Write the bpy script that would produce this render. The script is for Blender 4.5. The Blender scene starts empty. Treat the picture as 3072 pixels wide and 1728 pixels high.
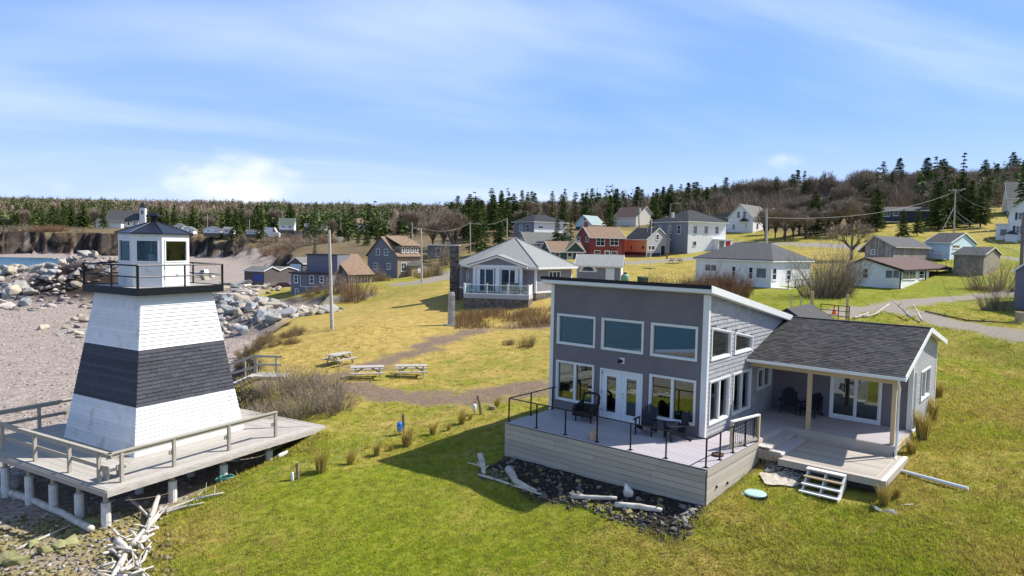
import bpy, math, random
import numpy as np
from mathutils import Vector, Matrix
random.seed(7); RNG = np.random.default_rng(11)
SC = bpy.context.scene
COL = SC.collection
rad = math.radians
# ------------------------------------------------------------------ camera
CZ = 8.6                      # metres above the lawn in front of the house
FPX = 2078.0                  # focal length in pixels of a 3072 px wide frame
PITCH, ROLL = rad(3.674), rad(1.109)
def cam_axes():
    cp, sp = math.cos(PITCH), math.sin(PITCH)
    r = np.array([1, 0, 0.]); d = np.array([0, -sp, -cp]); f = np.array([0, cp, -sp])
    c, s = math.cos(ROLL), math.sin(ROLL)
    return np.array([c * r - s * d, s * r + c * d, f])
CM = cam_axes()
CPOS = np.array([0, 0, CZ])
cam = bpy.data.cameras.new('camera'); cam_ob = bpy.data.objects.new('camera', cam); COL.objects.link(cam_ob)
cam.sensor_width = 36; cam.lens = 36 * FPX / 3072; cam.clip_start = .1; cam.clip_end = 20000
_r, _u, _b = CM[0], -CM[1], -CM[2]
cam_ob.matrix_world = Matrix([[_r[i], _u[i], _b[i], CPOS[i]] for i in range(3)] + [[0, 0, 0, 1]])
SC.camera = cam_ob
SC.render.resolution_x, SC.render.resolution_y = 1024, 576
SC.render.engine = 'CYCLES'; cy_ = SC.cycles; cy_.max_bounces = 6; cy_.diffuse_bounces = 3; cy_.glossy_bounces = 3; cy_.transmission_bounces = 4; cy_.transparent_max_bounces = 8; cy_.caustics_reflective = cy_.caustics_refractive = False; cy_.use_denoising = True; cy_.sample_clamp_indirect = 4
# ------------------------------------------------------------------ sky and sun
SUN_AZ, SUN_EL = rad(72.5), rad(47.5)
W = bpy.data.worlds.new('World'); SC.world = W; W.use_nodes = True
nt = W.node_tree; nt.nodes.clear()
def N(t, **k):
    n = nt.nodes.new(t)
    for a, b in k.items():
        if a.startswith('i_'): n.inputs[a[2:].replace('_', ' ')].default_value = b
        else: setattr(n, a, b)
    return n
LK = lambda a, b: nt.links.new(a, b)
def mth(op, a, b=None, c=None):
    n = N('ShaderNodeMath', operation=op)
    for i, v in enumerate((a, b, c)):
        if v is None: continue
        if isinstance(v, (int, float)): n.inputs[i].default_value = v
        else: LK(v, n.inputs[i])
    return n.outputs[0]
def mrange(v, a, b, c=0., d=1., smooth=True):
    n = N('ShaderNodeMapRange'); n.interpolation_type = 'SMOOTHSTEP' if smooth else 'LINEAR'
    LK(v, n.inputs[0])
    for i, x in zip((1, 2, 3, 4), (a, b, c, d)): n.inputs[i].default_value = x
    return n.outputs[0]
out = N('ShaderNodeOutputWorld'); bg = N('ShaderNodeBackground')
sky = N('ShaderNodeTexSky'); sky.sky_type = 'NISHITA'; sky.sun_disc = False
sky.sun_elevation = SUN_EL; sky.sun_rotation = SUN_AZ; sky.air_density = 1.0; sky.dust_density = .4; sky.ozone_density = 2.2
SKY_STRENGTH = .061
bg.inputs[1].default_value = SKY_STRENGTH
tc = N('ShaderNodeTexCoord'); sp = N('ShaderNodeSeparateXYZ'); LK(tc.outputs['Generated'], sp.inputs[0])
X, Y, Z = sp.outputs
zc = mth('MAXIMUM', Z, .015)
# high thin cirrus on a flat layer
cu = mth('DIVIDE', X, mth('ADD', zc, .12)); cv = mth('DIVIDE', Y, mth('ADD', zc, .12))
cb = N('ShaderNodeCombineXYZ'); LK(mth('ADD', mth('MULTIPLY', cu, .36), mth('MULTIPLY', cv, .12)), cb.inputs[0]); LK(mth('ADD', mth('MULTIPLY', cu, -.30), mth('MULTIPLY', cv, .85)), cb.inputs[1])
n1 = N('ShaderNodeTexNoise'); n1.inputs['Scale'].default_value = .62; n1.inputs['Detail'].default_value = 5; n1.inputs['Roughness'].default_value = .52; n1.inputs['Distortion'].default_value = .35
LK(cb.outputs[0], n1.inputs['Vector'])
cir = mth('MULTIPLY', mrange(n1.outputs[0], .43, .72), .74)
# low cumulus near the horizon
az = mth('ARCTAN2', X, Y)
cb2 = N('ShaderNodeCombineXYZ'); LK(mth('MULTIPLY', az, 9.0), cb2.inputs[0]); LK(mth('MULTIPLY', Z, 17.0), cb2.inputs[1]); cb2.inputs[2].default_value = 3.4
n2 = N('ShaderNodeTexNoise'); n2.inputs['Scale'].default_value = 1.3; n2.inputs['Detail'].default_value = 6; n2.inputs['Roughness'].default_value = .55
LK(cb2.outputs[0], n2.inputs['Vector'])
def blob(a0, e0, wa, we):      # where cloud banks gather: azimuth, height, spread
    q = mth('ADD', mth('POWER', mth('ABSOLUTE', mth('DIVIDE', mth('SUBTRACT', az, a0), wa)), 2.), mth('POWER', mth('ABSOLUTE', mth('DIVIDE', mth('SUBTRACT', Z, e0), we)), 2.))
    return mrange(q, 1., 0.)
bl = blob(-.375, .078, .135, .062)
for q in ((-.60, .062, .10, .040), (-.53, .060, .06, .03), (-.72, .06, .07, .035), (.33, .085, .13, .055), (.37, .112, .06, .03), (1.2, .09, .5, .07), (2.4, .1, .6, .08), (-1.6, .09, .5, .07), (-2.6, .1, .5, .07)): bl = mth('MAXIMUM', bl, mth('MULTIPLY', blob(*q), .50))
lowc = mth('MULTIPLY', mrange(mth('ADD', mth('MULTIPLY', n2.outputs[0], 1.5), mth('MULTIPLY', bl, .80)), 1.08, 1.85), mth('MULTIPLY', mrange(bl, .0, .5), .92))
haze = mrange(Z, .75, .05, .12, .72); hor = mrange(Z, .21, .0, 0., .62)
def mixc(a, col, f):
    m = N('ShaderNodeMix', data_type='RGBA'); LK(f, m.inputs['Factor'])
    if isinstance(a, tuple): m.inputs['A'].default_value = a
    else: LK(a, m.inputs['A'])
    m.inputs['B'].default_value = col
    return m.outputs['Result']
hsv = N('ShaderNodeHueSaturation'); hsv.inputs['Saturation'].default_value = 1.22; hsv.inputs['Value'].default_value = 1.12; LK(sky.outputs[0], hsv.inputs['Color'])
c = mixc(hsv.outputs[0], (3.0, 5.6, 12.0, 1), haze)
c = mixc(c, (8.0, 9.2, 12.0, 1), hor)
c = mixc(c, (8.4, 9.6, 11.4, 1), cir)
c = mixc(c, (11.0, 11.3, 12.2, 1), lowc)
LK(c, bg.inputs[0]); LK(bg.outputs[0], out.inputs[0])
sun = bpy.data.lights.new('sun', 'SUN'); sun.energy = 4.3; sun.angle = rad(.53); sun.color = (1, .945, .86)
sun_ob = bpy.data.objects.new('sun', sun); COL.objects.link(sun_ob)
SDIR = Vector((math.sin(SUN_AZ) * math.cos(SUN_EL), math.cos(SUN_AZ) * math.cos(SUN_EL), math.sin(SUN_EL)))
sun_ob.rotation_euler = SDIR.to_track_quat('Z', 'Y').to_euler(); sun_ob.location = (60, 20, 80)
vs = SC.view_settings; vs.view_transform = 'Standard'; vs.look = 'None'; vs.exposure = .78; vs.gamma = 1; vs.use_curve_mapping = False
# ------------------------------------------------------------------ survey helpers: photo pixel + known distance -> place
def proj(P):
    q = CM @ (np.asarray(P, float) - CPOS); return 1536 + FPX * q[0] / q[2], 864 + FPX * q[1] / q[2]
def ray(px, py): return CM.T @ np.array([(px - 1536) / FPX, (py - 864) / FPX, 1.])
def at_z(px, py, z): d = ray(px, py); return CPOS + d * ((z - CZ) / d[2])
def at_y(px, py, y): d = ray(px, py); return CPOS + d * (y / d[1])
# names of enlarged views of the photograph: (x0, y0, scale)
VIEWS = dict(A=(0, 550, 2.516), B=(1024, 550, 2.516), C=(2048, 430, 2.516), D=(0, 1126, 2.407), E=(1024, 1126, 2.407), F=(2048, 1126, 2.407),
             q1=(2160, 1200, 4.262), q2=(940, 1000, 4.262), q3=(1360, 650, 4.262), q4=(820, 640, 4.262), q5=(0, 560, 4.262), q6=(600, 560, 4.262), q7=(2500, 560, 4.472), q8=(1900, 560, 4.262), d=(0, 0, 1 / 1.19255), p=(0, 0, 1))
def V(k, u, v): x, y, s = VIEWS[k]; return x + u / s, y + v / s

# ------------------------------------------------------------------ mesh helpers
class MB:
    def __init__(s): s.v = []; s.f = []
    def add(s, vs, fs):
        o = len(s.v); s.v += [tuple(p) for p in vs]; s.f += [tuple(i + o for i in f) for f in fs]; return s
    def hex8(s, b, t):     # bottom 4 (ccw from above), top 4
        return s.add(list(b) + list(t), [(3, 2, 1, 0), (4, 5, 6, 7), (0, 1, 5, 4), (1, 2, 6, 5), (2, 3, 7, 6), (3, 0, 4, 7)])
    def box(s, x0, x1, y0, y1, z0, z1):
        return s.hex8([(x0, y0, z0), (x1, y0, z0), (x1, y1, z0), (x0, y1, z0)], [(x0, y0, z1), (x1, y0, z1), (x1, y1, z1), (x0, y1, z1)])
    def tube(s, p, r, n=8, cap=True):   # p list of points, r radius or list
        p = [Vector(q) for q in p]; k = len(p)
        if not isinstance(r, (list, tuple)): r = [r] * k
        o = len(s.v); ref = Vector((0, 0, 1))
        for i in range(k):
            t = (p[min(i + 1, k - 1)] - p[max(i - 1, 0)]).normalized()
            a = t.cross(ref)
            if a.length < .05: a = t.cross(Vector((1, 0, 0)))
            a.normalize(); b = t.cross(a)
            for j in range(n):
                w = 2 * math.pi * j / n; q = p[i] + (a * math.cos(w) + b * math.sin(w)) * r[i]; s.v.append(tuple(q))
        for i in range(k - 1):
            for j in range(n):
                s.f.append((o + i * n + j, o + i * n + (j + 1) % n, o + (i + 1) * n + (j + 1) % n, o + (i + 1) * n + j))
        if cap: s.f.append(tuple(o + j for j in range(n))[::-1]); s.f.append(tuple(o + (k - 1) * n + j for j in range(n)))
        return s
    def bar(s, a, b, w, h):             # square bar between two points, w sideways, h in the other direction
        a, b = Vector(a), Vector(b); t = (b - a).normalized(); x = t.cross(Vector((0, 0, 1)))
        if x.length < .02: x = Vector((1, 0, 0))
        x.normalize(); y = x.cross(t)
        c4 = lambda q: [q - x * w / 2 - y * h / 2, q + x * w / 2 - y * h / 2, q + x * w / 2 + y * h / 2, q - x * w / 2 + y * h / 2]
        return s.hex8(c4(a), c4(b))
    def poly(s, pts, ext):              # planar polygon extruded by a vector
        n = len(pts); e = Vector(ext); o = [Vector(q) for q in pts]
        return s.add(o + [q + e for q in o], [tuple(range(n))[::-1], tuple(range(n, 2 * n))] + [(i, (i + 1) % n, n + (i + 1) % n, n + i) for i in range(n)])
    def build(s, name, m, parent=None, smooth=False, **tags):
        me = bpy.data.meshes.new(name); me.from_pydata(s.v, [], s.f); me.update()
        me.materials.append(MT(m))
        import bmesh
        bm = bmesh.new(); bm.from_mesh(me); bmesh.ops.recalc_face_normals(bm, faces=bm.faces); bm.to_mesh(me); bm.free()
        if smooth:
            for p in me.polygons: p.use_smooth = True
        o = bpy.data.objects.new(name, me); COL.objects.link(o)
        if parent is not None: o.parent = parent
        tag(o, **tags)
        return o
def tag(o, label=None, cat=None, group=None, kind=None):
    if label: o['label'] = label
    if cat: o['category'] = cat
    if group: o['group'] = group
    if kind: o['kind'] = kind
    return o
def thing(name, label, cat, loc=(0, 0, 0), rz=0., group=None):
    o = bpy.data.objects.new(name, None); COL.objects.link(o); o.empty_display_size = .2
    o.location = tuple(float(x) for x in loc); o.rotation_euler = (0, 0, rz)
    return tag(o, label, cat, group)
def mesh_np(name, verts, faces, m, parent=None, smooth=False, cols=None, **tags):
    me = bpy.data.meshes.new(name); verts = np.asarray(verts, np.float32); faces = np.asarray(faces, np.int32)
    k = faces.shape[1]
    me.vertices.add(len(verts)); me.vertices.foreach_set('co', verts.ravel())
    me.loops.add(faces.size); me.loops.foreach_set('vertex_index', faces.ravel())
    me.polygons.add(len(faces)); me.polygons.foreach_set('loop_start', np.arange(0, faces.size, k, dtype=np.int32))
    if smooth: me.polygons.foreach_set('use_smooth', np.ones(len(faces), bool))
    for cn, arr in (cols or {}).items():
        arr = np.asarray(arr, np.float32)
        if arr.ndim == 1:
            a = me.attributes.new(cn, 'FLOAT', 'POINT'); a.data.foreach_set('value', arr)
        else:
            a = me.attributes.new(cn, 'FLOAT_COLOR', 'POINT'); a.data.foreach_set('color', np.c_[arr, np.ones(len(arr), np.float32)].ravel())
    me.update(calc_edges=True); me.validate()
    if m: me.materials.append(MT(m))
    o = bpy.data.objects.new(name, me); COL.objects.link(o)
    if parent is not None: o.parent = parent
    tag(o, **tags)
    return o
_UNIT = {}
def plank(name, m, parent, c, size, rot=None, **tags):
    """one board: shared unit cube scaled to size, centre c, optional euler"""
    if m not in _UNIT:
        b = MB().box(-.5, .5, -.5, .5, -.5, .5); me = bpy.data.meshes.new('board_' + m); me.from_pydata(b.v, [], b.f); me.update(); me.materials.append(MT(m)); _UNIT[m] = me
    o = bpy.data.objects.new(name, _UNIT[m]); COL.objects.link(o); o.parent = parent
    o.location = tuple(c); o.scale = tuple(size)
    if rot is not None: o.rotation_euler = rot
    tag(o, **tags)
    return o
def copy_tree(o, parent=None):
    c = o.copy(); COL.objects.link(c); c.parent = parent
    for ch in o.children: copy_tree(ch, c)
    return c

# ------------------------------------------------------------------ materials
_M = {}
def MT(m): return _M[m] if isinstance(m, str) else m
def mat(name, col, rough=.8, var=.16, scale=4., bump=0., bscale=30., spec=.25, rnd=0., col2=None, metal=0., grain=None, lines=None, attr=None, stain=None, sub=0.):
    """procedural surface: colour noise in world space, piece-to-piece variation, grain, courses and relief"""
    m = bpy.data.materials.new(name); m.use_nodes = True; T = m.node_tree; b = T.nodes['Principled BSDF']
    b.inputs['Roughness'].default_value = rough; b.inputs['Metallic'].default_value = metal; b.inputs['Specular IOR Level'].default_value = spec
    new = T.nodes.new; L = T.links.new
    geo = new('ShaderNodeNewGeometry'); pos = geo.outputs['Position']
    no = new('ShaderNodeTexNoise'); no.inputs['Scale'].default_value = scale; no.inputs['Detail'].default_value = 5; no.inputs['Roughness'].default_value = .6
    if grain:
        to = new('ShaderNodeTexCoord'); mp = new('ShaderNodeMapping'); mp.inputs['Scale'].default_value = grain
        ad = new('ShaderNodeVectorMath'); ad.operation = 'ADD'; oi0 = new('ShaderNodeObjectInfo')
        cx = new('ShaderNodeMath'); cx.operation = 'MULTIPLY'; cx.inputs[1].default_value = 57.; L(oi0.outputs['Random'], cx.inputs[0])
        L(to.outputs['Object'], mp.inputs['Vector']); L(mp.outputs[0], ad.inputs[0]); L(cx.outputs[0], ad.inputs[1]); L(ad.outputs[0], no.inputs['Vector'])
    else: L(pos, no.inputs['Vector'])
    c2 = col2 or tuple(min(1, x * (1 + var)) for x in col); c1 = col if col2 else tuple(x * (1 - var) for x in col)
    rp = new('ShaderNodeValToRGB'); rp.color_ramp.elements[0].position = .32; rp.color_ramp.elements[1].position = .68
    rp.color_ramp.elements[0].color = (*c1, 1); rp.color_ramp.elements[1].color = (*c2, 1); L(no.outputs[0], rp.inputs[0])
    cc = rp.outputs[0]
    if attr:
        at = new('ShaderNodeAttribute'); at.attribute_name = attr
        mx = new('ShaderNodeMix'); mx.data_type = 'RGBA'; mx.blend_type = 'MULTIPLY'; mx.inputs['Factor'].default_value = 1
        L(cc, mx.inputs['A']); L(at.outputs['Color'], mx.inputs['B']); cc = mx.outputs['Result']
    if stain:
        n3 = new('ShaderNodeTexNoise'); n3.inputs['Scale'].default_value = stain[1]; n3.inputs['Detail'].default_value = 6; L(pos, n3.inputs['Vector'])
        r3 = new('ShaderNodeValToRGB'); r3.color_ramp.elements[0].position = stain[2]; r3.color_ramp.elements[1].position = stain[2] + .14; L(n3.outputs[0], r3.inputs[0])
        mx = new('ShaderNodeMix'); mx.data_type = 'RGBA'; L(r3.outputs[0], mx.inputs['Factor']); L(cc, mx.inputs['A']); mx.inputs['B'].default_value = (*stain[0], 1); cc = mx.outputs['Result']
    if rnd:
        oi = new('ShaderNodeObjectInfo'); mr = new('ShaderNodeMapRange'); mr.inputs[3].default_value = 1 - rnd; mr.inputs[4].default_value = 1 + rnd; L(oi.outputs['Random'], mr.inputs[0])
        hs = new('ShaderNodeHueSaturation'); L(mr.outputs[0], hs.inputs['Value']); L(cc, hs.inputs['Color']); cc = hs.outputs[0]
    hgt = None
    if lines:      # horizontal courses every `lines[0]` metres, lip of lines[1]
        sx = new('ShaderNodeSeparateXYZ'); L(pos, sx.inputs[0]); dv = new('ShaderNodeMath'); dv.operation = 'DIVIDE'; dv.inputs[1].default_value = lines[0]; L(sx.outputs[2], dv.inputs[0])
        fr = new('ShaderNodeMath'); fr.operation = 'FRACT'; L(dv.outputs[0], fr.inputs[0])
        hgt = new('ShaderNodeMath'); hgt.operation = 'MULTIPLY'; hgt.inputs[1].default_value = -1; L(fr.outputs[0], hgt.inputs[0])
        bp = new('ShaderNodeBump'); bp.inputs['Distance'].default_value = lines[1]; bp.inputs['Strength'].default_value = 1; L(hgt.outputs[0], bp.inputs['Height']); L(bp.outputs[0], b.inputs['Normal'])
    if bump:
        nb = new('ShaderNodeTexNoise'); nb.inputs['Scale'].default_value = bscale; nb.inputs['Detail'].default_value = 6; L(pos, nb.inputs['Vector'])
        b2 = new('ShaderNodeBump'); b2.inputs['Distance'].default_value = bump; b2.inputs['Strength'].default_value = 1; L(nb.outputs[0], b2.inputs['Height'])
        if hgt: L(bp.outputs[0], b2.inputs['Normal'])
        L(b2.outputs[0], b.inputs['Normal'])
    L(cc, b.inputs['Base Color'])
    if sub:
        b.inputs['Transmission Weight'].default_value = 0
        tr = new('ShaderNodeBsdfTranslucent'); L(cc, tr.inputs['Color']); ms = new('ShaderNodeMixShader'); ms.inputs[0].default_value = sub
        o = T.nodes['Material Output']; L(b.outputs[0], ms.inputs[1]); L(tr.outputs[0], ms.inputs[2]); L(ms.outputs[0], o.inputs[0])
    _M[name] = m
    return m
def glass(name, tint=(.75, .85, .85), refl=.22):
    """thin window pane: sees through to the room, mirrors the outdoors like double glazing"""
    m = bpy.data.materials.new(name); m.use_nodes = True; T = m.node_tree; T.nodes.clear(); new = T.nodes.new; L = T.links.new
    o = new('ShaderNodeOutputMaterial'); tr = new('ShaderNodeBsdfTransparent'); tr.inputs[0].default_value = (*tint, 1)
    gl = new('ShaderNodeBsdfGlossy'); gl.inputs['Roughness'].default_value = .01; gl.inputs['Color'].default_value = (.9, .96, .95, 1)
    lw = new('ShaderNodeFresnel'); lw.inputs[0].default_value = 1.5; ad = new('ShaderNodeMath'); ad.operation = 'MULTIPLY_ADD'; ad.inputs[1].default_value = 1.6; ad.inputs[2].default_value = refl; L(lw.outputs[0], ad.inputs[0])
    cl = new('ShaderNodeClamp'); L(ad.outputs[0], cl.inputs[0])
    mx = new('ShaderNodeMixShader'); L(cl.outputs[0], mx.inputs[0]); L(tr.outputs[0], mx.inputs[1]); L(gl.outputs[0], mx.inputs[2]); L(mx.outputs[0], o.inputs[0])
    _M[name] = m
glass('house_glass', (.42, .54, .54), .08)
glass('lantern_glass', (.80, .86, .87), .0)
mat('far_glass', (.016, .024, .038), .04, .4, .7, spec=.9)
mat('curtain_glass', (.10, .13, .17), .1, .5, 3, spec=.8)
# foreground
mat('white_paint', (.70, .71, .71), .5, .05, 3, .0015, 60, rnd=.05, stain=((.52, .51, .47), 1.6, .58))
mat('white_trim', (.72, .73, .73), .4, .03, 2)
mat('navy_band', (.050, .051, .066), .62, .22, 9, .003, 70, rnd=.22)
mat('black_paint', (.010, .011, .014), .42, .25, 8)
mat('navy_roof', (.017, .017, .027), .35, .2, 2, spec=.4)
mat('deck_grey', (.30, .275, .24), .8, .22, 3, .002, 60, rnd=.12, grain=(1.2, 26, 8), col2=(.49, .46, .42), stain=((.25, .24, .16), .7, .68))
mat('old_rail', (.30, .275, .22), .8, .2, 3, .002, 70, rnd=.1, grain=(1.5, 20, 20), col2=(.44, .41, .34))
mat('concrete_white', (.62, .62, .60), .7, .12, 6, .003, 40, stain=((.42, .40, .36), 3, .6))
mat('siding_grey', (.168, .154, .172), .62, .09, 1.1, .0012, 120, lines=(.18, .004), stain=((.140, .129, .146), .5, .6))
mat('shake_grey', (.335, .335, .345), .66, .10, 6, .002, 80, rnd=.09)
mat('roof_black', (.012, .013, .018), .5, .2, 3)
mat('asphalt_shingle', (.034, .034, .037), .85, .35, 14, .004, 120, col2=(.088, .085, .085))
mat('house_deck', (.33, .305, .33), .72, .12, 3, .0015, 60, rnd=.06, grain=(1, 22, 8), col2=(.46, .43, .44))
mat('skirt_wood', (.36, .315, .265), .78, .15, 3, .002, 60, rnd=.1, grain=(1.2, 14, 14), col2=(.52, .47, .40))
mat('new_wood', (.46, .35, .21), .75, .15, 3, .002, 60, rnd=.08, grain=(14, 14, 1.2), col2=(.56, .44, .27))
mat('tread_white', (.74, .72, .68), .6, .06, 4, rnd=.04)
mat('dark_wicker', (.022, .018, .017), .6, .4, 40, .006, 120)
mat('dark_chair', (.020, .021, .030), .5, .2, 5)
mat('door_white', (.72, .75, .77), .35, .02, 2)
mat('metal_grey', (.35, .36, .37), .35, .05, 5, metal=.8)
mat('interior_wall', (.50, .54, .50), .9, .05, 2)
mat('view_block_grey', (.25, .27, .27), .8, .05, 2)
mat('interior_floor', (.20, .15, .11), .5, .2, 3)
mat('stump_wood', (.40, .32, .22), .85, .2, 10, .005, 40)
mat('buoy_blue', (.012, .17, .62), .45, .1, 5)
mat('buoy_white', (.74, .75, .76), .5, .08, 5)
mat('rope', (.30, .26, .17), .9, .15, 30)
mat('post_wood', (.22, .17, .11), .85, .25, 8, .004, 50)
mat('driftwood', (.40, .365, .31), .85, .2, 4, .006, 25, rnd=.12, col2=(.62, .58, .52))
mat('bark_brown', (.13, .10, .075), .9, .3, 8, .01, 20)
mat('stone_dark', (.062, .060, .054), .85, .35, 5, .02, 9, rnd=.3)
mat('stone_mid', (.24, .22, .19), .85, .25, 3, .02, 9, rnd=.25)
mat('lid_teal', (.36, .56, .50), .5, .06, 6)
mat('pvc', (.78, .79, .80), .35, .03, 4)
mat('slate_pile', (.40, .38, .36), .8, .3, 12, rnd=.2)
mat('fabric', (.46, .41, .34), .9, .15, 10)
mat('net_teal', (.10, .34, .30), .8, .3, 20)
# ------------------------------------------------------------------ house frame (surveyed from the facade's vanishing lines)
HYAW = rad(39.97)
HO = np.array([7.3212, 25.6258, CZ - 7.1892])          # front right corner of the facade at deck level
HX = np.array([math.cos(HYAW), -math.sin(HYAW), 0]); HY = np.array([math.sin(HYAW), math.cos(HYAW), 0])
def hw(x, y, z=0.): return HO + HX * x + HY * y + np.array([0, 0, z])
# lighthouse platform frame
PN = np.array([-13.55, 22.88, 0.]); PX = np.array([.494, .8695, 0]); PY = np.array([-.8695, .494, 0])
def pw(x, y, z=0.): return PN + PX * x + PY * y + np.array([0, 0, z])
# ground anchors: where buildings meet the ground, (view, u, v, distance)
BASE = dict(
    octagon=('q3', 780, 1085, 73), garage=('q3', 2140, 860, 86), red=('q3', 1740, 522, 135), green=('q3', 1240, 556, 126), orange=('q8', 165, 905, 138),
    hip=('q8', 690, 855, 140), gable=('q8', 1525, 592, 176), long=('q8', 1755, 1300, 77), cottage=('q7', 897, 1372, 76), blue=('q7', 1555, 985, 104), shed=('q7', 2005, 1195, 84),
    mobile=('q7', 515, 500, 178), right=('q7', 2185, 745, 130), edge=('C', 2495, 1255, 58), brown=('q4', 1585, 830, 128), tan=('q4', 955, 915, 108), wing=('q4', 225, 1045, 108))
def base(k): b = BASE[k]; return at_y(*V(*b[:3]), b[3])
ctrl = [base(k) for k in BASE]
def cz(px, py, z): ctrl.append(at_z(px, py, z))
def cy(px, py, y): ctrl.append(at_y(px, py, y))
def cw(x, y, z): ctrl.append(np.array([x, y, z], float))
cz(1536, 1728, -.75); cz(900, 1700, -.95); cz(2300, 1728, -.45); cz(3000, 1720, .35); cz(1150, 1380, -.45); cz(1620, 1530, -.42); cz(900, 1420, -.42); cz(2000, 1600, -.25)
for x, y, z in ((-7, -3.4, .02), (-7.3, 3, .45), (-3, -3.5, .06), (1.6, -3.3, .20), (1.8, 0, .45), (2.4, .6, .55), (4.2, -.3, .28), (6.4, .6, .42), (6.3, 4.3, .80), (5.9, 8, 1.08), (5.8, 12.5, 1.28), (-7.4, 8.5, .8), (0, 10, 1.2), (8.5, 2, .55), (9, 7, 1.0)):
    P = hw(x, y); cw(P[0], P[1], z)
cz(2900, 1250, 1.2); cz(3060, 1350, .9); cy(2950, 1100, 44); cy(2700, 1020, 46)
for p in ((10.3, -.2, -.12), (10.6, 5.5, .02), (5, -.4, -.55), (2, -.3, -.95)):
    P = pw(*p[:2]); cw(P[0], P[1], p[2])
cy(1095, 1134, 42); cy(1262, 1126, 44); cy(1005, 1090, 47); cy(1354, 975, 63); cy(997, 990, 58); cy(1560, 1080, 47); cy(1300, 850, 92); cy(1265, 851, 104); cy(835, 1010, 60); cy(1100, 905, 92)
cy(1640, 985, 60); cy(2545, 931, 57); cy(2400, 905, 60); cy(2300, 900, 64); cy(2840, 950, 54); cy(3060, 1030, 46); cy(2990, 960, 52); cy(2950, 895, 66); cy(2130, 800, 105); cy(2350, 728, 150); cy(2620, 700, 150); cy(2520, 760, 112); cy(1900, 792, 112)
cy(2900, 800, 100)
# village back slope, woods and the long hills
for px, dz, y in ((1500, 14, 210), (1800, 15, 220), (2100, 20, 230), (2450, 22, 230), (2800, 27, 230), (3300, 30, 230), (2450, 34, 340), (2900, 42, 340), (3600, 45, 340), (2000, 24, 330), (1500, 17, 330), (1150, 10.5, 260), (950, 8.0, 300), (760, 8.6, 330),
                  (1050, 8, 190), (1200, 9, 215), (620, 10.6, 345), (318, 14, 460), (100, 13, 480), (-400, 14, 520), (-1500, 14, 560), (400, 25, 700), (1000, 26, 700), (1500, 32, 600), (2000, 42, 600), (2600, 55, 600), (3600, 60, 600),
                  (-600, 76, 1500), (300, 68, 1500), (1000, 66, 1500), (1800, 72, 1500), (2600, 76, 1500), (3800, 80, 1500), (-1200, 84, 3600), (1500, 86, 3600), (4000, 90, 3600), (700, 64, 1150), (1700, 66, 1050), (0, 62, 1150)):
    d = ray(px, 864); k = y / d[1]; cw(d[0] * k, y, dz)
for x, y, z in ((-60, -40, -4), (40, -60, -4), (0, -60, -4), (90, 0, 1.2), (160, 60, 6), (0, -20, -1.6), (30, 15, .6), (60, 30, 2.2), (80, 60, 4), (300, -60, -4), (1500, -70, -4), (-1500, -60, -5)): cw(x, y, z)
# eye-level sanity for the tree-lined horizon is set by these far anchors
CT = np.array(ctrl)
def _rbf_fit(P, z, eps):
    r = np.sqrt(((P[:, None] - P[None]) ** 2).sum(-1) + eps ** 2); n = len(P)
    A = np.zeros((n + 3, n + 3)); A[:n, :n] = r; A[:n, n] = 1; A[:n, n + 1:] = P; A[n, :n] = 1; A[n + 1:, :n] = P.T
    return np.linalg.solve(A, np.r_[z, 0, 0, 0])
def _rbf_eval(P, w, eps, x, y):
    x = np.asarray(x, float); o = w[-3] + w[-2] * x + w[-1] * y
    for (a, b), k in zip(P, w[:-3]): o = o + k * np.sqrt((x - a) ** 2 + (y - b) ** 2 + eps ** 2)
    return o
LWT = _rbf_fit(CT[:, :2], CT[:, 2], 2.0)
def land(x, y): return _rbf_eval(CT[:, :2], LWT, 2.0, x, y)
BC = np.array([(-59, 75, -3.05), (-71, 91, -3.05), (-82, 106, -3.05), (-98, 80, -4.2), (-48, 50, -2.9), (-90, 30, -4.5), (-40, 10, -3.2), (-140, 226, -3.05), (-168, 280, -3.05), (-226, 345, -3.05), (-287, 385, -3.0), (-210, 235, -4.6), (-300, 300, -4.6), (-150, 160, -4.2), (-600, 200, -7), (-330, 397, .4), (-235, 372, .5), (-155, 338, .6), (-95, 262, .5),
               (-30, 45, -2.1), (-14, 24, -1.45), (-17, 33, -1.65), (-10, 18, -1.35), (-13, 14, -1.8), (-22, 22, -2.0), (-20, 60, -1.7), (-24, 80, -1.5), (-52, 140, -.5), (-37, 121, -1), (-32, 100, -1.1), (-62, 165, -.3), (-60, 120, -1.9), (-75, 190, -.6), (-100, 210, -1.4), (-50, 100, -2.3), (-900, 420, -8), (-60, -30, -4), (-430, 415, .3), (-700, 440, .3)], float)
BWT = _rbf_fit(BC[:, :2], BC[:, 2], 4.0)
def beach(x, y): return _rbf_eval(BC[:, :2], BWT, 4.0, x, y)
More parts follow.
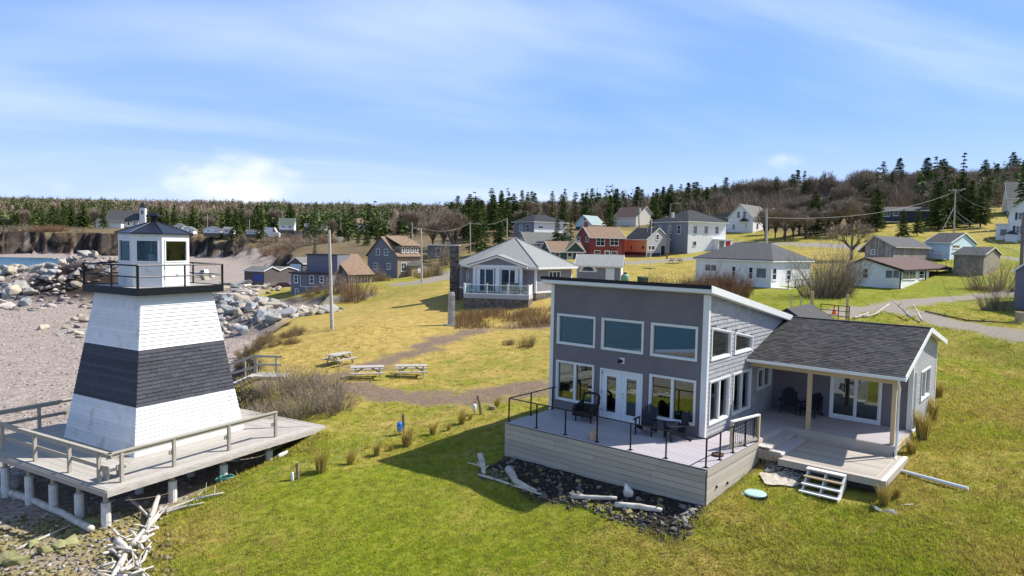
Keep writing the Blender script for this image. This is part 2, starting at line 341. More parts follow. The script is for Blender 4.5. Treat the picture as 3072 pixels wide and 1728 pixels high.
# edge of the land (top of bank and cliff); the beach and sea lie on its left
SHORE = np.array([(-6, -80), (-6.5, 5), (-8.2, 15), (-9.6, 19), (-11.2, 22.6), (-11.0, 26.5), (-9.6, 30.5), (-11.5, 34.0), (-16.3, 40), (-19.5, 50), (-22.5, 62), (-24.5, 74), (-26, 86), (-27, 97), (-33, 104), (-40, 108), (-42, 116), (-36, 126), (-38, 138), (-46, 150), (-58, 168), (-62, 190), (-68, 220), (-84, 250), (-112, 292), (-158, 332), (-200, 352), (-235, 366), (-262, 372), (-268, 386), (-290, 388), (-300, 380), (-345, 392), (-380, 398), (-450, 408), (-700, 430), (-1600, 440), (-1600, -80)], float)
def shore_s(x, y):
    """signed distance to the edge of the land, positive inland"""
    x = np.asarray(x, float); y = np.asarray(y, float); d = np.full(x.shape, 1e9); ins = np.zeros(x.shape, bool)
    n = len(SHORE)
    for i in range(n):
        a, b = SHORE[i], SHORE[(i + 1) % n]; e = b - a; L2 = e @ e
        t = np.clip(((x - a[0]) * e[0] + (y - a[1]) * e[1]) / L2, 0, 1)
        d = np.minimum(d, np.hypot(x - a[0] - t * e[0], y - a[1] - t * e[1]))
        c = ((a[1] > y) != (b[1] > y)); xx = a[0] + (y - a[1]) / (e[1] if abs(e[1]) > 1e-9 else 1e-9) * e[0]
        ins ^= c & (x < xx)
    return np.where(ins, -d, d)
def sstep(t): t = np.clip(t, 0, 1); return t * t * (3 - 2 * t)
# smooth value noise
_PG = np.random.default_rng(5).random((256, 256))
def vnoise(x, y, f):
    x = np.asarray(x, float) * f; y = np.asarray(y, float) * f; xi = np.floor(x).astype(int); yi = np.floor(y).astype(int); u = sstep(x - xi); v = sstep(y - yi)
    g = lambda a, b: _PG[a & 255, b & 255]
    return (g(xi, yi) * (1 - u) + g(xi + 1, yi) * u) * (1 - v) + (g(xi, yi + 1) * (1 - u) + g(xi + 1, yi + 1) * u) * v
def fbm(x, y, f, o=4):
    s = 0; a = 1; t = 0
    for i in range(o): s = s + a * vnoise(x + 17 * i, y - 31 * i, f); t += a; a *= .5; f *= 2.03
    return s / t
MOUNDS = [  # rubble breakwaters on the beach: (ax, ay, bx, by, half width, height)
    (-128, 134, -72, 120, 15, 4.8), (-72, 120, -42, 112, 11, 2.4), (-36, 92, -25, 76, 7, 1.9)]
def ground(x, y, fine=True):
    x = np.asarray(x, float); y = np.asarray(y, float)
    s = shore_s(x, y); wob = (fbm(x, y, .22, 3) - .5)
    far = np.clip((np.hypot(x, y) - 60) / 150, 0, 1)
    w = 1.6 + 1.6 * (1 - far) + 5.5 * far * vnoise(x, y, .05)
    w = w + 24 * np.clip((x + 140) / 45, 0, 1) * np.clip((y - 165) / 40, 0, 1) * np.clip((330 - y) / 20, 0, 1)
    k = sstep((s + wob * (1.5 + 9 * far)) / w + .5)
    zb = beach(x, y)
    for ax, ay, bx, by, hw_, hh in MOUNDS:
        e = np.array([bx - ax, by - ay]); t = np.clip(((x - ax) * e[0] + (y - ay) * e[1]) / (e @ e), 0, 1); d = np.hypot(x - ax - t * e[0], y - ay - t * e[1])
        zb = zb + hh * sstep(1 - d / hw_)
    z = zb * (1 - k) + land(x, y) * k
    if fine:
        near = np.clip(1 - (np.hypot(x, y) - 40) / 60, 0, 1)
        z = z + near * ((fbm(x, y, 1.3, 3) - .5) * .10 + (fbm(x, y, .35, 2) - .5) * .16) * np.clip(s / 4 + .6, .5, 1)
        z = z + (1 - near) * (fbm(x, y, .06, 3) - .5) * .5 * np.clip(np.hypot(x, y) / 300, 0, 1)
    return z
def gz(x, y): return float(gza(np.array([x]), np.array([y]))[0])
def hit(px, py):
    """where a photo pixel's line of sight meets the ground"""
    d = ray(px, py); t = np.r_[np.arange(14, 120, .25), np.arange(120, 600, 1.5)]; P = CPOS[None] + d[None] * (t / d[1])[:, None]
    below = P[:, 2] < ground(P[:, 0], P[:, 1], False)
    i = int(np.argmax(below)) if below.any() else len(t) - 1
    return P[i].copy()
def G(k, u, v): p = hit(*V(k, u, v)); p[2] = gz(p[0], p[1]); return p
# ---- tracks, roads and bare ground, as lines of photo points with a width in metres
def line(k, pts): return np.array([hit(*V(k, *p))[:2] for p in pts])
PATHS = dict(
    dirt=[(line('p', [(1660, 978), (1560, 982), (1470, 990), (1390, 1003), (1310, 1030), (1230, 1058), (1150, 1085), (1080, 1112), (1000, 1128), (940, 1142)]), 1.5),
          (line('p', [(1080, 1165), (1180, 1195), (1300, 1200), (1420, 1195), (1540, 1175), (1640, 1160)]), 1.9)],
    gravel=[(line('C', [(1190, 1285), (1400, 1250), (1650, 1215), (1900, 1185), (2100, 1165), (2330, 1145), (2500, 1120)]), 1.7), (line('C', [(1560, 1245), (1750, 1280), (1900, 1320), (2100, 1370), (2350, 1420), (2576, 1470)]), 1.6),
            (line('q4', [(2330, 740), (2200, 800), (2050, 850), (1900, 890), (1700, 905)]), 3.0), (line('q4', [(450, 1180), (700, 1120), (900, 1085), (1100, 1060)]), 2.6),
            (line('q8', [(-700, 985), (-200, 975), (100, 965), (400, 945), (720, 925), (900, 905)]), 4.0)],
    paved=[(line('q8', [(1000, 735), (1180, 730), (1600, 728), (2100, 735), (2560, 750)]), 3.2), (line('q7', [(-300, 790), (0, 800), (240, 815), (420, 830)]), 3.2), (line('q7', [(2240, 945), (2500, 975), (2700, 990)]), 1.6)])
def path_mask(x, y, key, soft=.8):
    m = np.zeros(np.shape(x))
    for pts, w in PATHS[key]:
        for a, b in zip(pts[:-1], pts[1:]):
            e = b - a; t = np.clip(((x - a[0]) * e[0] + (y - a[1]) * e[1]) / max(e @ e, 1e-6), 0, 1)
            d = np.hypot(x - a[0] - t * e[0], y - a[1] - t * e[1])
            m = np.maximum(m, np.clip((w - d + (fbm(x, y, .7, 4) - .5) * soft * 3.2) / soft, 0, 1))
    return m
# green-ness of the turf: samples (view, u, v, value)
GS = [('d', 700, 1400, .8), ('d', 1000, 1350, .95), ('d', 850, 1230, .95), ('d', 650, 1130, .5), ('d', 900, 1150, .6), ('d', 1300, 1400, .75), ('d', 1600, 1380, .6), ('d', 450, 1400, .35), ('d', 1750, 1420, .35), ('d', 1950, 1290, .45), ('d', 2100, 1360, .75), ('d', 2350, 1200, .4), ('d', 2350, 1400, .5), ('d', 2540, 1100, .45), ('d', 2450, 900, .6), ('d', 2540, 1430, .6),
      ('d', 1100, 1040, .45), ('d', 900, 1060, .5), ('d', 1250, 930, .42), ('d', 1280, 880, .35), ('d', 1100, 830, .10), ('d', 1000, 850, .05), ('d', 800, 870, .08), ('d', 1000, 770, .15), ('d', 1040, 735, .35), ('d', 1250, 770, .08), ('d', 2150, 760, .9), ('d', 2300, 730, .85), ('d', 2400, 780, .4), ('d', 2500, 650, .7), ('d', 2080, 600, .5), ('d', 1750, 680, .3), ('d', 2250, 570, .3), ('d', 2000, 645, .2), ('d', 1600, 670, .35), ('d', 800, 600, .25), ('d', 760, 610, .2), ('d', 1050, 700, .5)]
GP = np.array([np.r_[hit(*V(k, u, v))[:2], g] for k, u, v, g in GS])
def greenness(x, y):
    num = 0; den = 0
    for a, b, g in GP:
        w = 1 / (((x - a) ** 2 + (y - b) ** 2) / (1 + .02 * (a * a + b * b)) + .6) ** 2; num = num + w * g; den = den + w
    return num / den
# ---- the ground sheet, fanning out from behind the viewpoint to the far hills
GYS = [-90, -60, -35, -15, 0, 6]; yy = 10.
while yy < 4200: GYS.append(yy); yy *= 1.0112 if yy < 130 else 1.018
GYS = np.array(GYS); GUS = np.r_[np.linspace(-2.6, -.95, 18)[:-1], np.linspace(-.95, .95, 520), np.linspace(.95, 2.6, 18)[1:]]
GYY, GUU = np.meshgrid(GYS, GUS, indexing='ij'); GXX = GUU * np.maximum(np.abs(GYY), 16)
gx, gy = GXX.ravel(), GYY.ravel()
gzz = ground(gx, gy); sS = shore_s(gx, gy)
def gza(x, y):
    """height of the ground sheet itself, read off its grid"""
    x = np.asarray(x, float); y = np.asarray(y, float); r = np.clip(np.searchsorted(GYS, y) - 1, 0, len(GYS) - 2); t = np.clip((y - GYS[r]) / (GYS[r + 1] - GYS[r]), 0, 1); Zg = gzz.reshape(GYY.shape)
    def row(k):
        u = np.clip(x / np.maximum(np.abs(GYS[k]), 16), GUS[0], GUS[-1] - 1e-6); c = np.clip(np.searchsorted(GUS, u) - 1, 0, len(GUS) - 2); w = (u - GUS[c]) / (GUS[c + 1] - GUS[c]); return Zg[k, c] * (1 - w) + Zg[k, c + 1] * w
    return row(r) * (1 - t) + row(r + 1) * t
nr, nc = GYY.shape; idx = np.arange(nr * nc).reshape(nr, nc)
gf = np.stack([idx[:-1, :-1], idx[:-1, 1:], idx[1:, 1:], idx[1:, :-1]], -1).reshape(-1, 4)
wobn = (fbm(gx, gy, .4, 3) - .5)
nearb = np.clip((60 - np.hypot(gx, gy)) / 15, 0, 1)
m_beach = np.clip(.5 - (sS + wobn * 2.2 - .3 + 1.5 * nearb) / 1.2, 0, 1)
m_beach *= 1 - .75 * np.clip((25.5 - gy) / 2, 0, 1) * np.clip((gx + 19) / 3, 0, 1) * np.clip(fbm(gx, gy, .9, 3) * 3 - .7, .2, 1)
m_dirt = path_mask(gx, gy, 'dirt', 1.0); m_grav = np.maximum(path_mask(gx, gy, 'gravel', .7), path_mask(gx, gy, 'paved', .4)); m_green = greenness(gx, gy)
dist = np.hypot(gx, gy); m_wood = np.clip((gy - 186 + 60 * (gx < 20) + 34 * np.exp(-((gx / gy - .44) / .09) ** 2)) / 16, 0, 1) * np.clip((gy - 140) / 20, 0, 1)
qh = np.stack([gx - HO[0], gy - HO[1]], 1); lx_, ly_ = qh @ HX[:2], qh @ HY[:2]
m_soil_shade = np.clip(np.minimum.reduce([lx_ + 7.0, 1.9 - lx_, ly_ + 5.3 + .5 * np.sin(lx_ * 1.3), 1.2 - ly_]) / .35 + wobn * 1.5, 0, 1) * (np.abs(gx) < 40)  # dark earth of the bed, its tone also carries the deck's shade
m_soil_shade = np.maximum(m_soil_shade, np.clip(np.minimum.reduce([lx_ - 1.5, 6.1 - lx_, ly_ - .9, 4.2 - ly_]) / .4, 0, 1) * (np.abs(gx) < 40))  # same dark tone painted under the lower deck, standing for its shade
# ground material: turf, straw, bare earth, gravel, shingle beach, cliff rock
def ground_material():
    m = bpy.data.materials.new('ground_cover'); m.use_nodes = True; T = m.node_tree; b = T.nodes['Principled BSDF']; new = T.nodes.new; L = T.links.new
    b.inputs['Roughness'].default_value = .95; b.inputs['Specular IOR Level'].default_value = .1
    pos = new('ShaderNodeNewGeometry')
    def at(n): a = new('ShaderNodeAttribute'); a.attribute_name = n; return a.outputs['Fac']
    def noi(s, d=6, r=.6): n = new('ShaderNodeTexNoise'); n.inputs['Scale'].default_value = s; n.inputs['Detail'].default_value = d; n.inputs['Roughness'].default_value = r; L(pos.outputs['Position'], n.inputs['Vector']); return n.outputs[0]
    def ramp(f, stops):
        r = new('ShaderNodeValToRGB'); e = r.color_ramp.elements
        while len(e) < len(stops): e.new(.5)
        for q, (p, c) in zip(e, stops): q.position = p; q.color = (*c, 1)
        L(f, r.inputs[0]); return r.outputs[0]
    def mx(a, c, f):
        n = new('ShaderNodeMix'); n.data_type = 'RGBA'; L(f, n.inputs['Factor']); L(a, n.inputs['A']); L(c, n.inputs['B']); return n.outputs['Result']
    def mt(op, a, c, clamp=False):
        n = new('ShaderNodeMath'); n.operation = op; n.use_clamp = clamp
        for i, q in enumerate((a, c)):
            if isinstance(q, (int, float)): n.inputs[i].default_value = q
            else: L(q, n.inputs[i])
        return n.outputs[0]
    green = ramp(noi(2.2), [(.28, (.090, .112, .011)), (.5, (.175, .205, .017)), (.72, (.255, .250, .030))])
    straw = ramp(noi(1.4), [(.25, (.245, .170, .046)), (.5, (.375, .270, .080)), (.75, (.48, .365, .125))])
    g = mt('ADD', at('green'), mt('MULTIPLY', mt('SUBTRACT', noi(.45, 5), .5), 1.5)); g = mt('ADD', g, mt('MULTIPLY', mt('SUBTRACT', noi(3.5, 4), .5), .9))
    sh = new('ShaderNodeMapRange'); sh.inputs[1].default_value = .15; sh.inputs[2].default_value = .75; L(g, sh.inputs[0])
    c = mx(straw, green, sh.outputs[0])
    earth = ramp(noi(6), [(.3, (.125, .088, .062)), (.55, (.205, .150, .110)), (.8, (.29, .225, .165))])
    c = mx(c, earth, at('dirt'))
    gravel = ramp(noi(14), [(.3, (.20, .175, .145)), (.7, (.33, .295, .25))])
    c = mx(c, gravel, at('gravel'))
    leaf = ramp(noi(.10), [(.3, (.105, .078, .048)), (.6, (.165, .125, .072)), (.8, (.22, .18, .085))])
    c = mx(c, leaf, mt('MULTIPLY', at('wood'), .95))
    c = mx(c, ramp(noi(5), [(.3, (.022, .019, .015)), (.7, (.055, .047, .036))]), at('soil'))  # dark earth, taken near black to include the shade by the decks
    # shingle beach: pebbles by cell
    vo = new('ShaderNodeTexVoronoi'); vo.inputs['Scale'].default_value = 4.5; L(pos.outputs['Position'], vo.inputs['Vector'])
    sx = new('ShaderNodeSeparateColor'); L(vo.outputs['Color'], sx.inputs[0])
    peb = ramp(sx.outputs[0], [(0, (.19, .155, .135)), (.5, (.30, .255, .225)), (.85, (.39, .345, .31)), (1, (.55, .50, .46))])
    sand = ramp(noi(.35), [(.3, (.25, .19, .16)), (.7, (.34, .28, .245))])
    be = mx(peb, sand, mt('MULTIPLY', noi(.8), .95))
    # steep faces show dark rock and earth
    nz = new('ShaderNodeSeparateXYZ'); L(pos.outputs['Normal'], nz.inputs[0])
    st = new('ShaderNodeMapRange'); st.inputs[1].default_value = .955; st.inputs[2].default_value = .82; L(nz.outputs[2], st.inputs[0])
    rock = ramp(noi(.55), [(.3, (.018, .014, .014)), (.52, (.038, .028, .024)), (.78, (.12, .075, .032))])
    c = mx(c, be, at('beach')); c = mx(c, rock, st.outputs[0])
    L(c, b.inputs['Base Color'])
    bh = mt('ADD', mt('MULTIPLY', noi(9, 6, .7), .6), mt('MULTIPLY', vo.outputs['Distance'], mt('MULTIPLY', at('beach'), .6)))
    bp = new('ShaderNodeBump'); bp.inputs['Distance'].default_value = .10; bp.inputs['Strength'].default_value = .9; L(bh, bp.inputs['Height']); L(bp.outputs[0], b.inputs['Normal'])
    _M['ground_cover'] = m
ground_material()
mesh_np('ground', np.c_[gx, gy, gzz], gf, 'ground_cover', smooth=True, cols=dict(green=m_green, dirt=m_dirt * (1 - m_beach), gravel=m_grav, beach=m_beach, wood=m_wood, soil=m_soil_shade), kind='structure')
# ---- sea
def sea_material():
    m = bpy.data.materials.new('sea'); m.use_nodes = True; T = m.node_tree; b = T.nodes['Principled BSDF']; new = T.nodes.new; L = T.links.new
    b.inputs['Base Color'].default_value = (.020, .075, .125, 1); b.inputs['Roughness'].default_value = .3; b.inputs['Specular IOR Level'].default_value = .3
    g = new('ShaderNodeNewGeometry'); n = new('ShaderNodeTexNoise'); n.inputs['Scale'].default_value = .55; n.inputs['Detail'].default_value = 6; L(g.outputs['Position'], n.inputs['Vector'])
    r = new('ShaderNodeValToRGB'); r.color_ramp.elements[0].color = (.013, .060, .112, 1); r.color_ramp.elements[1].color = (.030, .105, .155, 1); L(n.outputs[0], r.inputs[0]); L(r.outputs[0], b.inputs['Base Color'])
    bp = new('ShaderNodeBump'); bp.inputs['Distance'].default_value = .25; bp.inputs['Strength'].default_value = .6; L(n.outputs[0], bp.inputs['Height']); L(bp.outputs[0], b.inputs['Normal'])
    _M['sea'] = m
sea_material()
b = MB(); b.add([(-6000, -6000, -3.0), (6000, -6000, -3.0), (6000, -42, -3.0), (-42, -42, -3.0), (-42, 500, -3.0), (-6000, 500, -3.0)], [(0, 1, 2, 3), (0, 3, 4, 5)]); b.build('water', 'sea', kind='structure')
# ------------------------------------------------------------------ plane helper: a wall face with u along, z up, d outward
class Face:
    def __init__(s, o, u, n): s.o = Vector(o); s.u = Vector(u).normalized(); s.n = Vector(n).normalized()
    def p(s, u, z, d=0.): return s.o + s.u * u + Vector((0, 0, z)) + s.n * d
    def slab(s, mb, u0, u1, z0, z1, d0, d1, z0b=None, z1b=None):
        """block on the face from u0..u1, z0..z1 (right end heights z0b,z1b), between depths d0 and d1"""
        z0b = z0 if z0b is None else z0b; z1b = z1 if z1b is None else z1b
        mb.hex8([s.p(u0, z0, d1), s.p(u1, z0b, d1), s.p(u1, z0b, d0), s.p(u0, z0, d0)], [s.p(u0, z1, d1), s.p(u1, z1b, d1), s.p(u1, z1b, d0), s.p(u0, z1, d0)]); return mb
    def ring(s, mb, u0, u1, z0, z1, w, d0, d1, z1b=None, wb=None):
        z1b = z1 if z1b is None else z1b; wb = w if wb is None else wb
        sl = (z1b - z1) / (u1 - u0)
        s.slab(mb, u0, u1, z0, z0 + wb, d0, d1)
        s.slab(mb, u0, u1, z1 - w, z1, d0, d1, z1b - w, z1b)
        s.slab(mb, u0, u0 + w, z0 + wb, z1 - w, d0, d1, None, z1 - w + sl * w); s.slab(mb, u1 - w, u1, z0 + wb, z1b - w - sl * w, d0, d1, None, z1b - w)
        return mb
# ------------------------------------------------------------------ lighthouse
LC = np.array([-15.49, 29.96, 0.]); LRZ = math.atan2(.863, .5045)
LH = thing('lighthouse', 'tapered square white wooden lighthouse with a black band and a black railed gallery', 'lighthouse', LC, LRZ)
hb, ht, TH = 2.53, 1.62, 6.25
hs = lambda z: hb + (ht - hb) * z / TH
b = MB(); b.hex8([(-hb + .03, -hb + .03, 0), (hb - .03, -hb + .03, 0), (hb - .03, hb - .03, 0), (-hb + .03, hb - .03, 0)], [(-ht + .03, -ht + .03, TH), (ht - .03, -ht + .03, TH), (ht - .03, ht - .03, TH), (-ht + .03, ht - .03, TH)])
b.build('wall', 'white_paint', LH)
NCO = 40; zc_ = [TH * i / NCO for i in range(NCO + 1)]; B0, B1 = 1.83, 4.03
def tower_pt(side, t, z, d):
    """side 0..3, t -1..1 across the face, d outward"""
    h = hs(z); q = [(t * h, -h - d), (h + d, t * h), (-t * h, h + d), (-h - d, -t * h)][side]; return (q[0], q[1], z)
def clap(side, t0, t1, z0, z1, nm, m, prow=.034):
    b = MB()
    b.hex8([tower_pt(side, t0, z0, prow), tower_pt(side, t1, z0, prow), tower_pt(side, t1, z0, -.02), tower_pt(side, t0, z0, -.02)],
           [tower_pt(side, t0, z1 + .012, .003), tower_pt(side, t1, z1 + .012, .003), tower_pt(side, t1, z1 + .012, -.02), tower_pt(side, t0, z1 + .012, -.02)])
    return b.build(nm, m, LH)
for i in range(NCO):
    zm = (zc_[i] + zc_[i + 1]) / 2; dark = B0 < zm < B1
    for side in range(4):
        if dark and side == 0:
            k = 9; cuts = sorted([-1.006, 1.006] + [-1 + 2 * (j + random.uniform(-.32, .32) + (.5 if i % 2 else 0)) / k for j in range(1, k)])
            cuts = [q for q in cuts if -1.007 <= q <= 1.007]
            for a, c_ in zip(cuts[:-1], cuts[1:]):
                clap(0, a + .001, c_ - .003, zc_[i], zc_[i + 1], 'shingle', 'navy_band', .034 + random.uniform(-.006, .006))
        else: clap(side, -1.006, 1.006, zc_[i], zc_[i + 1], 'clapboard', 'navy_band' if dark else 'white_paint')
# frieze under the gallery
b = MB(); b.box(-ht - .03, ht + .03, -ht - .03, ht + .03, TH - .16, TH - .001); b.build('frieze', 'white_paint', LH)
GH = 1.93; gz0, gz1 = 6.25, 6.50
b = MB(); b.box(-GH, GH, -GH, GH, gz0 + .002, gz1 - .03)
for sx in (-1, 1):
    b.box(sx * (GH + .02) - .02, sx * (GH + .02) + .02, -GH - .04, GH + .04, gz0 - .02, gz1 + .04); b.box(-GH, GH, sx * (GH + .02) - .02, sx * (GH + .02) + .02, gz0 - .02, gz1 + .04)
b.build('gallery', 'black_paint', LH)
for i in range(13):
    x = -GH + .15 + i * (2 * GH - .3) / 12; plank('gallery_board', 'deck_grey', LH, (x, 0, gz1 - .012), (.27, 2 * GH - .02, .03))
rail = thing('gallery_railing', None, None); rail.parent = LH
GR = GH + .0
for i in range(4):
    a = math.pi / 2 * i; c, s = math.cos(a), math.sin(a); R = lambda x, y, z: (c * x - s * y, s * x + c * y, z)
    for z, w in ((7.44, .035), (6.98, .03)):
        bb = MB(); bb.tube([R(-GR, -GR, z), R(GR, -GR, z)], w, 6); bb.build('rail', 'black_paint', rail)
    for t in (-1, .06):
        bb = MB(); bb.tube([R(t * GR, -GR, gz0), R(t * GR, -GR, 7.45)], .038 if t > -1 else .05, 6); bb.build('post', 'black_paint', rail)
# lantern room: six faces
vang = [rad(x) for x in (5, 78, 126, 185, 258, 306)]
view_az = math.atan2(LC[1], LC[0])            # direction from the viewpoint
# angles are measured from the viewer's right, front side; turn into the tower's frame
rt = Vector((math.sin(math.atan2(LC[0], LC[1]) + math.pi / 2), math.cos(math.atan2(LC[0], LC[1]) + math.pi / 2), 0)); fr = Vector((-LC[0], -LC[1], 0)).normalized()
inv = Matrix.Rotation(-LRZ, 3, 'Z'); RL = 1.37; lz0, lz1 = 6.50, 8.70
vp = [inv @ (rt * math.cos(a) + fr * math.sin(a)) * RL for a in vang]
for i in range(6):
    a, c_ = vp[i], vp[(i + 1) % 6]; n = (a + c_).normalized(); u = (c_ - a); Lw = u.length
    mid = (a + c_) / 2; nn = Vector((u.y, -u.x, 0)).normalized()
    if nn.dot(mid) < 0: nn = -nn
    F = Face(a, u, nn); f0 = .17 if i != 0 else .2; f1 = Lw - f0; zz0, zz1 = 7.58, 8.42
    b = MB(); t0, t1 = 0., -.06
    F.slab(b, 0, Lw, lz0, zz0, t1, t0); F.slab(b, 0, Lw, zz1, lz1, t1, t0); F.slab(b, 0, f0, zz0, zz1, t1, t0); F.slab(b, f1, Lw, zz0, zz1, t1, t0)
    b.build('lantern_wall', 'white_paint', LH)
    w = MB(); F.ring(w, f0 - .05, f1 + .05, zz0 - .05, zz1 + .05, .05, .001, .03); wo = w.build('window', 'white_trim', LH)
    g = MB(); F.slab(g, f0, f1, zz0, zz1, -.035, -.03); g.build('pane', 'lantern_glass', wo)
    if i == 0:
        bl_ = MB(); F.slab(bl_, f0 - .02, f1 + .02, zz0, zz1, -.16, -.14); bl_.build('view_block', 'view_block_grey', wo)  # added board behind the pane, hides the green seen through the lantern
        dr = MB(); F.slab(dr, f0 - .06, f1 + .06, lz0 + .02, 7.50, .002, .028); do = dr.build('door', 'white_trim', LH)
        for z in (6.85, 7.3):
            hh = MB(); F.slab(hh, f1 + .02, f1 + .09, z, z + .09, .03, .05); hh.build('hinge', 'white_trim', do)
        kn = MB(); kn.tube([F.p(Lw * .5, 6.98, .028), F.p(Lw * .5, 6.98, .08)], .035, 8); kn.build('handle', 'metal_grey', do)
b = MB(); b.tube([(0, 0, 6.5), (0, 0, 7.3)], .22, 8); b.tube([(0, 0, 7.3), (0, 0, 7.42), (0, 0, 7.85), (0, 0, 7.95)], [.3, .22, .22, .05], 12); b.build('lamp', 'metal_grey', LH)
b = MB(); b.box(-.55, .25, -.9, -.86, 7.2, 7.75); b.build('panel', 'interior_wall', LH)
# roof
RE = 1.50; ap = 9.22
b = MB(); k = [Vector((p.x, p.y, 0)) / RL * RE for p in vp]
b.v += [(p.x, p.y, lz1 + .05) for p in k] + [(p.x * .12, p.y * .12, ap) for p in k] + [(p.x, p.y, lz1) for p in k]
for i in range(6): j = (i + 1) % 6; b.f += [(i, j, 6 + j, 6 + i), (12 + i, 12 + j, j, i)]
b.f += [tuple(range(12, 18)), tuple(range(6, 12))]
ro = b.build('roof', 'navy_roof', LH)
for p in k:
    r_ = MB(); r_.tube([(p.x, p.y, lz1 + .06), (p.x * .12, p.y * .12, ap + .01)], .018, 5); r_.build('ridge_seam', 'navy_roof', ro)
b = MB(); b.tube([(0, 0, ap - .03), (0, 0, ap + .26)], .14, 12); b.tube([(0, 0, ap + .22), (0, 0, ap + .27), (0, 0, ap + .46)], [.30, .31, .02], 6); b.build('ventilator', 'black_paint', ro)
# ------------------------------------------------------------------ platform round the lighthouse
PL = thing('lighthouse_platform', 'weathered grey plank platform on piers round the lighthouse, with a low rail', 'deck', PN, math.atan2(PX[1], PX[0]))
PWD, PLN = 10.13, 10.15
i0, i1, j0, j1 = 2.66, 7.72, 2.66, 7.72
def deck_strip(o, ux, uy, L, depth, nb, m0, m1):
    """boards parallel to ux, outermost first, mitred at both ends"""
    w = depth / nb; o, ux, uy = Vector(o), Vector(ux), Vector(uy)
    for i in range(nb):
        y0, y1 = i * w, (i + 1) * w - .008; P = lambda x, y, z: o + ux * x + uy * y + Vector((0, 0, z)); dz = random.uniform(-.003, .003)
        cuts = [0, 1] if i % 3 else [0, random.uniform(.35, .65), 1]
        for ca, cb_ in zip(cuts[:-1], cuts[1:]):
            xa0 = (y0 * m0) if ca == 0 else None; 
            a0 = y0 * m0 + (L - y0 * m0 - y0 * m1) * ca + (.004 if ca else 0); a1 = y1 * m0 + (L - y1 * m0 - y1 * m1) * ca + (.004 if ca else 0)
            b0 = y0 * m0 + (L - y0 * m0 - y0 * m1) * cb_ - .004; b1 = y1 * m0 + (L - y1 * m0 - y1 * m1) * cb_ - .004
            q = MB(); q.hex8([P(a0, y0, -.04 + dz), P(b0, y0, -.04 + dz), P(b1, y1, -.04 + dz), P(a1, y1, -.04 + dz)], [P(a0, y0, dz), P(b0, y0, dz), P(b1, y1, dz), P(a1, y1, dz)]); q.build('plank', 'deck_grey', PL)
deck_strip((0, 0, 0), (1, 0, 0), (0, 1, 0), PWD, 2.70, 19, 1, 1)
deck_strip((PWD, 0, 0), (0, 1, 0), (-1, 0, 0), PLN, 2.50, 17, 1.08, 1)
deck_strip((0, PLN, 0), (0, -1, 0), (1, 0, 0), PLN, 2.70, 19, 1, 1)
deck_strip((PWD, PLN, 0), (-1, 0, 0), (0, -1, 0), PWD, 2.50, 17, 1, 1.08)
for a, c_ in (((0, -.02), (PWD, -.02)), ((PWD + .02, 0), (PWD + .02, PLN)), ((-.02, PLN), (-.02, 0)), ((PWD, PLN + .02), (0, PLN + .02))):
    q = MB(); q.bar((a[0], a[1], -.135), (c_[0], c_[1], -.135), .04, .185); q.build('rim_board', 'deck_grey', PL)
for i in range(5):
    x = .45 + i * (PWD - .9) / 4; q = MB(); q.bar((x, .1, -.15), (x, PLN - .1, -.15), .09, .20); q.build('joist', 'old_rail', PL)
def pier(x, y, wood=.35):
    P = pw(x, y); g = gz(P[0], P[1]); t = -.24
    q = MB(); q.tube([(x, y, t - wood), (x, y, t)], .09, 8); q.build('post', 'old_rail', PL)
    if g < t - wood - .05:
        q = MB(); q.tube([(x, y, g - .25), (x, y, t - wood)], .155, 12); q.build('concrete_pier', 'concrete_white', PL, smooth=False)
    
for y in (.55, 2.2, 3.9, 5.6, 7.4, 9.6): pier(.28, y)
for x in (2.75, 5.0, 7.3, 9.6): pier(x, .5, .3)
for x in (2.75, 5.0, 7.3):
    for y in (2.6, 5.2, 7.8): pier(x, y)
RH = 1.10
pr = [((.36, y), 0) for y in (1.07, 2.94, 5.3, 7.73, 9.9)] + [((x, .42), 1) for x in (.78, 2.77, 5.19, 7.58)] + [((x, 9.95), 1) for x in (2.79, 5.3)]
for (x, y), k_ in pr:
    q = MB(); q.box(x - .055, x + .055, y - .055, y + .055, -.02, RH - .03); q.build('rail_post', 'old_rail', PL)
for a, c_ in (((.36, .30), (.36, 10.0)), ((.25, .42), (7.66, .42)), ((.30, 9.95), (5.7, 9.95))):
    q = MB(); q.bar((*a, RH), (*c_, RH), .15, .045); q.build('cap_rail', 'old_rail', PL)
    dx = .055 if abs(a[0] - c_[0]) > 1 else 0; dy = .055 if not dx else 0
    q = MB(); q.bar((a[0], a[1], RH - .10), (c_[0], c_[1], RH - .10), .04, .13); q.build('side_rail', 'old_rail', PL)
for a, c_ in (((.43, .55), (.43, 10.0)), ((.9, 9.88), (5.7, 9.88))):
    q = MB(); q.bar((*a, .52), (*c_, .52), .04, .14); q.build('mid_rail', 'old_rail', PL)
for x in (.78, 2.77, 5.19, 7.58): plank('rail_bracket', 'old_rail', PL, (x - .08, .47, .55), (.16, .08, .14))
q = MB(); q.box(.55, 1.25, .95, 1.35, .28, .40); q.box(.6, .68, 1.0, 1.3, 0, .28); q.box(1.1, 1.18, 1.0, 1.3, 0, .28); q.build('bench', 'deck_grey', PL)
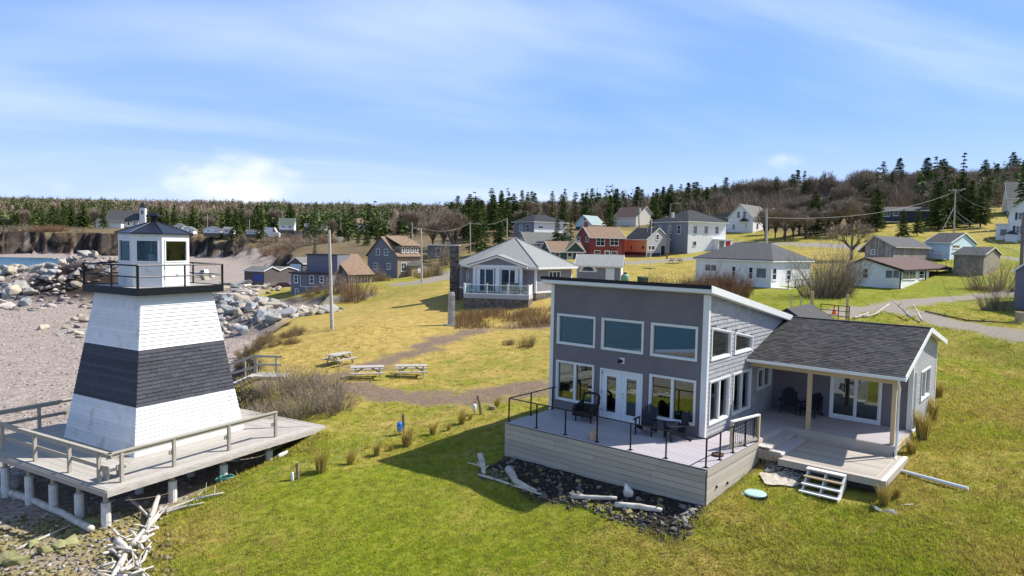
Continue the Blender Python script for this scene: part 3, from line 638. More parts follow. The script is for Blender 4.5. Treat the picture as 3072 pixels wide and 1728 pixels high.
# ------------------------------------------------------------------ the grey house with the tall shed roof
HS = thing('grey_house', 'grey shingled modern house with single-pitch roof, large windows, porch wing and raised deck', 'house', HO, -HYAW)
FW_, SD = 7.25, 8.25                  # facade width, side depth
def rtop(y): return 5.44 - .188 * y   # underside of the roof over the side wall
def panels(F, L, z0, top, opens, d0, d1):
    """wall pieces between openings; opens: (u0,u1,z0,z1left,z1right); top(u) gives the wall's top"""
    b = MB(); us = sorted({0., L} | {o[0] for o in opens} | {o[1] for o in opens})
    for ua, ub in zip(us[:-1], us[1:]):
        ops = sorted([o for o in opens if o[0] <= ua + 1e-6 and o[1] >= ub - 1e-6], key=lambda o: o[2]); la = lb_ = z0
        for o in ops:
            if o[2] > la + 1e-4: F.slab(b, ua, ub, la, o[2], d0, d1, lb_, o[2])
            f = lambda u: o[3] + (o[4] - o[3]) * (u - o[0]) / (o[1] - o[0]); la, lb_ = f(ua), f(ub)
        F.slab(b, ua, ub, la, top(ua), d0, d1, lb_, top(ub))
    return b
FF = Face((-FW_, 0, 0), (1, 0, 0), (0, -1, 0)); FS = Face((0, 0, 0), (0, 1, 0), (1, 0, 0)); FL = Face((-FW_, 0, 0), (0, 1, 0), (-1, 0, 0)); FB = Face((-FW_, SD, 0), (1, 0, 0), (0, 1, 0))
cols = [(.35, 2.28), (2.63, 4.56), (4.92, 6.85)]
fo = [(a, c_, 2.90, 4.18, 4.18) for a, c_ in cols] + [(cols[0][0], cols[0][1], .44, 2.14, 2.14), (cols[2][0], cols[2][1], .44, 2.14, 2.14), (2.61, 4.60, .0, 2.10, 2.10)]
panels(FF, FW_, -.12, lambda u: 5.43, fo, -.16, 0).build('front_wall', 'siding_grey', HS)
so = [(.31, 2.16, .45, 2.13, 2.13), (2.54, 4.41, .45, 2.13, 2.13), (5.2, 6.78, 1.08, 2.0, 2.0), (.31, 2.16, 2.92, 4.19, 3.88), (2.54, 4.41, 2.92, 3.82, 3.49)]
panels(FS, SD, -.12, rtop, so, -.16, -.012).build('side_wall', 'siding_grey', HS)
lo = [(1.0, 2.6, 2.6, 3.8, 3.8), (1.2, 2.8, .5, 2.0, 2.0), (5, 6.6, .8, 2.0, 2.0)]
panels(FL, SD, -.8, rtop, lo, -.16, 0).build('side_wall', 'siding_grey', HS)
panels(FB, FW_, -.8, lambda u: rtop(SD), [(1, 2.6, .9, 2.0, 2.0), (4, 5.6, .9, 2.0, 2.0)], -.16, 0).build('back_wall', 'siding_grey', HS)
b = MB(); b.box(-FW_ + .16, -.16, .16, SD - .16, -.1, .02); b.build('floor', 'interior_floor', HS)
b = MB(); b.box(-FW_ + .165, -2.9, 4.6, 4.7, .02, 4.5); b.box(-2.9, -.165, 5.0, 5.1, .02, 2.44); b.box(-2.895, -.165, 6.2, 6.3, 2.6, 4.2); b.build('partition', 'interior_wall', HS)
b = MB(); b.box(-FW_ + .17, -.17, 3.2, 5.0, 2.45, 2.6); b.build('loft_floor', 'interior_wall', HS)
b = MB(); b.box(-6.3, -4.4, 2.5, 3.3, .02, .48); b.box(-6.3, -4.4, 3.2, 3.45, .48, .9); b.build('sofa', 'dark_chair', HS)
def win(F, par, u0, u1, z0, z1, z1b=None, mull=1, trim=.085, m='white_trim', gl='house_glass', sill=False, d=.0):
    w = MB(); z1b = z1 if z1b is None else z1b
    F.ring(w, u0 - .02, u1 + .02, z0 - .02, z1 + .02, trim * .62, d - .02, d + .045, z1b + .02)
    i = trim * .62 - .02
    F.ring(w, u0 + i, u1 - i, z0 + i, z1 - i + (z1b - z1) * i / (u1 - u0), trim * .55, d - .11, d + .012, z1b - i - (z1b - z1) * i / (u1 - u0))
    s = i + trim * .55
    for k in range(1, mull):
        um = u0 + (u1 - u0) * k / mull; F.slab(w, um - .055, um + .055, z0 + s, min(z1, z1b) - s, d - .1, d + .018)
    wo = w.build('window', m, par)
    for k in range(mull):
        ua = u0 + (u1 - u0) * k / mull + (s if k == 0 else .055); ub = u0 + (u1 - u0) * (k + 1) / mull - (s if k == mull - 1 else .055)
        zf = lambda u: z1 + (z1b - z1) * (u - u0) / (u1 - u0) - s
        g = MB(); F.slab(g, ua, ub, z0 + s, zf(ua), d - .075, d - .07, None, zf(ub)); g.build('pane', gl, wo)
    return wo
for o in fo[:3]: win(FF, HS, o[0], o[1], o[2], o[3])
for o in fo[3:5]: win(FF, HS, o[0], o[1], o[2], o[3], mull=2)
# french doors
o = fo[5]; b = MB(); FF.ring(b, o[0], o[1], .0, 2.1, .05, -.12, .05, None, .03); b.build('door_frame', 'door_white', HS)
for k in range(2):
    a0 = o[0] + .055 + k * .945; a1 = a0 + .935; dl = MB(); FF.ring(dl, a0, a1, .04, 2.045, .24, -.08, -.03, None, .27)
    do = dl.build('door', 'door_white', HS); g = MB(); FF.slab(g, a0 + .24, a1 - .24, .31, 1.805, -.06, -.055); g.build('pane', 'house_glass', do)
    gr = MB(); FF.ring(gr, a0 + .225, a1 - .225, .295, 1.82, .02, -.03, -.02); gr.build('pane_bead', 'door_white', do)
    for z in (.3, 1.05, 1.85):
        hi = MB(); u = a0 + .005 if k == 0 else a1 - .005; FF.slab(hi, u - .012, u + .012, z, z + .1, -.03, -.012); hi.build('hinge', 'black_paint', do)
    if k == 1:
        ha = MB(); ha.tube([FF.p(a0 + .08, 1.0, -.03), FF.p(a0 + .08, 1.0, .03), FF.p(a0 + .19, 1.0, .03)], .012, 6); ha.tube([FF.p(a0 + .08, 1.14, -.03), FF.p(a0 + .08, 1.14, .0)], .03, 10); ha.build('handle', 'metal_grey', do)
b = MB(); FF.slab(b, 3.52, 3.74, 2.40, 2.64, 0, .03); lb_ = b.build('light_plate', 'white_trim', HS)
b = MB(); b.tube([FF.p(3.60, 2.5, .03), FF.p(3.60, 2.5, .12)], .07, 10); b.tube([FF.p(3.60, 2.56, .1), FF.p(3.57, 2.46, .2)], .06, 10); b.build('flood_lamp', 'black_paint', lb_)
plank('socket', 'white_trim', HS, (-FW_ + 2.42, -.02, .38), (.10, .04, .16))
for i, o in enumerate(so):
    win(FS, HS, o[0], o[1], o[2], o[3], o[4], mull=1 if i >= 3 else 2, trim=.10, d=.005)
for i, o in enumerate(lo): win(FL, HS, o[0], o[1], o[2], o[3], o[4])
for o in ((1, 2.6, .9, 2.0), (4, 5.6, .9, 2.0)): win(FB, HS, *o)
# corner boards
for (x0, x1, y0, y1, zt) in ((-.20, .008, -.028, -.003, 5.42), (.0095, .032, -.027, .12, 5.40), (-FW_ - .008, -FW_ + .14, -.028, -.003, 5.42), (-FW_ - .032, -FW_ - .0095, -.027, .12, 5.40)):
    b = MB(); b.box(x0, x1, y0, y1, -.10, zt); b.build('corner_board', 'white_trim', HS)
# shingles on the sunny side wall: course by course round the openings
cells = []; ex = .168; zz = -.10; row = 0
while zz < 5.4:
    u = .121 - (.2 if row % 2 else 0.05)
    while u < SD:
        w = random.choice((.30, .36, .42, .48, .6)); a, c_ = max(u, .123), min(u + w, SD); u += w
        if c_ - a < .05: continue
        segs = [(a, c_)]
        for o in so:
            if zz + ex * .6 > o[2] - .03 and zz + ex * .4 < max(o[3], o[4]) + .02:
                ns = []
                for s0, s1 in segs:
                    tt = o[3] + (o[4] - o[3]) * ((s0 + s1) / 2 - o[0]) / (o[1] - o[0])
                    if zz + .3 * ex > tt + .0: ns.append((s0, s1)); continue
                    lo0, hi0 = o[0] - .021, o[1] + .021
                    if s0 < lo0: ns.append((s0, min(s1, lo0)))
                    if s1 > hi0: ns.append((max(s0, hi0), s1))
                segs = ns
        for s0, s1 in segs:
            if s1 - s0 < .04: continue
            t0, t1 = min(zz + ex, rtop(s0) - .002), min(zz + ex, rtop(s1) - .002)
            if min(t0, t1) < zz + .02: continue
            cells.append((s0, s1, zz, t0, t1))
    zz += ex; row += 1
def shingle_mb(c_, b):
    s0, s1, z0, t0, t1 = c_; pr = .028 + random.uniform(-.004, .005); g = .004
    F = FS; b.hex8([F.p(s0 + g, z0, pr), F.p(s1 - g, z0, pr), F.p(s1 - g, z0, -.012), F.p(s0 + g, z0, -.012)], [F.p(s0 + g, t0, .004), F.p(s1 - g, t1, .004), F.p(s1 - g, t1, -.012), F.p(s0 + g, t0, -.012)]); return b
cells.sort(key=lambda q: (q[0] > 4.6, q[0] + .3 * abs(q[2] - 2.5)))
for c_ in cells[:300]: shingle_mb(c_, MB()).build('shingle', 'shake_grey', HS)
b = MB(); [shingle_mb(c_, b) for c_ in cells[300:]]; b.build('shingles', 'shake_grey', HS, kind='stuff')
# main roof slab: black metal on white fascia
y0, y1, x0, x1 = -.42, SD + .3, -FW_ - .28, .27
zr = lambda y: 5.44 - .188 * y
b = MB(); b.hex8([(x0, y0, zr(y0)), (x1, y0, zr(y0)), (x1, y1, zr(y1)), (x0, y1, zr(y1))], [(x0, y0, zr(y0) + .14), (x1, y0, zr(y0) + .14), (x1, y1, zr(y1) + .14), (x0, y1, zr(y1) + .14)]); rf = b.build('roof', 'white_trim', HS)
b = MB(); e = .03; b.hex8([(x0 - e, y0 - e, zr(y0 - e) + .145), (x1 - .005, y0 - e, zr(y0 - e) + .145), (x1 - .005, y1 + e, zr(y1 + e) + .145), (x0 - e, y1 + e, zr(y1 + e) + .145)], [(x0 - e, y0 - e, zr(y0 - e) + .28), (x1 - .005, y0 - e, zr(y0 - e) + .28), (x1 - .005, y1 + e, zr(y1 + e) + .28), (x0 - e, y1 + e, zr(y1 + e) + .28)]); b.build('roof_membrane', 'roof_black', rf)
b = MB(); b.hex8([(x1 + .001, y0 - .04, zr(y0) + .03), (x1 + .03, y0 - .04, zr(y0) + .03), (x1 + .03, y1, zr(y1) + .03), (x1 + .001, y1, zr(y1) + .03)], [(x1 + .001, y0 - .04, zr(y0) + .29), (x1 + .03, y0 - .04, zr(y0) + .29), (x1 + .03, y1, zr(y1) + .29), (x1 + .001, y1, zr(y1) + .29)]); b.build('barge_board', 'white_trim', rf)
# ---- porch wing
WX, WY0, WY1 = 5.55, 7.1, 12.45; EY, EZ, RY, RZ = 3.86, 2.52, 8.65, 3.92
sl = (RZ - EZ) / (RY - EY)
wz = lambda y: (EZ + sl * (y - EY)) if y < RY else RZ - (y - RY) * (RZ - 3.02) / (12.85 - RY)
FWf = Face((.0, WY0, 0), (1, 0, 0), (0, -1, 0)); FWr = Face((WX, WY0, 0), (0, 1, 0), (1, 0, 0))
panels(FWf, WX, -.12, lambda u: wz(WY0) - .05, [(2.49, 4.45, .02, 1.98, 1.98)], -.14, 0).build('wing_wall', 'siding_grey', HS)
so2 = [(1.72, 3.70, .88, 2.14, 2.14)]
b = MB(); us = [0, 1.55, 1.72, 3.70, WY1 - WY0]
b = panels(FWr, 1.55, -.12, lambda u: wz(WY0 + u) - .05, [], -.14, 0)
FWr2 = Face((WX, WY0 + 1.55, 0), (0, 1, 0), (1, 0, 0)); b2 = panels(FWr2, WY1 - WY0 - 1.55, -.12, lambda u: wz(WY0 + 1.55 + u) - .05, [(.17, 2.15, .88, 2.14, 2.14)], -.14, 0); b.add(b2.v, b2.f); b.build('wing_wall', 'shake_grey', HS)
b = MB(); b.box(0.01, WX - .15, WY1 - .14, WY1, -.12, 2.98); b.build('wing_wall', 'siding_grey', HS)
b = MB(); b.box(.01, WX - .15, WY0 + .15, WY1 - .15, -.1, .015); b.build('floor', 'interior_floor', HS)
b = MB(); b.box(.02, WX - .16, 10.2, 10.3, .02, 2.5); b.box(3.0, 4.6, 8.6, 9.8, .02, .55); b.build('partition', 'interior_wall', HS)
# gable courses on the wing's sunny end
zz = -.1
while zz < 3.8:
    L = WY1 - WY0
    def span(z):
        us_ = [u for u in np.linspace(.12, L - .12, 120) if wz(WY0 + u) - .07 > z]; return (us_[0], us_[-1]) if us_ else None
    s_ = span(zz + .05)
    if s_:
        segs = [s_]
        if .86 < zz + .08 < 2.16: segs = [(s_[0], 1.70), (3.72, s_[1])]
        for a, c_ in segs:
            if c_ - a > .1: q = MB(); F = FWr; q.hex8([F.p(a, zz, .022), F.p(c_, zz, .022), F.p(c_, zz, .001), F.p(a, zz, .001)], [F.p(a, zz + .167, .004), F.p(c_, zz + .167, .004), F.p(c_, zz + .167, .001), F.p(a, zz + .167, .001)]); q.build('shingle_course', 'shake_grey', HS)
    zz += .168
win(FWr, HS, 1.72, 3.70, .88, 2.14, mull=2, trim=.10, d=.02)
for x0, x1, y0, y1, zt in ((WX - .14, WX + .004, WY0 - .026, WY0 - .002, wz(WY0) - .06), (WX + .005, WX + .034, WY0 - .025, WY0 + .12, wz(WY0) - .06), (WX + .005, WX + .034, WY1 - .13, WY1 + .01, 3.0)):
    b = MB(); b.box(x0, x1, y0, y1, -.1, zt); b.build('corner_board', 'white_trim', HS)
# sliding door
b = MB(); FWf.ring(b, 2.47, 4.47, .0, 2.0, .07, -.1, .04); b.build('door_frame', 'door_white', HS)
for k in range(2):
    a0 = 2.54 + k * .93; dl = MB(); FWf.ring(dl, a0, a0 + .935, .075, 1.93, .07, -.06 + .03 * k, -.025 + .03 * k, None, .1); do = dl.build('sliding_door', 'door_white', HS)
    g = MB(); FWf.slab(g, a0 + .07, a0 + .865, .175, 1.86, -.045 + .03 * k, -.04 + .03 * k); g.build('pane', 'house_glass', do)
# wing roof
def roof_slab(y0, z0, y1, z1, x0, x1, t, nm, m, par):
    b = MB(); n = Vector((0, -(z1 - z0), y1 - y0)).normalized() * t
    b.hex8([(x0, y0, z0), (x1, y0, z0), (x1, y1, z1), (x0, y1, z1)], [(x0, y0 + n.y, z0 + n.z), (x1, y0 + n.y, z0 + n.z), (x1, y1 + n.y, z1 + n.z), (x0, y1 + n.y, z1 + n.z)]); return b.build(nm, m, par)
wr = roof_slab(EY, EZ, RY, RZ, .036, 5.86, .12, 'roof', 'white_trim', HS); roof_slab(RY + .001, RZ, 12.85, 3.02, -FW_ * .0 + .036, 5.86, .12, 'roof_back', 'white_trim', HS)
roof_slab(RY + .01, RZ + .125, 12.88, 3.13, .036, 5.88, .02, 'roof_shingles', 'asphalt_shingle', HS)
# asphalt shingle courses, tabs with uneven laps
b = MB(); rows = 34; ln = math.hypot(RY - EY, RZ - EZ); ty, tz = (RY - EY) / ln, (RZ - EZ) / ln; nn = Vector((0, -tz, ty))
RP = lambda x, s, h: Vector((x, EY - .03 * ty, EZ - .03 * tz)) + Vector((0, ty, tz)) * s + nn * (.122 + h)
for r in range(rows):
    s0 = (ln + .03) * r / rows; s1 = s0 + ln / rows + .02; x = .04 + (.0 if r % 2 else -.17) + random.uniform(-.1, .02)
    while x < 5.9:
        w = random.choice((.14, .2, .26, .34)); a, c_ = max(x, .04), min(x + w, 5.88); x += w
        if c_ - a < .02: continue
        h = random.choice((.006, .010, .013)); b.hex8([RP(a, s0, 0), RP(c_ - .003, s0, 0), RP(c_ - .003, s1, 0), RP(a, s1, 0)], [RP(a, s0, h + .008), RP(c_ - .003, s0, h + .008), RP(c_ - .003, s1, .002), RP(a, s1, .002)])
def vcol_mb(o, per):   # random tint per piece of `per` vertices
    me = o.data; n = len(me.vertices); k = n // per + 1; t = np.repeat(RNG.uniform(.55, 1.5, k), per)[:n]; a = me.attributes.new('tint', 'FLOAT_COLOR', 'POINT'); a.data.foreach_set('color', np.c_[t, t, t, np.ones(n)].astype(np.float32).ravel())
mat('shingle_tabs', (.048, .047, .050), .88, .3, 30, .003, 150, attr='tint')
so_ = b.build('roof_shingles', 'shingle_tabs', HS, kind='stuff'); vcol_mb(so_, 8)
b = MB(); b.bar((.04, RY, RZ + .135), (5.88, RY, RZ + .135), .22, .03); b.build('ridge_cap', 'asphalt_shingle', HS)
for (ya, za, yb, zb_) in ((EY - .02, EZ, RY, RZ), (RY, RZ, 12.87, 3.0)):
    b = MB(); b.hex8([(5.862, ya, za - .06), (5.895, ya, za - .06), (5.895, yb, zb_ - .06), (5.862, yb, zb_ - .06)], [(5.862, ya, za + .145), (5.895, ya, za + .145), (5.895, yb, zb_ + .145), (5.862, yb, zb_ + .145)]); b.build('barge_board', 'white_trim', wr)
# gutter, beam, posts, downspout
b = MB(); b.box(.04, 5.90, EY - .12, EY - .012, EZ - .02, EZ + .09); b.build('gutter', 'white_trim', HS)
b = MB(); b.box(.02, 5.56, 4.22, 4.36, 2.26, 2.48); b.build('porch_beam', 'new_wood', HS)
for x in (2.45, 5.47):
    b = MB(); b.box(x - .075, x + .075, 4.215, 4.365, .0, 2.258); b.build('porch_post', 'new_wood', HS)
b = MB(); b.tube([(5.66, EY - .05, 2.50), (5.66, EY + .02, 2.38), (5.66, 4.06, 2.2), (5.66, 4.06, .25), (5.66, 4.03, .0), (5.66, 3.98, -.1), (5.66, 3.98, -.36), (5.72, 3.7, -.42)], .045, 8); b.build('downspout', 'white_trim', HS)
b = MB(); b.tube([(5.62, 7.32, 2.36), (5.64, 7.32, 2.3), (5.64, 7.32, .05)], .045, 8); b.build('downspout', 'white_trim', HS)
b = MB(); b.box(WX + .002, WX + .05, WY0 + .1, WY1, -.2, -.1); b.build('skirt_trim', 'white_trim', HS)
# ---- decks
mat('lower_deck', (.34, .30, .255), .75, .12, 3, .0015, 60, rnd=.14, grain=(1, 22, 8), col2=(.46, .415, .36))
def boards(x0, x1, y0, y1, z, w, along, nm='deck_board', m='house_deck', th=.036):
    if along == 'x':
        n = round((y1 - y0) / w); ww = (y1 - y0) / n
        for i in range(n): plank(nm, m, HS, ((x0 + x1) / 2, y0 + (i + .5) * ww, z - th / 2 + random.uniform(-.0015, .0015)), (x1 - x0, ww - .011, th))
    else:
        n = round((x1 - x0) / w); ww = (x1 - x0) / n
        for i in range(n): plank(nm, m, HS, (x0 + (i + .5) * ww, (y0 + y1) / 2, z - th / 2 + random.uniform(-.0015, .0015)), (y1 - y0, ww - .011, th), (0, 0, math.pi / 2))
DX0, DX1, DY0 = -6.95, 1.60, -3.32
boards(DX0, DX1, DY0, -.03, 0, .145, 'x')
boards(.035, 1.60, -.03, 4.1, 0, .145, 'y')
boards(.035, 5.62, 4.1, WY0 - .03, 0, .145, 'x')
# skirts: horizontal boards, uneven greys
sk = .205
for i in range(7):
    z = -.05 - sk * (i + .5)
    cuts = [DX0, random.uniform(-5, -2.5), random.uniform(-1.5, .2), DX1]
    for a, c_ in zip(cuts[:-1], cuts[1:]): plank('skirt_board', 'skirt_wood', HS, ((a + c_) / 2, DY0 - .03 + random.uniform(-.003, .003), z), (c_ - a - .008, .035, sk - .013))
    plank('skirt_board', 'skirt_wood', HS, (DX1 + .03 + random.uniform(-.003, .003), (DY0 + 1.12) / 2, z), (1.12 - DY0 - .0, .035, sk - .013), (0, 0, math.pi / 2))
    plank('skirt_board', 'skirt_wood', HS, (DX0 - .03, (DY0 - .0) / 2, z), (-DY0, .035, sk - .013), (0, 0, math.pi / 2))
q = MB(); q.box(DX0 + .1, DX1 - .1, DY0 + .05, DY0 + .07, -1.4, -.06); q.box(DX1 - .08, DX1 - .06, DY0 + .05, 1.0, -1.4, -.06); q.build('skirt_gap_shade', 'black_paint', HS)  # black sheet added for the shade seen through the skirt gaps
plank('deck_fascia', 'skirt_wood', HS, (DX1 + .057, (DY0 + 1.12) / 2, -.12), (1.12 - DY0 + .06, .02, .22), (0, 0, math.pi / 2))
for i in range(2):
    q = MB(); y = -2.6 + i * .9; q.tube([(DX1 + .05, y, -.75 - .1 * i), (DX1 + .09, y, -.75 - .1 * i)], .05, 8); q.build('vent', 'black_paint', HS)
# black metal railing
def rpost(x, y):
    q = MB(); q.box(x - .022, x + .022, y - .022, y + .022, .01, .94); q.box(x - .07, x + .07, y - .07, y + .07, .002, .018); q.build('rail_post', 'black_paint', HS)
for x in (-6.92, -5.5, -4.12, -2.70, -1.30, .08): rpost(x, -3.18)
for y in (-3.16, -2.06, -.95, .16, 1.0): rpost(1.51, y)
for y in (-1.75, -.25): rpost(-6.92, y)
for a, c_ in (((-6.92, -3.18), (1.51, -3.18)), ((1.51, -3.18), (1.51, 1.08)), ((-6.92, -3.18), (-6.92, -.03))):
    q = MB(); q.bar((*a, .955), (*c_, .955), .05, .035); q.build('top_rail', 'black_paint', HS)
for k in range(6):
    z = .16 + k * .13; q = MB(); q.tube([(1.51, -.9, z), (1.51, 1.08, z)], .006, 5); q.build('cable', 'metal_grey', HS)
# wooden gate frame with black balusters across the deck's right side
for y in (-.52, 1.12):
    q = MB(); q.box(1.22, 1.32, y - .05, y + .05, .0, .98) if y < 0 else q.box(1.57, 1.67, y - .05, y + .05, -1.0, .98); q.build('wood_post', 'new_wood', HS)
q = MB(); q.bar((1.27, -.57, 1.0), (1.62, 1.17, 1.0), .12, .05); q.build('wood_rail', 'tread_white', HS)
q = MB(); q.bar((1.27, -.47, .12), (1.62, 1.07, .12), .05, .09); q.build('wood_rail', 'skirt_wood', HS)
for k in range(1, 13):
    t = k / 13; x, y = 1.27 + .35 * t, -.52 + 1.64 * t; q = MB(); q.tube([(x, y, .16), (x, y, .975)], .011, 6); q.build('baluster', 'black_paint', HS)
# broad stairs from the upper deck down to the lower deck
for i, (x0, x1, z) in enumerate(((1.60, 1.62, -.001), (1.605, 2.07, -.15), (2.075, 2.53, -.29))):
    if i: plank('stair_tread', 'house_deck' , HS, ((x0 + x1) / 2, 2.6, z - .02), (x1 - x0, 2.98, .04)); plank('stair_tread_sunlit_end', 'tread_white', HS, ((x0 + x1) / 2, 1.25 - i * .02, z - .019), (x1 - x0 + .03, .28, .044))  # near ends of the treads painted white to look sunlit
    plank('stair_riser', 'skirt_wood', HS, (x1 - .02 if i else 1.60, 2.6, z - .115), (.03, 2.98, .15))
plank('stair_side', 'skirt_wood', HS, (2.05, 1.08, -.42), (.9, .03, .36))
# lower deck
LZ = -.40; boards(2.54, 5.62, .80, 4.06, LZ, .145, 'x', m='lower_deck'); boards(5.62, 5.98, .80, 4.35, LZ, .14, 'y', m='lower_deck')
plank('deck_fascia', 'skirt_wood', HS, (4.26, .775, LZ - .10), (3.5, .04, .24)); plank('deck_fascia', 'skirt_wood', HS, (6.0, 2.56, LZ - .10), (3.55, .04, .24), (0, 0, math.pi / 2)); plank('deck_edge_board', 'tread_white', HS, (5.93, 2.55, LZ + .008), (3.6, .13, .03), (0, 0, math.pi / 2))
plank('deck_edge_board', 'skirt_wood', HS, (4.2, .85, LZ + .006), (3.35, .14, .03))
plank('porch_fascia', 'skirt_wood', HS, (3.6, 4.075, -.13), (4.05, .04, .22)); plank('porch_fascia', 'new_wood', HS, (5.64, 5.6, -.14), (2.95, .04, .24), (0, 0, math.pi / 2))
q = MB(); q.box(1.7, 5.55, 4.05, 4.07, -.42, -.24); q.build('porch_skirt', 'skirt_wood', HS)
for x, y in ((5.75, 1.2), (3.2, 1.3), (5.75, 3.8), (2.8, 3.6)):
    q = MB(); q.box(x - .07, x + .07, y - .07, y + .07, -1.35, LZ - .05); q.build('deck_post', 'skirt_wood', HS)
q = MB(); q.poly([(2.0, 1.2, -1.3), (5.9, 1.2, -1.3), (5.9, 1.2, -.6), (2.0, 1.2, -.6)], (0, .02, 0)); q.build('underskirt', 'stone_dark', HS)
# steps to the lawn: white-edged treads on stringers
ST = thing('front_steps', None, None, (0, 0, 0)); ST.parent = HS
for i in range(4):
    y = .70 - .24 * i; z = LZ - .02 - .20 * i; plank('tread', 'tread_white' if i != 1 else 'new_wood', ST, (4.20 - .0 * i, y - .10, z - .02), (1.26, .25, .045))
for x in (3.62, 4.2, 4.78):
    q = MB(); q.poly([(x, .75, LZ - .07), (x, .48, LZ - .09), (x, -.16, LZ - .66), (x, -.18, -1.30), (x, .0, -1.30), (x, .75, -.8)], (.045, 0, 0)); q.build('stringer', 'tread_white', ST)
# ------------------------------------------------------------------ village materials
def sid(name, col, pitch=.12, lip=.012, **k): mat(name, col, .7, .06, 1.5, lines=(pitch, lip), **k)
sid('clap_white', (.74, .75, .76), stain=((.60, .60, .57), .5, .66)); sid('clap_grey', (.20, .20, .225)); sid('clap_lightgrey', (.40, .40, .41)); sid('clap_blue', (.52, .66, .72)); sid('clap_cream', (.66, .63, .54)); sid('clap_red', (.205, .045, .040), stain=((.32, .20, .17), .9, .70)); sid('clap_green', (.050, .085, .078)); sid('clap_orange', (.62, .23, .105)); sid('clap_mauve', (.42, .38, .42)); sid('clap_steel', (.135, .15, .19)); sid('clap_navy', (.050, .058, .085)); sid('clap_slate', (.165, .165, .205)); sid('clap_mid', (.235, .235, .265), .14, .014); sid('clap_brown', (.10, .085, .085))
mat('wood_shingle', (.23, .17, .12), .85, .3, 5, .008, 25, col2=(.36, .29, .21)); mat('barn_board', (.25, .225, .205), .85, .25, 2, .004, 40, rnd=.28, col2=(.40, .37, .34)); mat('shed_board', (.26, .225, .18), .85, .2, 2, .004, 40, rnd=.12)
mat('roof_grey', (.085, .085, .088), .9, .25, 5, .006, 60, lines=(.1, .008)); mat('roof_dark', (.030, .032, .037), .85, .25, 4, lines=(.1, .008)); mat('roof_brown', (.115, .072, .062), .88, .18, 3, lines=(.1, .008)); mat('roof_tan', (.225, .155, .105), .9, .18, 3, lines=(.1, .008)); mat('roof_pale', (.255, .265, .255), .9, .14, 4, lines=(.11, .010), stain=((.30, .26, .20), .6, .70)); mat('roof_green', (.085, .115, .095), .85, .15, 3, lines=(.1, .008)); mat('roof_mid', (.15, .15, .14), .9, .2, 3, lines=(.1, .008)); mat('roof_teal', (.26, .33, .33), .9, .15, 3)
mat('field_stone', (.075, .066, .056), .9, .5, 3, .05, 5, col2=(.20, .18, .155)); mat('door_red', (.36, .012, .025), .45, .05, 4); mat('dark_void', (.012, .012, .014), .9, .1, 3); mat('dark_red_board', (.10, .028, .022), .8, .2, 4); mat('trim_dark', (.028, .024, .026), .6, .1, 4)
mat('pole_wood', (.42, .38, .33), .85, .2, 4, .004, 30, col2=(.54, .50, .45)); mat('pole_dark', (.20, .17, .14), .85, .25, 4); mat('wire', (.30, .30, .30), .6, .05, 3); mat('granite', (.30, .28, .27), .85, .3, 6, .03, 8, col2=(.46, .43, .41)); mat('tank_green', (.20, .33, .24), .5, .1, 4); mat('bin_green', (.015, .06, .035), .5, .1, 4); mat('rubber', (.012, .012, .012), .8, .1, 5); mat('car_red', (.10, .008, .014), .25, .1, 3, spec=.6); mat('car_grey', (.10, .11, .13), .25, .1, 3, spec=.6); mat('car_white', (.75, .76, .77), .25, .05, 3, spec=.6); mat('boat_white', (.76, .77, .78), .35, .05, 3); mat('garage_pale', (.45, .56, .66), .5, .05, 3); mat('tarp_blue', (.035, .085, .26), .6, .15, 4); mat('rusty', (.10, .060, .045), .8, .3, 8, metal=.3); mat('cone_orange', (.80, .13, .03), .5, .05, 4)
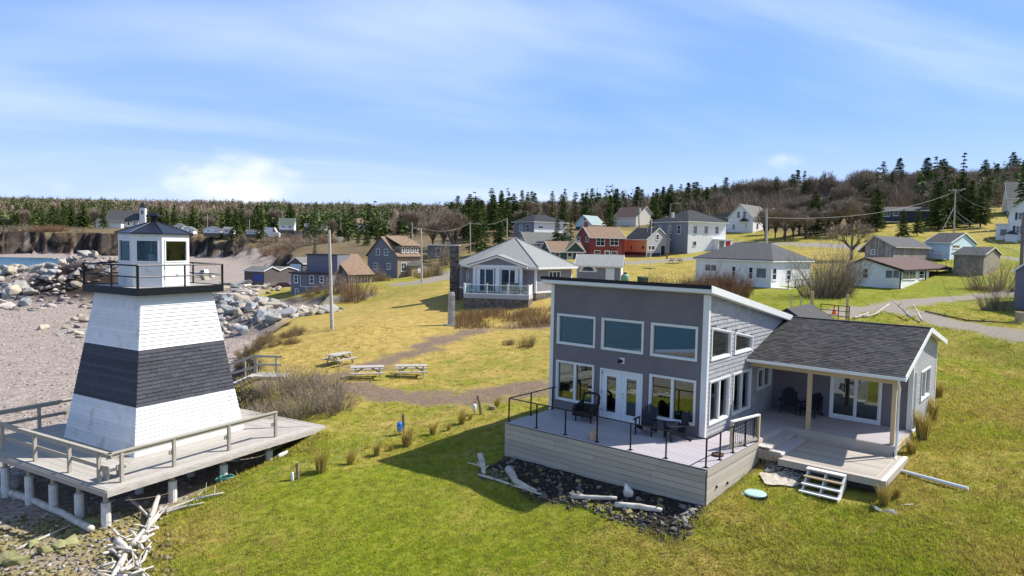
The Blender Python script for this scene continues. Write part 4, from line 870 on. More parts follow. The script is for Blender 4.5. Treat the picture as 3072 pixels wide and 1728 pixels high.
class Bld:
    """a building seen at its near corner: local x runs along the right-hand wall, local y along the left-hand wall"""
    def __init__(s, name, label, cat, C, phi, pxR=None, wx=None, pxL=None, wy=None, group=None):
        s.C = np.array(C, float); s.phi = rad(phi); s.dx = np.array([math.cos(s.phi), math.sin(s.phi), 0]); s.dy = np.array([-math.sin(s.phi), math.cos(s.phi), 0])
        s.o = thing(name, label, cat, C, s.phi, group)
        f = lambda d, px: next((t for t in np.arange(.5, 40, .02) if (proj(s.C + d * t)[0] - px) * (1 if d[0] > 0 else -1) >= 0), 8.)
        s.wx = wx if wx else f(s.dx, pxR); s.wy = wy if wy else f(s.dy, pxL)
        s.F = dict(x=Face((0, 0, 0), (1, 0, 0), (0, -1, 0)), y=Face((0, 0, 0), (0, 1, 0), (-1, 0, 0)), X=Face((0, s.wy, 0), (1, 0, 0), (0, 1, 0)), Y=Face((s.wx, 0, 0), (0, 1, 0), (1, 0, 0)))
    def z(s, k, u, v): return float(at_y(*V(k, u, v), s.C[1])[2] - s.C[2])
    def uv(s, f, k, u, v, off=0.):
        n, t = (-s.dy, s.dx) if f == 'x' else (-s.dx, s.dy); d = ray(*V(k, u, v)); q = ((s.C + n * off - CPOS) @ n) / (d @ n); P = CPOS + d * q - s.C
        return float(P @ t), float(P[2])
    def walls(s, he, m, fnd=.5, fm='field_stone', gable=None, rise=0, apex=.5, mx=None):
        s.he = he; x, y = s.wx, s.wy; b = MB(); b.box(0, x, 0, y, 0, he)
        if gable == 'x': b.poly([(0, 0, he), (0, y, he), (0, y * apex, he + rise)], (x, 0, 0))
        if gable == 'y': b.poly([(0, 0, he), (x, 0, he), (x * apex, 0, he + rise)], (0, y, 0))
        b.build('wall', m, s.o); b = MB(); b.box(-.04, x + .04, -.04, y + .04, -1.6, .04 if fnd else 0.002); b.build('foundation', fm, s.o)
        return s
    def gable(s, axis, rise, m, over=.3, apex=.5, trim='white_trim', t=.10, e0=None, e1=None, v0=None, v1=None):
        """ridge along axis; e0/e1 eave overhangs, v0/v1 verge overhangs"""
        L, Wd = (s.wx, s.wy) if axis == 'x' else (s.wy, s.wx); e0 = over if e0 is None else e0; e1 = over if e1 is None else e1; v0 = over * .7 if v0 is None else v0; v1 = over * .7 if v1 is None else v1
        P = (lambda l, w, z: (l, w, z)) if axis == 'x' else (lambda l, w, z: (w, l, z))
        wa = Wd * apex; k0 = rise / wa; k1 = rise / (Wd - wa); b = MB(); h = s.he + .015; tr = MB()
        for w0, z0 in ((-e0, h - e0 * k0), (Wd + e1, h - e1 * k1)):
            b.hex8([P(-v0, w0, z0), P(L + v1, w0, z0), P(L + v1, wa, h + rise), P(-v0, wa, h + rise)], [P(-v0, w0, z0 + t), P(L + v1, w0, z0 + t), P(L + v1, wa, h + rise + t), P(-v0, wa, h + rise + t)])
            for l in (-v0 - .02, L + v1 + .02): tr.hex8([P(l - .02, w0, z0 - .05), P(l + .02, w0, z0 - .05), P(l + .02, wa, h + rise - .05), P(l - .02, wa, h + rise - .05)], [P(l - .02, w0, z0 + t + .02), P(l + .02, w0, z0 + t + .02), P(l + .02, wa, h + rise + t + .02), P(l - .02, wa, h + rise + t + .02)])
            sg = -1 if w0 < 0 else 1; tr.hex8([P(-v0, w0 + sg * .003, z0 - .06), P(L + v1, w0 + sg * .003, z0 - .06), P(L + v1, w0 + sg * .035, z0 - .06), P(-v0, w0 + sg * .035, z0 - .06)], [P(-v0, w0 + sg * .003, z0 + t - .004), P(L + v1, w0 + sg * .003, z0 + t - .004), P(L + v1, w0 + sg * .035, z0 + t - .004), P(-v0, w0 + sg * .035, z0 + t - .004)])
        s.r = b.build('roof', m, s.o); tr.build('roof_trim', trim, s.r); s.ridge = s.he + rise; return s
    def hip(s, rise, m, over=.35, ridge=.3, trim='white_trim', axis=None):
        x, y = s.wx, s.wy; axis = axis or ('x' if x > y else 'y'); o = over; h = s.he + .01
        if axis == 'x': r = (x / 2 * ridge, 0) ; r0, r1 = (x / 2 - r[0], y / 2), (x / 2 + r[0], y / 2)
        else: r0, r1 = (x / 2, y / 2 - y / 2 * ridge), (x / 2, y / 2 + y / 2 * ridge)
        b = MB(); e = [(-o, -o), (x + o, -o), (x + o, y + o), (-o, y + o)]; b.v = [(*p, h) for p in e] + [(*p, h + .1) for p in e] + [(*r0, h + rise), (*r1, h + rise)]
        b.f = [(3, 2, 1, 0), (0, 1, 5, 4), (1, 2, 6, 5), (2, 3, 7, 6), (3, 0, 4, 7)]
        b.f += [(4, 5, 9, 8), (5, 6, 9), (6, 7, 8, 9), (7, 4, 8)] if axis == 'x' else [(4, 5, 8), (5, 6, 9, 8), (6, 7, 9), (7, 4, 8, 9)]
        s.r = b.build('roof', m, s.o); tr = MB(); tr.box(-o - .02, x + o + .02, -o - .02, y + o + .02, h - .16, h - .004); tr.build('roof_trim', trim, s.r); s.ridge = h + rise; return s
    def wrect(s, f, u0, u1, z0, z1, nm='window', trim='white_trim', gl='far_glass', w=.10, sash=True, mull=1, d=0., sill=True):
        F = s.F[f]; b = MB(); u0, u1 = min(u0, u1), max(u0, u1); z0, z1 = min(z0, z1), max(z0, z1)
        F.ring(b, u0, u1, z0, z1, w, d - .01, d + .045)
        if sash: zm = (z0 + z1) / 2; F.slab(b, u0 + w, u1 - w, zm - .03, zm + .03, d, d + .03)
        for k in range(1, mull): um = u0 + (u1 - u0) * k / mull; F.slab(b, um - .035, um + .035, z0 + w, z1 - w, d, d + .034)
        if sill: F.slab(b, u0 - .05, u1 + .05, z0 - .06, z0 - .002, d - .01, d + .08)
        o = b.build(nm, trim, s.o); g = MB(); F.slab(g, u0 + w - .01, u1 - w + .01, z0 + w - .01, z1 - w + .01, d - .012, d + .012); g.build('pane', gl, o); return o
    def win(s, f, k, a, b_, c, d_, **kw):
        off = kw.pop('off', 0.); kw.setdefault('d', off); p, q = s.uv(f, k, a, b_, off), s.uv(f, k, c, d_, off); return s.wrect(f, p[0], q[0], q[1], p[1], **kw)
    def door(s, f, k, a, b_, c, d_, m='door_white', lite=True, trim='white_trim'):
        p, q = s.uv(f, k, a, b_), s.uv(f, k, c, d_); u0, u1 = sorted((p[0], q[0])); z1 = max(p[1], q[1]); z0 = max(.02, min(p[1], q[1])); F = s.F[f]
        b = MB(); F.ring(b, u0, u1, z0, z1, .08, -.01, .05, None, .03); o = b.build('door', trim, s.o); g = MB(); F.slab(g, u0 + .075, u1 - .075, z0 + .025, z1 - .075, -.01, .02); g.build('door_leaf', m, o)
        if lite: g = MB(); F.slab(g, u0 + .2, u1 - .2, z0 + (z1 - z0) * .45, z1 - .22, .015, .028); g.build('pane', 'far_glass', o)
        return o
    def part(s, nm, m, x0, x1, y0, y1, z0, z1, par=None): return MB().box(x0, x1, y0, y1, z0, z1).build(nm, m, par or s.o)
    def corners(s, m='white_trim', w=.12):
        for x, y in ((0, 0), (s.wx, 0), (0, s.wy)):
            s.part('corner_board', m, x - .02 if x == 0 else x - w, x + w if x == 0 else x + .02, y - .02 if y == 0 else y - w, y + w if y == 0 else y + .02, .03, s.he - .02)
        return s
    def chimney(s, x, y, zt, m='field_stone', w=.5): return s.part('chimney', m, x - w / 2, x + w / 2, y - w / 2, y + w / 2, s.he, zt, s.r)
    def stack(s, x, y, zt): q = MB(); q.tube([(x, y, s.he), (x, y, zt)], .08, 8); return q.build('flue_pipe', 'metal_grey', s.r)

# ---- red two-storey house
h = Bld('red_house', 'dark red two-storey house with brown roof and white-framed windows', 'house', base('red'), 20, pxR=V('q3', 2185, 0)[0], pxL=V('q3', 1570, 0)[0])
h.walls(h.z('q3', 1740, 258), 'clap_red', gable='x', rise=h.z('q3', 1700, 122) - h.z('q3', 1740, 258)); h.gable('x', h.z('q3', 1700, 122) - h.z('q3', 1740, 258), 'roof_tan', .25, e0=.3)
for a in ((1828, 255, 1935, 375), (2003, 258, 2112, 372)): h.win('x', 'q3', *a, mull=2)
for a in ((1800, 430, 1877, 520), (2015, 440, 2095, 522)): h.win('x', 'q3', *a)
h.door('x', 'q3', 1932, 432, 2000, 526); h.win('y', 'q3', 1578, 255, 1625, 305); h.win('y', 'q3', 1695, 255, 1730, 320); h.corners('clap_red'); h.chimney(.6, h.wy * .5, h.ridge + .9, 'clap_red', .6)
# ---- green cottage with a cross gable
h = Bld('green_cottage', 'small dark green cottage with tan roof and a front cross gable beside the red house', 'house', base('green'), 20, pxR=V('q3', 1668, 0)[0], pxL=V('q3', 1115, 0)[0])
rs = h.z('q3', 1215, 318) - h.z('q3', 1245, 440); h.walls(h.z('q3', 1245, 440), 'clap_green', gable='x', rise=rs); h.gable('x', rs, 'roof_tan', .25)
u0 = h.uv('x', 'q3', 1430, 440)[0]; u1 = h.wx; pk = h.z('q3', 1560, 325); b = MB(); b.poly([(u0, -.05, h.he), (u1, -.05, h.he), ((u0 + u1) / 2, -.05, pk)], (0, 2.6, 0)); b.build('gable_wall', 'clap_green', h.o)
b = MB()
for a, c_ in ((u0 - .25, (u0 + u1) / 2), (u1 + .25, (u0 + u1) / 2)): b.hex8([(a, -.3, h.he - .15), (c_, -.3, pk), (c_, 2.7, pk), (a, 2.7, h.he - .15)], [(a, -.3, h.he - .03), (c_, -.3, pk + .12), (c_, 2.7, pk + .12), (a, 2.7, h.he - .03)])
g_ = b.build('gable_roof', 'roof_tan', h.o)
b = MB()
for a, c_ in ((u0 - .25, (u0 + u1) / 2), (u1 + .25, (u0 + u1) / 2)): b.hex8([(a, -.34, h.he - .2), (c_, -.34, pk - .04), (c_, -.305, pk - .04), (a, -.305, h.he - .2)], [(a, -.34, h.he + .0), (c_, -.34, pk + .15), (c_, -.305, pk + .15), (a, -.305, h.he + .0)])
b.build('barge_board', 'white_trim', g_)
h.win('x', 'q3', 1298, 458, 1362, 548); h.door('x', 'q3', 1455, 448, 1522, 582, 'clap_mauve'); h.win('x', 'q3', 1572, 458, 1632, 522); h.win('y', 'q3', 1190, 455, 1208, 500); h.win('y', 'q3', 1193, 365, 1210, 400, sash=False); h.corners()
# ---- pale low building behind the green cottage
C = at_y(*V('q3', 940, 440), 150); h = Bld('mauve_cottage', 'low pale mauve building with a brown mossy roof behind the green cottage', 'house', C, 20, wx=11, wy=6)
h.walls(h.z('q3', 940, 330), 'clap_mauve', gable='x', rise=2.2); h.gable('x', 2.2, 'roof_mid', .3); h.win('x', 'q3', 1065, 340, 1105, 385)
# ---- grey house with hip roof
C = at_y(*V('q3', 1030, 285), 170); h = Bld('hip_roof_house', 'grey two-storey house with dark hip roof and one side coloured white as if sunlit', 'house', C, 36, pxR=V('q3', 1440, 0)[0], pxL=V('q3', 770, 0)[0])
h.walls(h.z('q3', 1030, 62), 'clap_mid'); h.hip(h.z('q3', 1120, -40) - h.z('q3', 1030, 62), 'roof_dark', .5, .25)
b = MB(); h.F['x'].slab(b, .0, h.wx, 0.05, h.he - .2, .003, .02); b.build('sunlit_siding', 'clap_white', h.o)  # sunlight on this face put into the colour as a white layer
for a in ((843, 105, 885, 190), (930, 102, 972, 190)): h.win('y', 'q3', *a)
h.win('x', 'q3', 1085, 118, 1147, 152, mull=2, sash=False, off=.021); h.stack(h.wx * .3, h.wy * .8, h.ridge + .6)
# ---- aqua gable house and the brown-roofed one behind
C = at_y(*V('q3', 1760, 130), 195); h = Bld('aqua_house', 'pale aqua house with a steep front gable behind the red house', 'house', C, 55, wx=8, pxL=V('q3', 1565, 0)[0])
rs = h.z('q3', 1650, -20) - h.z('q3', 1760, 88); h.walls(h.z('q3', 1760, 88), 'clap_blue', gable='x', rise=rs); h.gable('x', rs, 'roof_teal', .3); h.win('y', 'q3', 1662, 12, 1702, 52)
C = at_y(*V('q8', 30, 520), 205); h = Bld('tan_roof_house', 'house with a broad faded brown roof half hidden by trees behind the orange house', 'house', C, 40, wx=9, wy=9)
h.walls(3, 'clap_cream', gable='y', rise=3.2); h.gable('y', 3.2, 'roof_brown', .3)
# ---- orange and grey house on posts
h = Bld('orange_house', 'orange and grey clapboard house with black roof on short posts', 'house', base('orange'), 40, pxR=V('q8', 458, 0)[0], pxL=V('q3', 2190, 0)[0])
he = h.z('q8', 165, 672); rs = h.z('q8', 325, 528) - he; h.walls(he, 'clap_lightgrey', gable='y', rise=rs); h.gable('y', rs, 'roof_dark', .25)
zb_ = h.z('q8', 165, 838); b = MB(); h.F['y'].slab(b, .02, h.wy, zb_, he - .1, .004, .03); b.build('orange_siding', 'clap_orange', h.o); b = MB(); h.F['y'].slab(b, .02, h.wy, .35, zb_ - .002, .004, .05); b.build('lower_boards', 'dark_red_board', h.o)
b = MB(); h.F['x'].slab(b, 0, h.wx, .02, zb_ - .1, .004, .02); b.build('lower_siding', 'clap_navy', h.o); b = MB(); h.F['x'].slab(b, -.06, .12, .02, he, .005, .05); b.build('corner_board', 'new_wood', h.o)
for k in range(8): h.part('post', 'pole_dark', -.12, .02, .3 + k * h.wy / 8.2, .45 + k * h.wy / 8.2, -1.2, .35)
h.win('x', 'q8', 190, 750, 275, 815, mull=2, off=.0, sash=False); h.win('x', 'q8', 290, 610, 328, 682); h.door('x', 'q8', 348, 750, 402, 880, 'trim_dark', False); h.win('y', 'q3', 2270, 372, 2283, 412, off=.03, sash=False, w=.04, trim='dark_red_board'); h.win('y', 'q8', 112, 762, 138, 790, off=.03, sash=False, w=.04, trim='dark_red_board'); h.stack(h.wx * .3, h.wy * .3, h.ridge + .8)
# ---- big white hip-roofed house with red door porch
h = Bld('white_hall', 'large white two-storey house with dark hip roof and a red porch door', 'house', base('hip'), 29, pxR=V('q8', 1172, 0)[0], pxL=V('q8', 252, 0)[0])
h.walls(h.z('q8', 690, 440), 'clap_white'); b = MB(); h.F['y'].slab(b, .0, h.wy, 0.04, h.he - .25, .003, .02); b.build('left_wall_face', 'clap_mid', h.o); h.hip(h.z('q8', 770, 275) - h.z('q8', 690, 440), 'roof_dark', .45, .12)  # left wall face covered in a darker grey than the rest
for a in ((772, 503, 812, 600), (910, 505, 952, 600), (1050, 510, 1088, 605)): h.win('x', 'q8', *a, trim='clap_lightgrey', gl='curtain_glass')
h.win('x', 'q8', 765, 698, 803, 752, trim='clap_lightgrey', sash=False)
for a in ((328, 495, 362, 590), (440, 492, 482, 600), (563, 490, 602, 606)): h.win('y', 'q8', *a, off=.021)
u0, zt = h.uv('x', 'q8', 1018, 680); zb_ = h.uv('x', 'q8', 1018, 812)[1]
b = MB(); b.box(u0, h.wx + .3, -1.5, -.003, zb_ - .8, zt); po = b.build('porch', 'clap_white', h.o); b = MB(); b.box(u0 - .15, h.wx + .45, -1.65, -.004, zt + .002, zt + .16); b.build('porch_roof', 'white_trim', po)
b = MB(); F = Face((u0, -1.5, 0), (1, 0, 0), (0, -1, 0)); ww = h.wx + .3 - u0; F.slab(b, ww * .56, ww * .88, zb_ - .1, zt - .25, .005, .04); b.build('porch_door', 'door_red', po); b = MB(); F.slab(b, ww * .08, ww * .42, zb_ + .1, zt - .2, .005, .03); b.build('porch_window', 'curtain_glass', po)
# ---- white gable house on the rise
h = Bld('white_gable_house', 'white farmhouse with steep front gable and grey roof on the lawn rise', 'house', base('gable'), 50, pxR=V('q8', 1760, 0)[0], pxL=V('q8', 1205, 0)[0])
he = h.z('q8', 1525, 395); rs = h.z('q8', 1375, 218) - he; h.walls(he, 'clap_white', gable='x', rise=rs); h.gable('x', rs, 'roof_mid', .35)
for a in ((1325, 318, 1365, 402), (1402, 316, 1442, 402), (1268, 480, 1300, 550), (1436, 472, 1452, 540)): h.win('y', 'q8', *a)
for a in ((1575, 470, 1597, 545), (1690, 500, 1702, 560)): h.win('x', 'q8', *a)
b = MB(); p = h.uv('y', 'q8', 1365, 445)[0]; q_ = h.uv('y', 'q8', 1482, 445)[0]; zz = h.uv('y', 'q8', 1425, 440)[1]; b.poly([(-.01, min(p, q_), zz), (-.01, max(p, q_), zz), (-.01, (p + q_) / 2, zz + .8)], (-.8, 0, 0)); b.build('door_hood', 'roof_dark', h.o)
b = MB(); b.box(.8, 5, h.wy + .004, h.wy + 4.5, -.5, he * .78); hw_ = b.build('side_wing', 'clap_white', h.o); b = MB(); b.poly([(.5, h.wy + .01, he * .78), (5.3, h.wy + .01, he * .78), (2.9, h.wy + .01, he * .78 + 2.2)], (0, 4.8, 0)); b.build('wing_roof', 'roof_dark', hw_); h.stack(h.wx * .5, .9, h.ridge + .9)
# ---- long white bungalow
h = Bld('white_bungalow', 'long white bungalow with grey hip roof and a lattice porch behind the bare shrub', 'house', base('long'), 41, wx=9.2, pxL=V('q8', 795, 0)[0])
h.walls(h.z('q8', 1755, 948), 'clap_white'); h.hip(h.z('q8', 1720, 720) - h.z('q8', 1755, 948), 'roof_grey', .3, .45, axis='y')
for a in ((1258, 1012, 1312, 1165), (1475, 1022, 1532, 1188)): h.win('y', 'q8', *a)
h.win('y', 'q8', 1568, 1030, 1706, 1180, gl='curtain_glass', sash=False); h.win('y', 'q8', 915, 983, 1072, 1090, mull=2, gl='curtain_glass', sash=False)
b = MB(); u = h.uv('y', 'q8', 1105, 1000)[0]; b.tube([(-.06, u, h.he - .1), (-.06, u - .0, .1)], .04, 6); b.build('downspout', 'white_trim', h.o)
h.win('x', 'q8', 1778, 1040, 1826, 1195); h.win('x', 'q8', 1960, 1060, 2010, 1195); h.corners()
zf = h.z('q8', 1760, 1290); b = MB(); b.box(.1, 6.5, -2.0, -.004, zf - .15, zf); po = b.build('porch_deck', 'white_trim', h.o); b = MB(); b.box(.15, 6.4, -1.9, -1.85, zf - 1.2, zf - .16); b.build('porch_skirt', 'dark_void', po)
for k in range(5): q = MB(); x = .15 + k * 1.58; q.box(x - .04, x + .04, -1.99, -1.91, zf + .002, zf + .95); q.build('porch_post', 'trim_dark', po)
for z in (zf + .1, zf + .92): q = MB(); q.box(.1, 6.5, -1.98, -1.92, z, z + .05); q.build('porch_rail', 'trim_dark', po)
for k in range(38):
    x = .2 + k * .165
    q = MB(); q.bar((x, -1.95, zf + .14), (min(x + .75, 6.45), -1.95, zf + .14 + min(.76, 6.45 - x)), .012, .035); q.bar((x, -1.955, zf + .9), (min(x + .75, 6.45), -1.955, zf + .9 - min(.76, 6.45 - x)), .012, .035)
    q.build('lattice_strip', 'white_trim', po)
# ---- white cottage with brown roof and open porch
h = Bld('porch_cottage', 'small white cottage with a brown roof, black trim and an open corner porch', 'house', base('cottage'), 45, pxR=V('q7', 1275, 0)[0], pxL=V('q7', 208, 0)[0])
he = h.z('q7', 897, 1115); pkz = h.uv('y', 'q7', 430, 962); ap_ = pkz[0] / h.wy; rs = pkz[1] - he
b = MB(); b.poly([(0, 0, 0), (0, h.wy, 0), (0, h.wy, he + .35), (0, pkz[0], he + rs), (0, 0, he)], (h.wx, 0, 0)); h.he = he; b.build('wall', 'clap_white', h.o); b = MB(); b.box(-.03, h.wx, -.03, h.wy, -1.2, .03); b.build('foundation', 'dark_void', h.o)
xr = h.uv('x', 'q7', 1548, 1105)[0]; t = .12; k0 = rs / pkz[0]; k1 = (rs - .35) / (h.wy - pkz[0]); b = MB()
for w0, z0 in ((-.35, he - .35 * k0), (h.wy + .3, he + .35 - .3 * k1)): b.hex8([(-.3, w0, z0 + .01), (xr, w0, z0 + .01), (xr, pkz[0], he + rs + .01), (-.3, pkz[0], he + rs + .01)], [(-.3, w0, z0 + t), (xr, w0, z0 + t), (xr, pkz[0], he + rs + t), (-.3, pkz[0], he + rs + t)])
h.r = b.build('roof', 'roof_brown', h.o); b = MB()
for w0, z0 in ((-.37, he - .37 * k0), (h.wy + .32, he + .35 - .32 * k1)):
    for x in (-.33, xr + .03): b.hex8([(x - .02, w0, z0 - .12), (x + .02, w0, z0 - .12), (x + .02, pkz[0], he + rs - .12), (x - .02, pkz[0], he + rs - .12)], [(x - .02, w0, z0 + t + .02), (x + .02, w0, z0 + t + .02), (x + .02, pkz[0], he + rs + t + .02), (x - .02, pkz[0], he + rs + t + .02)])
b.box(-.3, xr, -.41, -.36, he - .35 * k0 - .10, he - .35 * k0 + t); b.build('roof_trim', 'trim_dark', h.r)
h.win('y', 'q7', 390, 1085, 470, 1235); h.F['y'].slab
for a in ((700, 1115, 790, 1335), (800, 1115, 900, 1335)):
    u0, z1 = h.uv('y', 'q7', *a[:2]); u1, z0 = h.uv('y', 'q7', *a[2:]); b = MB(); F = h.F['y']; ul, uh = sorted((max(u0, .1), max(u1, .1))); F.ring(b, ul, uh, z0, z1, .06, .002, .05, None, .9); wo = b.build('window_bay', 'white_trim', h.o); g = MB(); F.slab(g, ul + .05, uh - .05, z0 + .85, z1 - .05, .003, .02); g.build('pane', 'curtain_glass', wo)
for a in ((930, 1125, 1008, 1240), (1018, 1125, 1095, 1240)): h.win('x', 'q7', *a, w=.07, sash=False, mull=2, gl='curtain_glass')
h.win('x', 'q7', 1150, 1125, 1210, 1235); h.corners('trim_dark', .1)
b = MB(); b.box(.05, xr - .25, -.33, -.031, -.35, .05); b.box(h.wx + .004, xr - .25, -.03, 3.4, -.35, .05); b.build('porch_deck', 'skirt_wood', h.o)
for x, y in ((h.uv('x', 'q7', 1200, 1300)[0], -.25), (h.uv('x', 'q7', 1350, 1300)[0], -.25), (xr - .35, -.25), (xr - .35, 3.0)): h.part('porch_post', 'trim_dark', x - .06, x + .06, y - .06, y + .06, .052, he - .12 + (y * k0))
b = MB(); b.box(-.03, -.004, h.uv('y', 'q7', 373, 1000)[0] - .02, h.uv('y', 'q7', 373, 1000)[0] + .02, .2, he + .9); b.build('conduit', 'metal_grey', h.o); u, z = h.uv('y', 'q7', 360, 1160); h.part('meter_box', 'metal_grey', -.16, -.004, u - .14, u + .14, z - .3, z + .25)
b = MB(); b.tube([(-.32, h.wy + .1, he + .2), (-.25, h.wy + .05, he - .1), (-.1, h.wy + .05, .1)], .05, 6); b.build('downspout', 'trim_dark', h.o)
# ---- barn with vertical boards
C = at_y(*V('q7', 795, 1030), 96); h = Bld('grey_barn', 'weathered grey barn with vertical boards behind the porch cottage', 'barn', C, 41, pxR=V('q7', 1265, 0)[0], pxL=V('q7', 415, 0)[0])
he = h.z('q7', 795, 797); pk_ = h.uv('y', 'q7', 560, 668); rs = pk_[1] - he; h.walls(he, 'trim_dark', gable='x', rise=rs, apex=pk_[0] / h.wy, fm='dark_void'); h.gable('x', rs, 'roof_grey', .35, apex=pk_[0] / h.wy, trim='barn_board', e1=.9, v0=.15)
n = int(h.wx / .2)
for i in range(n): x = (i + .5) * h.wx / n; plank('board', 'barn_board', h.o, (x, -.012, he / 2), (h.wx / n - .045, .02, he - .02))
n = int(h.wy / .2)
for i in range(n):
    y = (i + .5) * h.wy / n; a_ = pk_[0]; top = he + rs * (y / a_ if y < a_ else (h.wy - y) / (h.wy - a_)) - .05; plank('board', 'barn_board', h.o, (-.012, y, top / 2), (.02, h.wy / n - .045, top))
h.win('y', 'q7', 503, 840, 562, 912, off=.022)
# ---- light blue cottage with deck
h = Bld('blue_cottage', 'pale blue cottage with dark roof and a raised deck beside the barn', 'house', base('blue'), 42, pxR=V('q7', 1900, 0)[0], pxL=V('q7', 1225, 0)[0])
he = h.z('q7', 1555, 752); rs = h.z('q7', 1740, 618) - he; h.walls(he, 'clap_blue', gable='y', rise=rs); h.gable('y', rs, 'roof_dark', .3)
for a in ((1272, 838, 1300, 895), (1312, 838, 1350, 895)): h.win('y', 'q7', *a)
h.win('x', 'q7', 1600, 778, 1690, 830, mull=2, sash=False)
zd = h.z('q7', 1500, 965); b = MB(); b.box(-1.8, -.004, .2, h.wy - .3, zd - .15, zd); dk = b.build('deck', 'deck_grey', h.o)
for k in range(22): b = MB(); y = .25 + k * (h.wy - .6) / 22; b.box(-1.78, -1.74, y, y + .03, zd, zd + .95); b.build('baluster', 'clap_mauve', dk)
b = MB(); b.box(-1.8, -1.72, .2, h.wy - .3, zd + .95, zd + 1.02); b.build('rail', 'clap_mauve', dk)
for y in (.4, h.wy / 2, h.wy - .6): b = MB(); b.box(-1.7, -1.56, y - .07, y + .07, -1.2, zd - .15); b.build('post', 'skirt_wood', dk)
# ---- plank shed with double doors
h = Bld('plank_shed', 'small weathered plank shed with double doors and dark roof', 'shed', base('shed'), 50, pxR=V('q7', 2225, 0)[0], pxL=V('q7', 1605, 0)[0])
he = h.z('q7', 2005, 915); rs = h.z('q7', 2150, 815) - he; h.walls(he, 'shed_board', gable='y', rise=rs, fm='dark_void'); h.gable('y', rs, 'roof_dark', .3, trim='skirt_wood')
n = int(h.wy / .17)
for i in range(n): y = (i + .5) * h.wy / n; plank('board', 'shed_board', h.o, (-.012, y, he / 2), (.02, h.wy / n - .015, he - .03))
for a, c_ in ((1722, 1800), (1805, 1885)):
    u0 = h.uv('y', 'q7', a, 1000)[0]; u1 = h.uv('y', 'q7', c_, 1000)[0]; b = MB(); h.F['y'].slab(b, min(u0, u1), max(u0, u1), .15, he - .12, .025, .05); do = b.build('door', 'shed_board', h.o)
    uu = u0 if a == 1722 else u1
    for z in (.5, he - .4): b = MB(); b.bar((-.06, uu, z), (-.06, uu + (.3 if a != 1722 else -.3), z), .01, .06); b.build('hinge', 'rusty', do)
# ---- navy mobile home on the rise
h = Bld('navy_bungalow', 'long low navy blue bungalow with white windows up among the trees', 'house', base('mobile'), -16, pxR=V('q7', 1440, 0)[0], wy=7)
he = h.z('q7', 515, 318); h.walls(he, 'clap_navy', gable='x', rise=1.0); h.gable('x', 1.0, 'roof_grey', .3)
for a in ((542, 328, 632, 400), (670, 326, 760, 398), (800, 326, 880, 392), (1370, 312, 1436, 380)): h.win('x', 'q7', *a, mull=3, sash=False)
zd = h.z('q7', 600, 470); b = MB(); b.box(-.2, 6, -2.2, -.004, zd - .2, zd); dk = b.build('deck', 'white_trim', h.o)
for k in range(6): b = MB(); b.box(k * 1.15 - .1, k * 1.15, -2.1, -2.0, -1.3, zd - .2); b.build('post', 'pole_dark', dk)
# ---- white house with shutters at the right edge
h = Bld('shuttered_house', 'tall white house with dark shutters and a lower side wing at the right edge', 'house', at_y(*V('q7', 2345, 740), 132), -34, wx=9.5, wy=9)
he = h.z('q7', 2345, 325); h.walls(he, 'clap_white', gable='y', rise=4.2); h.gable('y', 4.2, 'roof_grey', .3)
for a in ((2480, 345, 2530, 445), (2448, 525, 2502, 625)):
    o = h.win('x', 'q7', *a); u0, z1 = h.uv('x', 'q7', *a[:2]); u1, z0 = h.uv('x', 'q7', *a[2:])
    for q_ in (u0 - .42, u1 + .06): b = MB(); h.F['x'].slab(b, q_, q_ + .36, z0, z1, .004, .04); b.build('shutter', 'clap_navy', o)
w2 = -(h.uv('x', 'q7', 2185, 600)[0]); zt = h.z('q7', 2185, 505); b = MB(); b.box(-w2, -.004, .4, 6, -1, zt); wg = b.build('side_wing', 'clap_white', h.o); b = MB(); b.box(-w2 - .2, -.003, .1, 6.2, zt + .002, zt + .2); b.build('wing_roof', 'white_trim', wg)
F = Face((-w2, .4, 0), (1, 0, 0), (0, -1, 0)); u0 = w2 + h.uv('x', 'q7', 2245, 575)[0]; b = MB(); F.ring(b, u0, u0 + .9, zt - 2.0, zt - .9, .08, .002, .04); b.build('wing_window', 'clap_navy', wg); b = MB(); F.slab(b, u0 + .08, u0 + .82, zt - 1.92, zt - .98, .003, .02); b.build('wing_pane', 'far_glass', wg)
u0 = h.uv('x', 'q7', 2300, 700)[0]; b = MB(); b.box(u0, u0 + 1.9, -1.6, -.004, -1, 1.5); dh = b.build('hatch_house', 'clap_white', h.o); b = MB(); b.poly([(u0 - .1, -1.75, 1.5), (u0 + 2.0, -1.75, 1.35), (u0 + 2.0, -1.75, 1.5), (u0 + .9, -1.75, 2.1)], (0, 1.7, 0)); b.build('hatch_roof', 'clap_navy', dh)
# ---- grey house cut by the right edge
h = Bld('grey_edge_house', 'plain grey clapboard house wall cut off by the right edge, near the gravel lane', 'house', base('edge'), -37, wx=7, wy=8)
he = h.z('C', 2495, 955); h.walls(he, 'clap_slate', gable='y', rise=3.0); h.gable('y', 3.0, 'roof_mid', .3)
C = at_y(*V('q7', 2330, 330), 175); h = Bld('hillside_house', 'house with a wide weathered grey roof high among the trees at far right', 'house', C, -28, wx=12, wy=9); h.walls(3.4, 'clap_cream', gable='x', rise=4.2); h.gable('x', 4.2, 'roof_mid', .4)
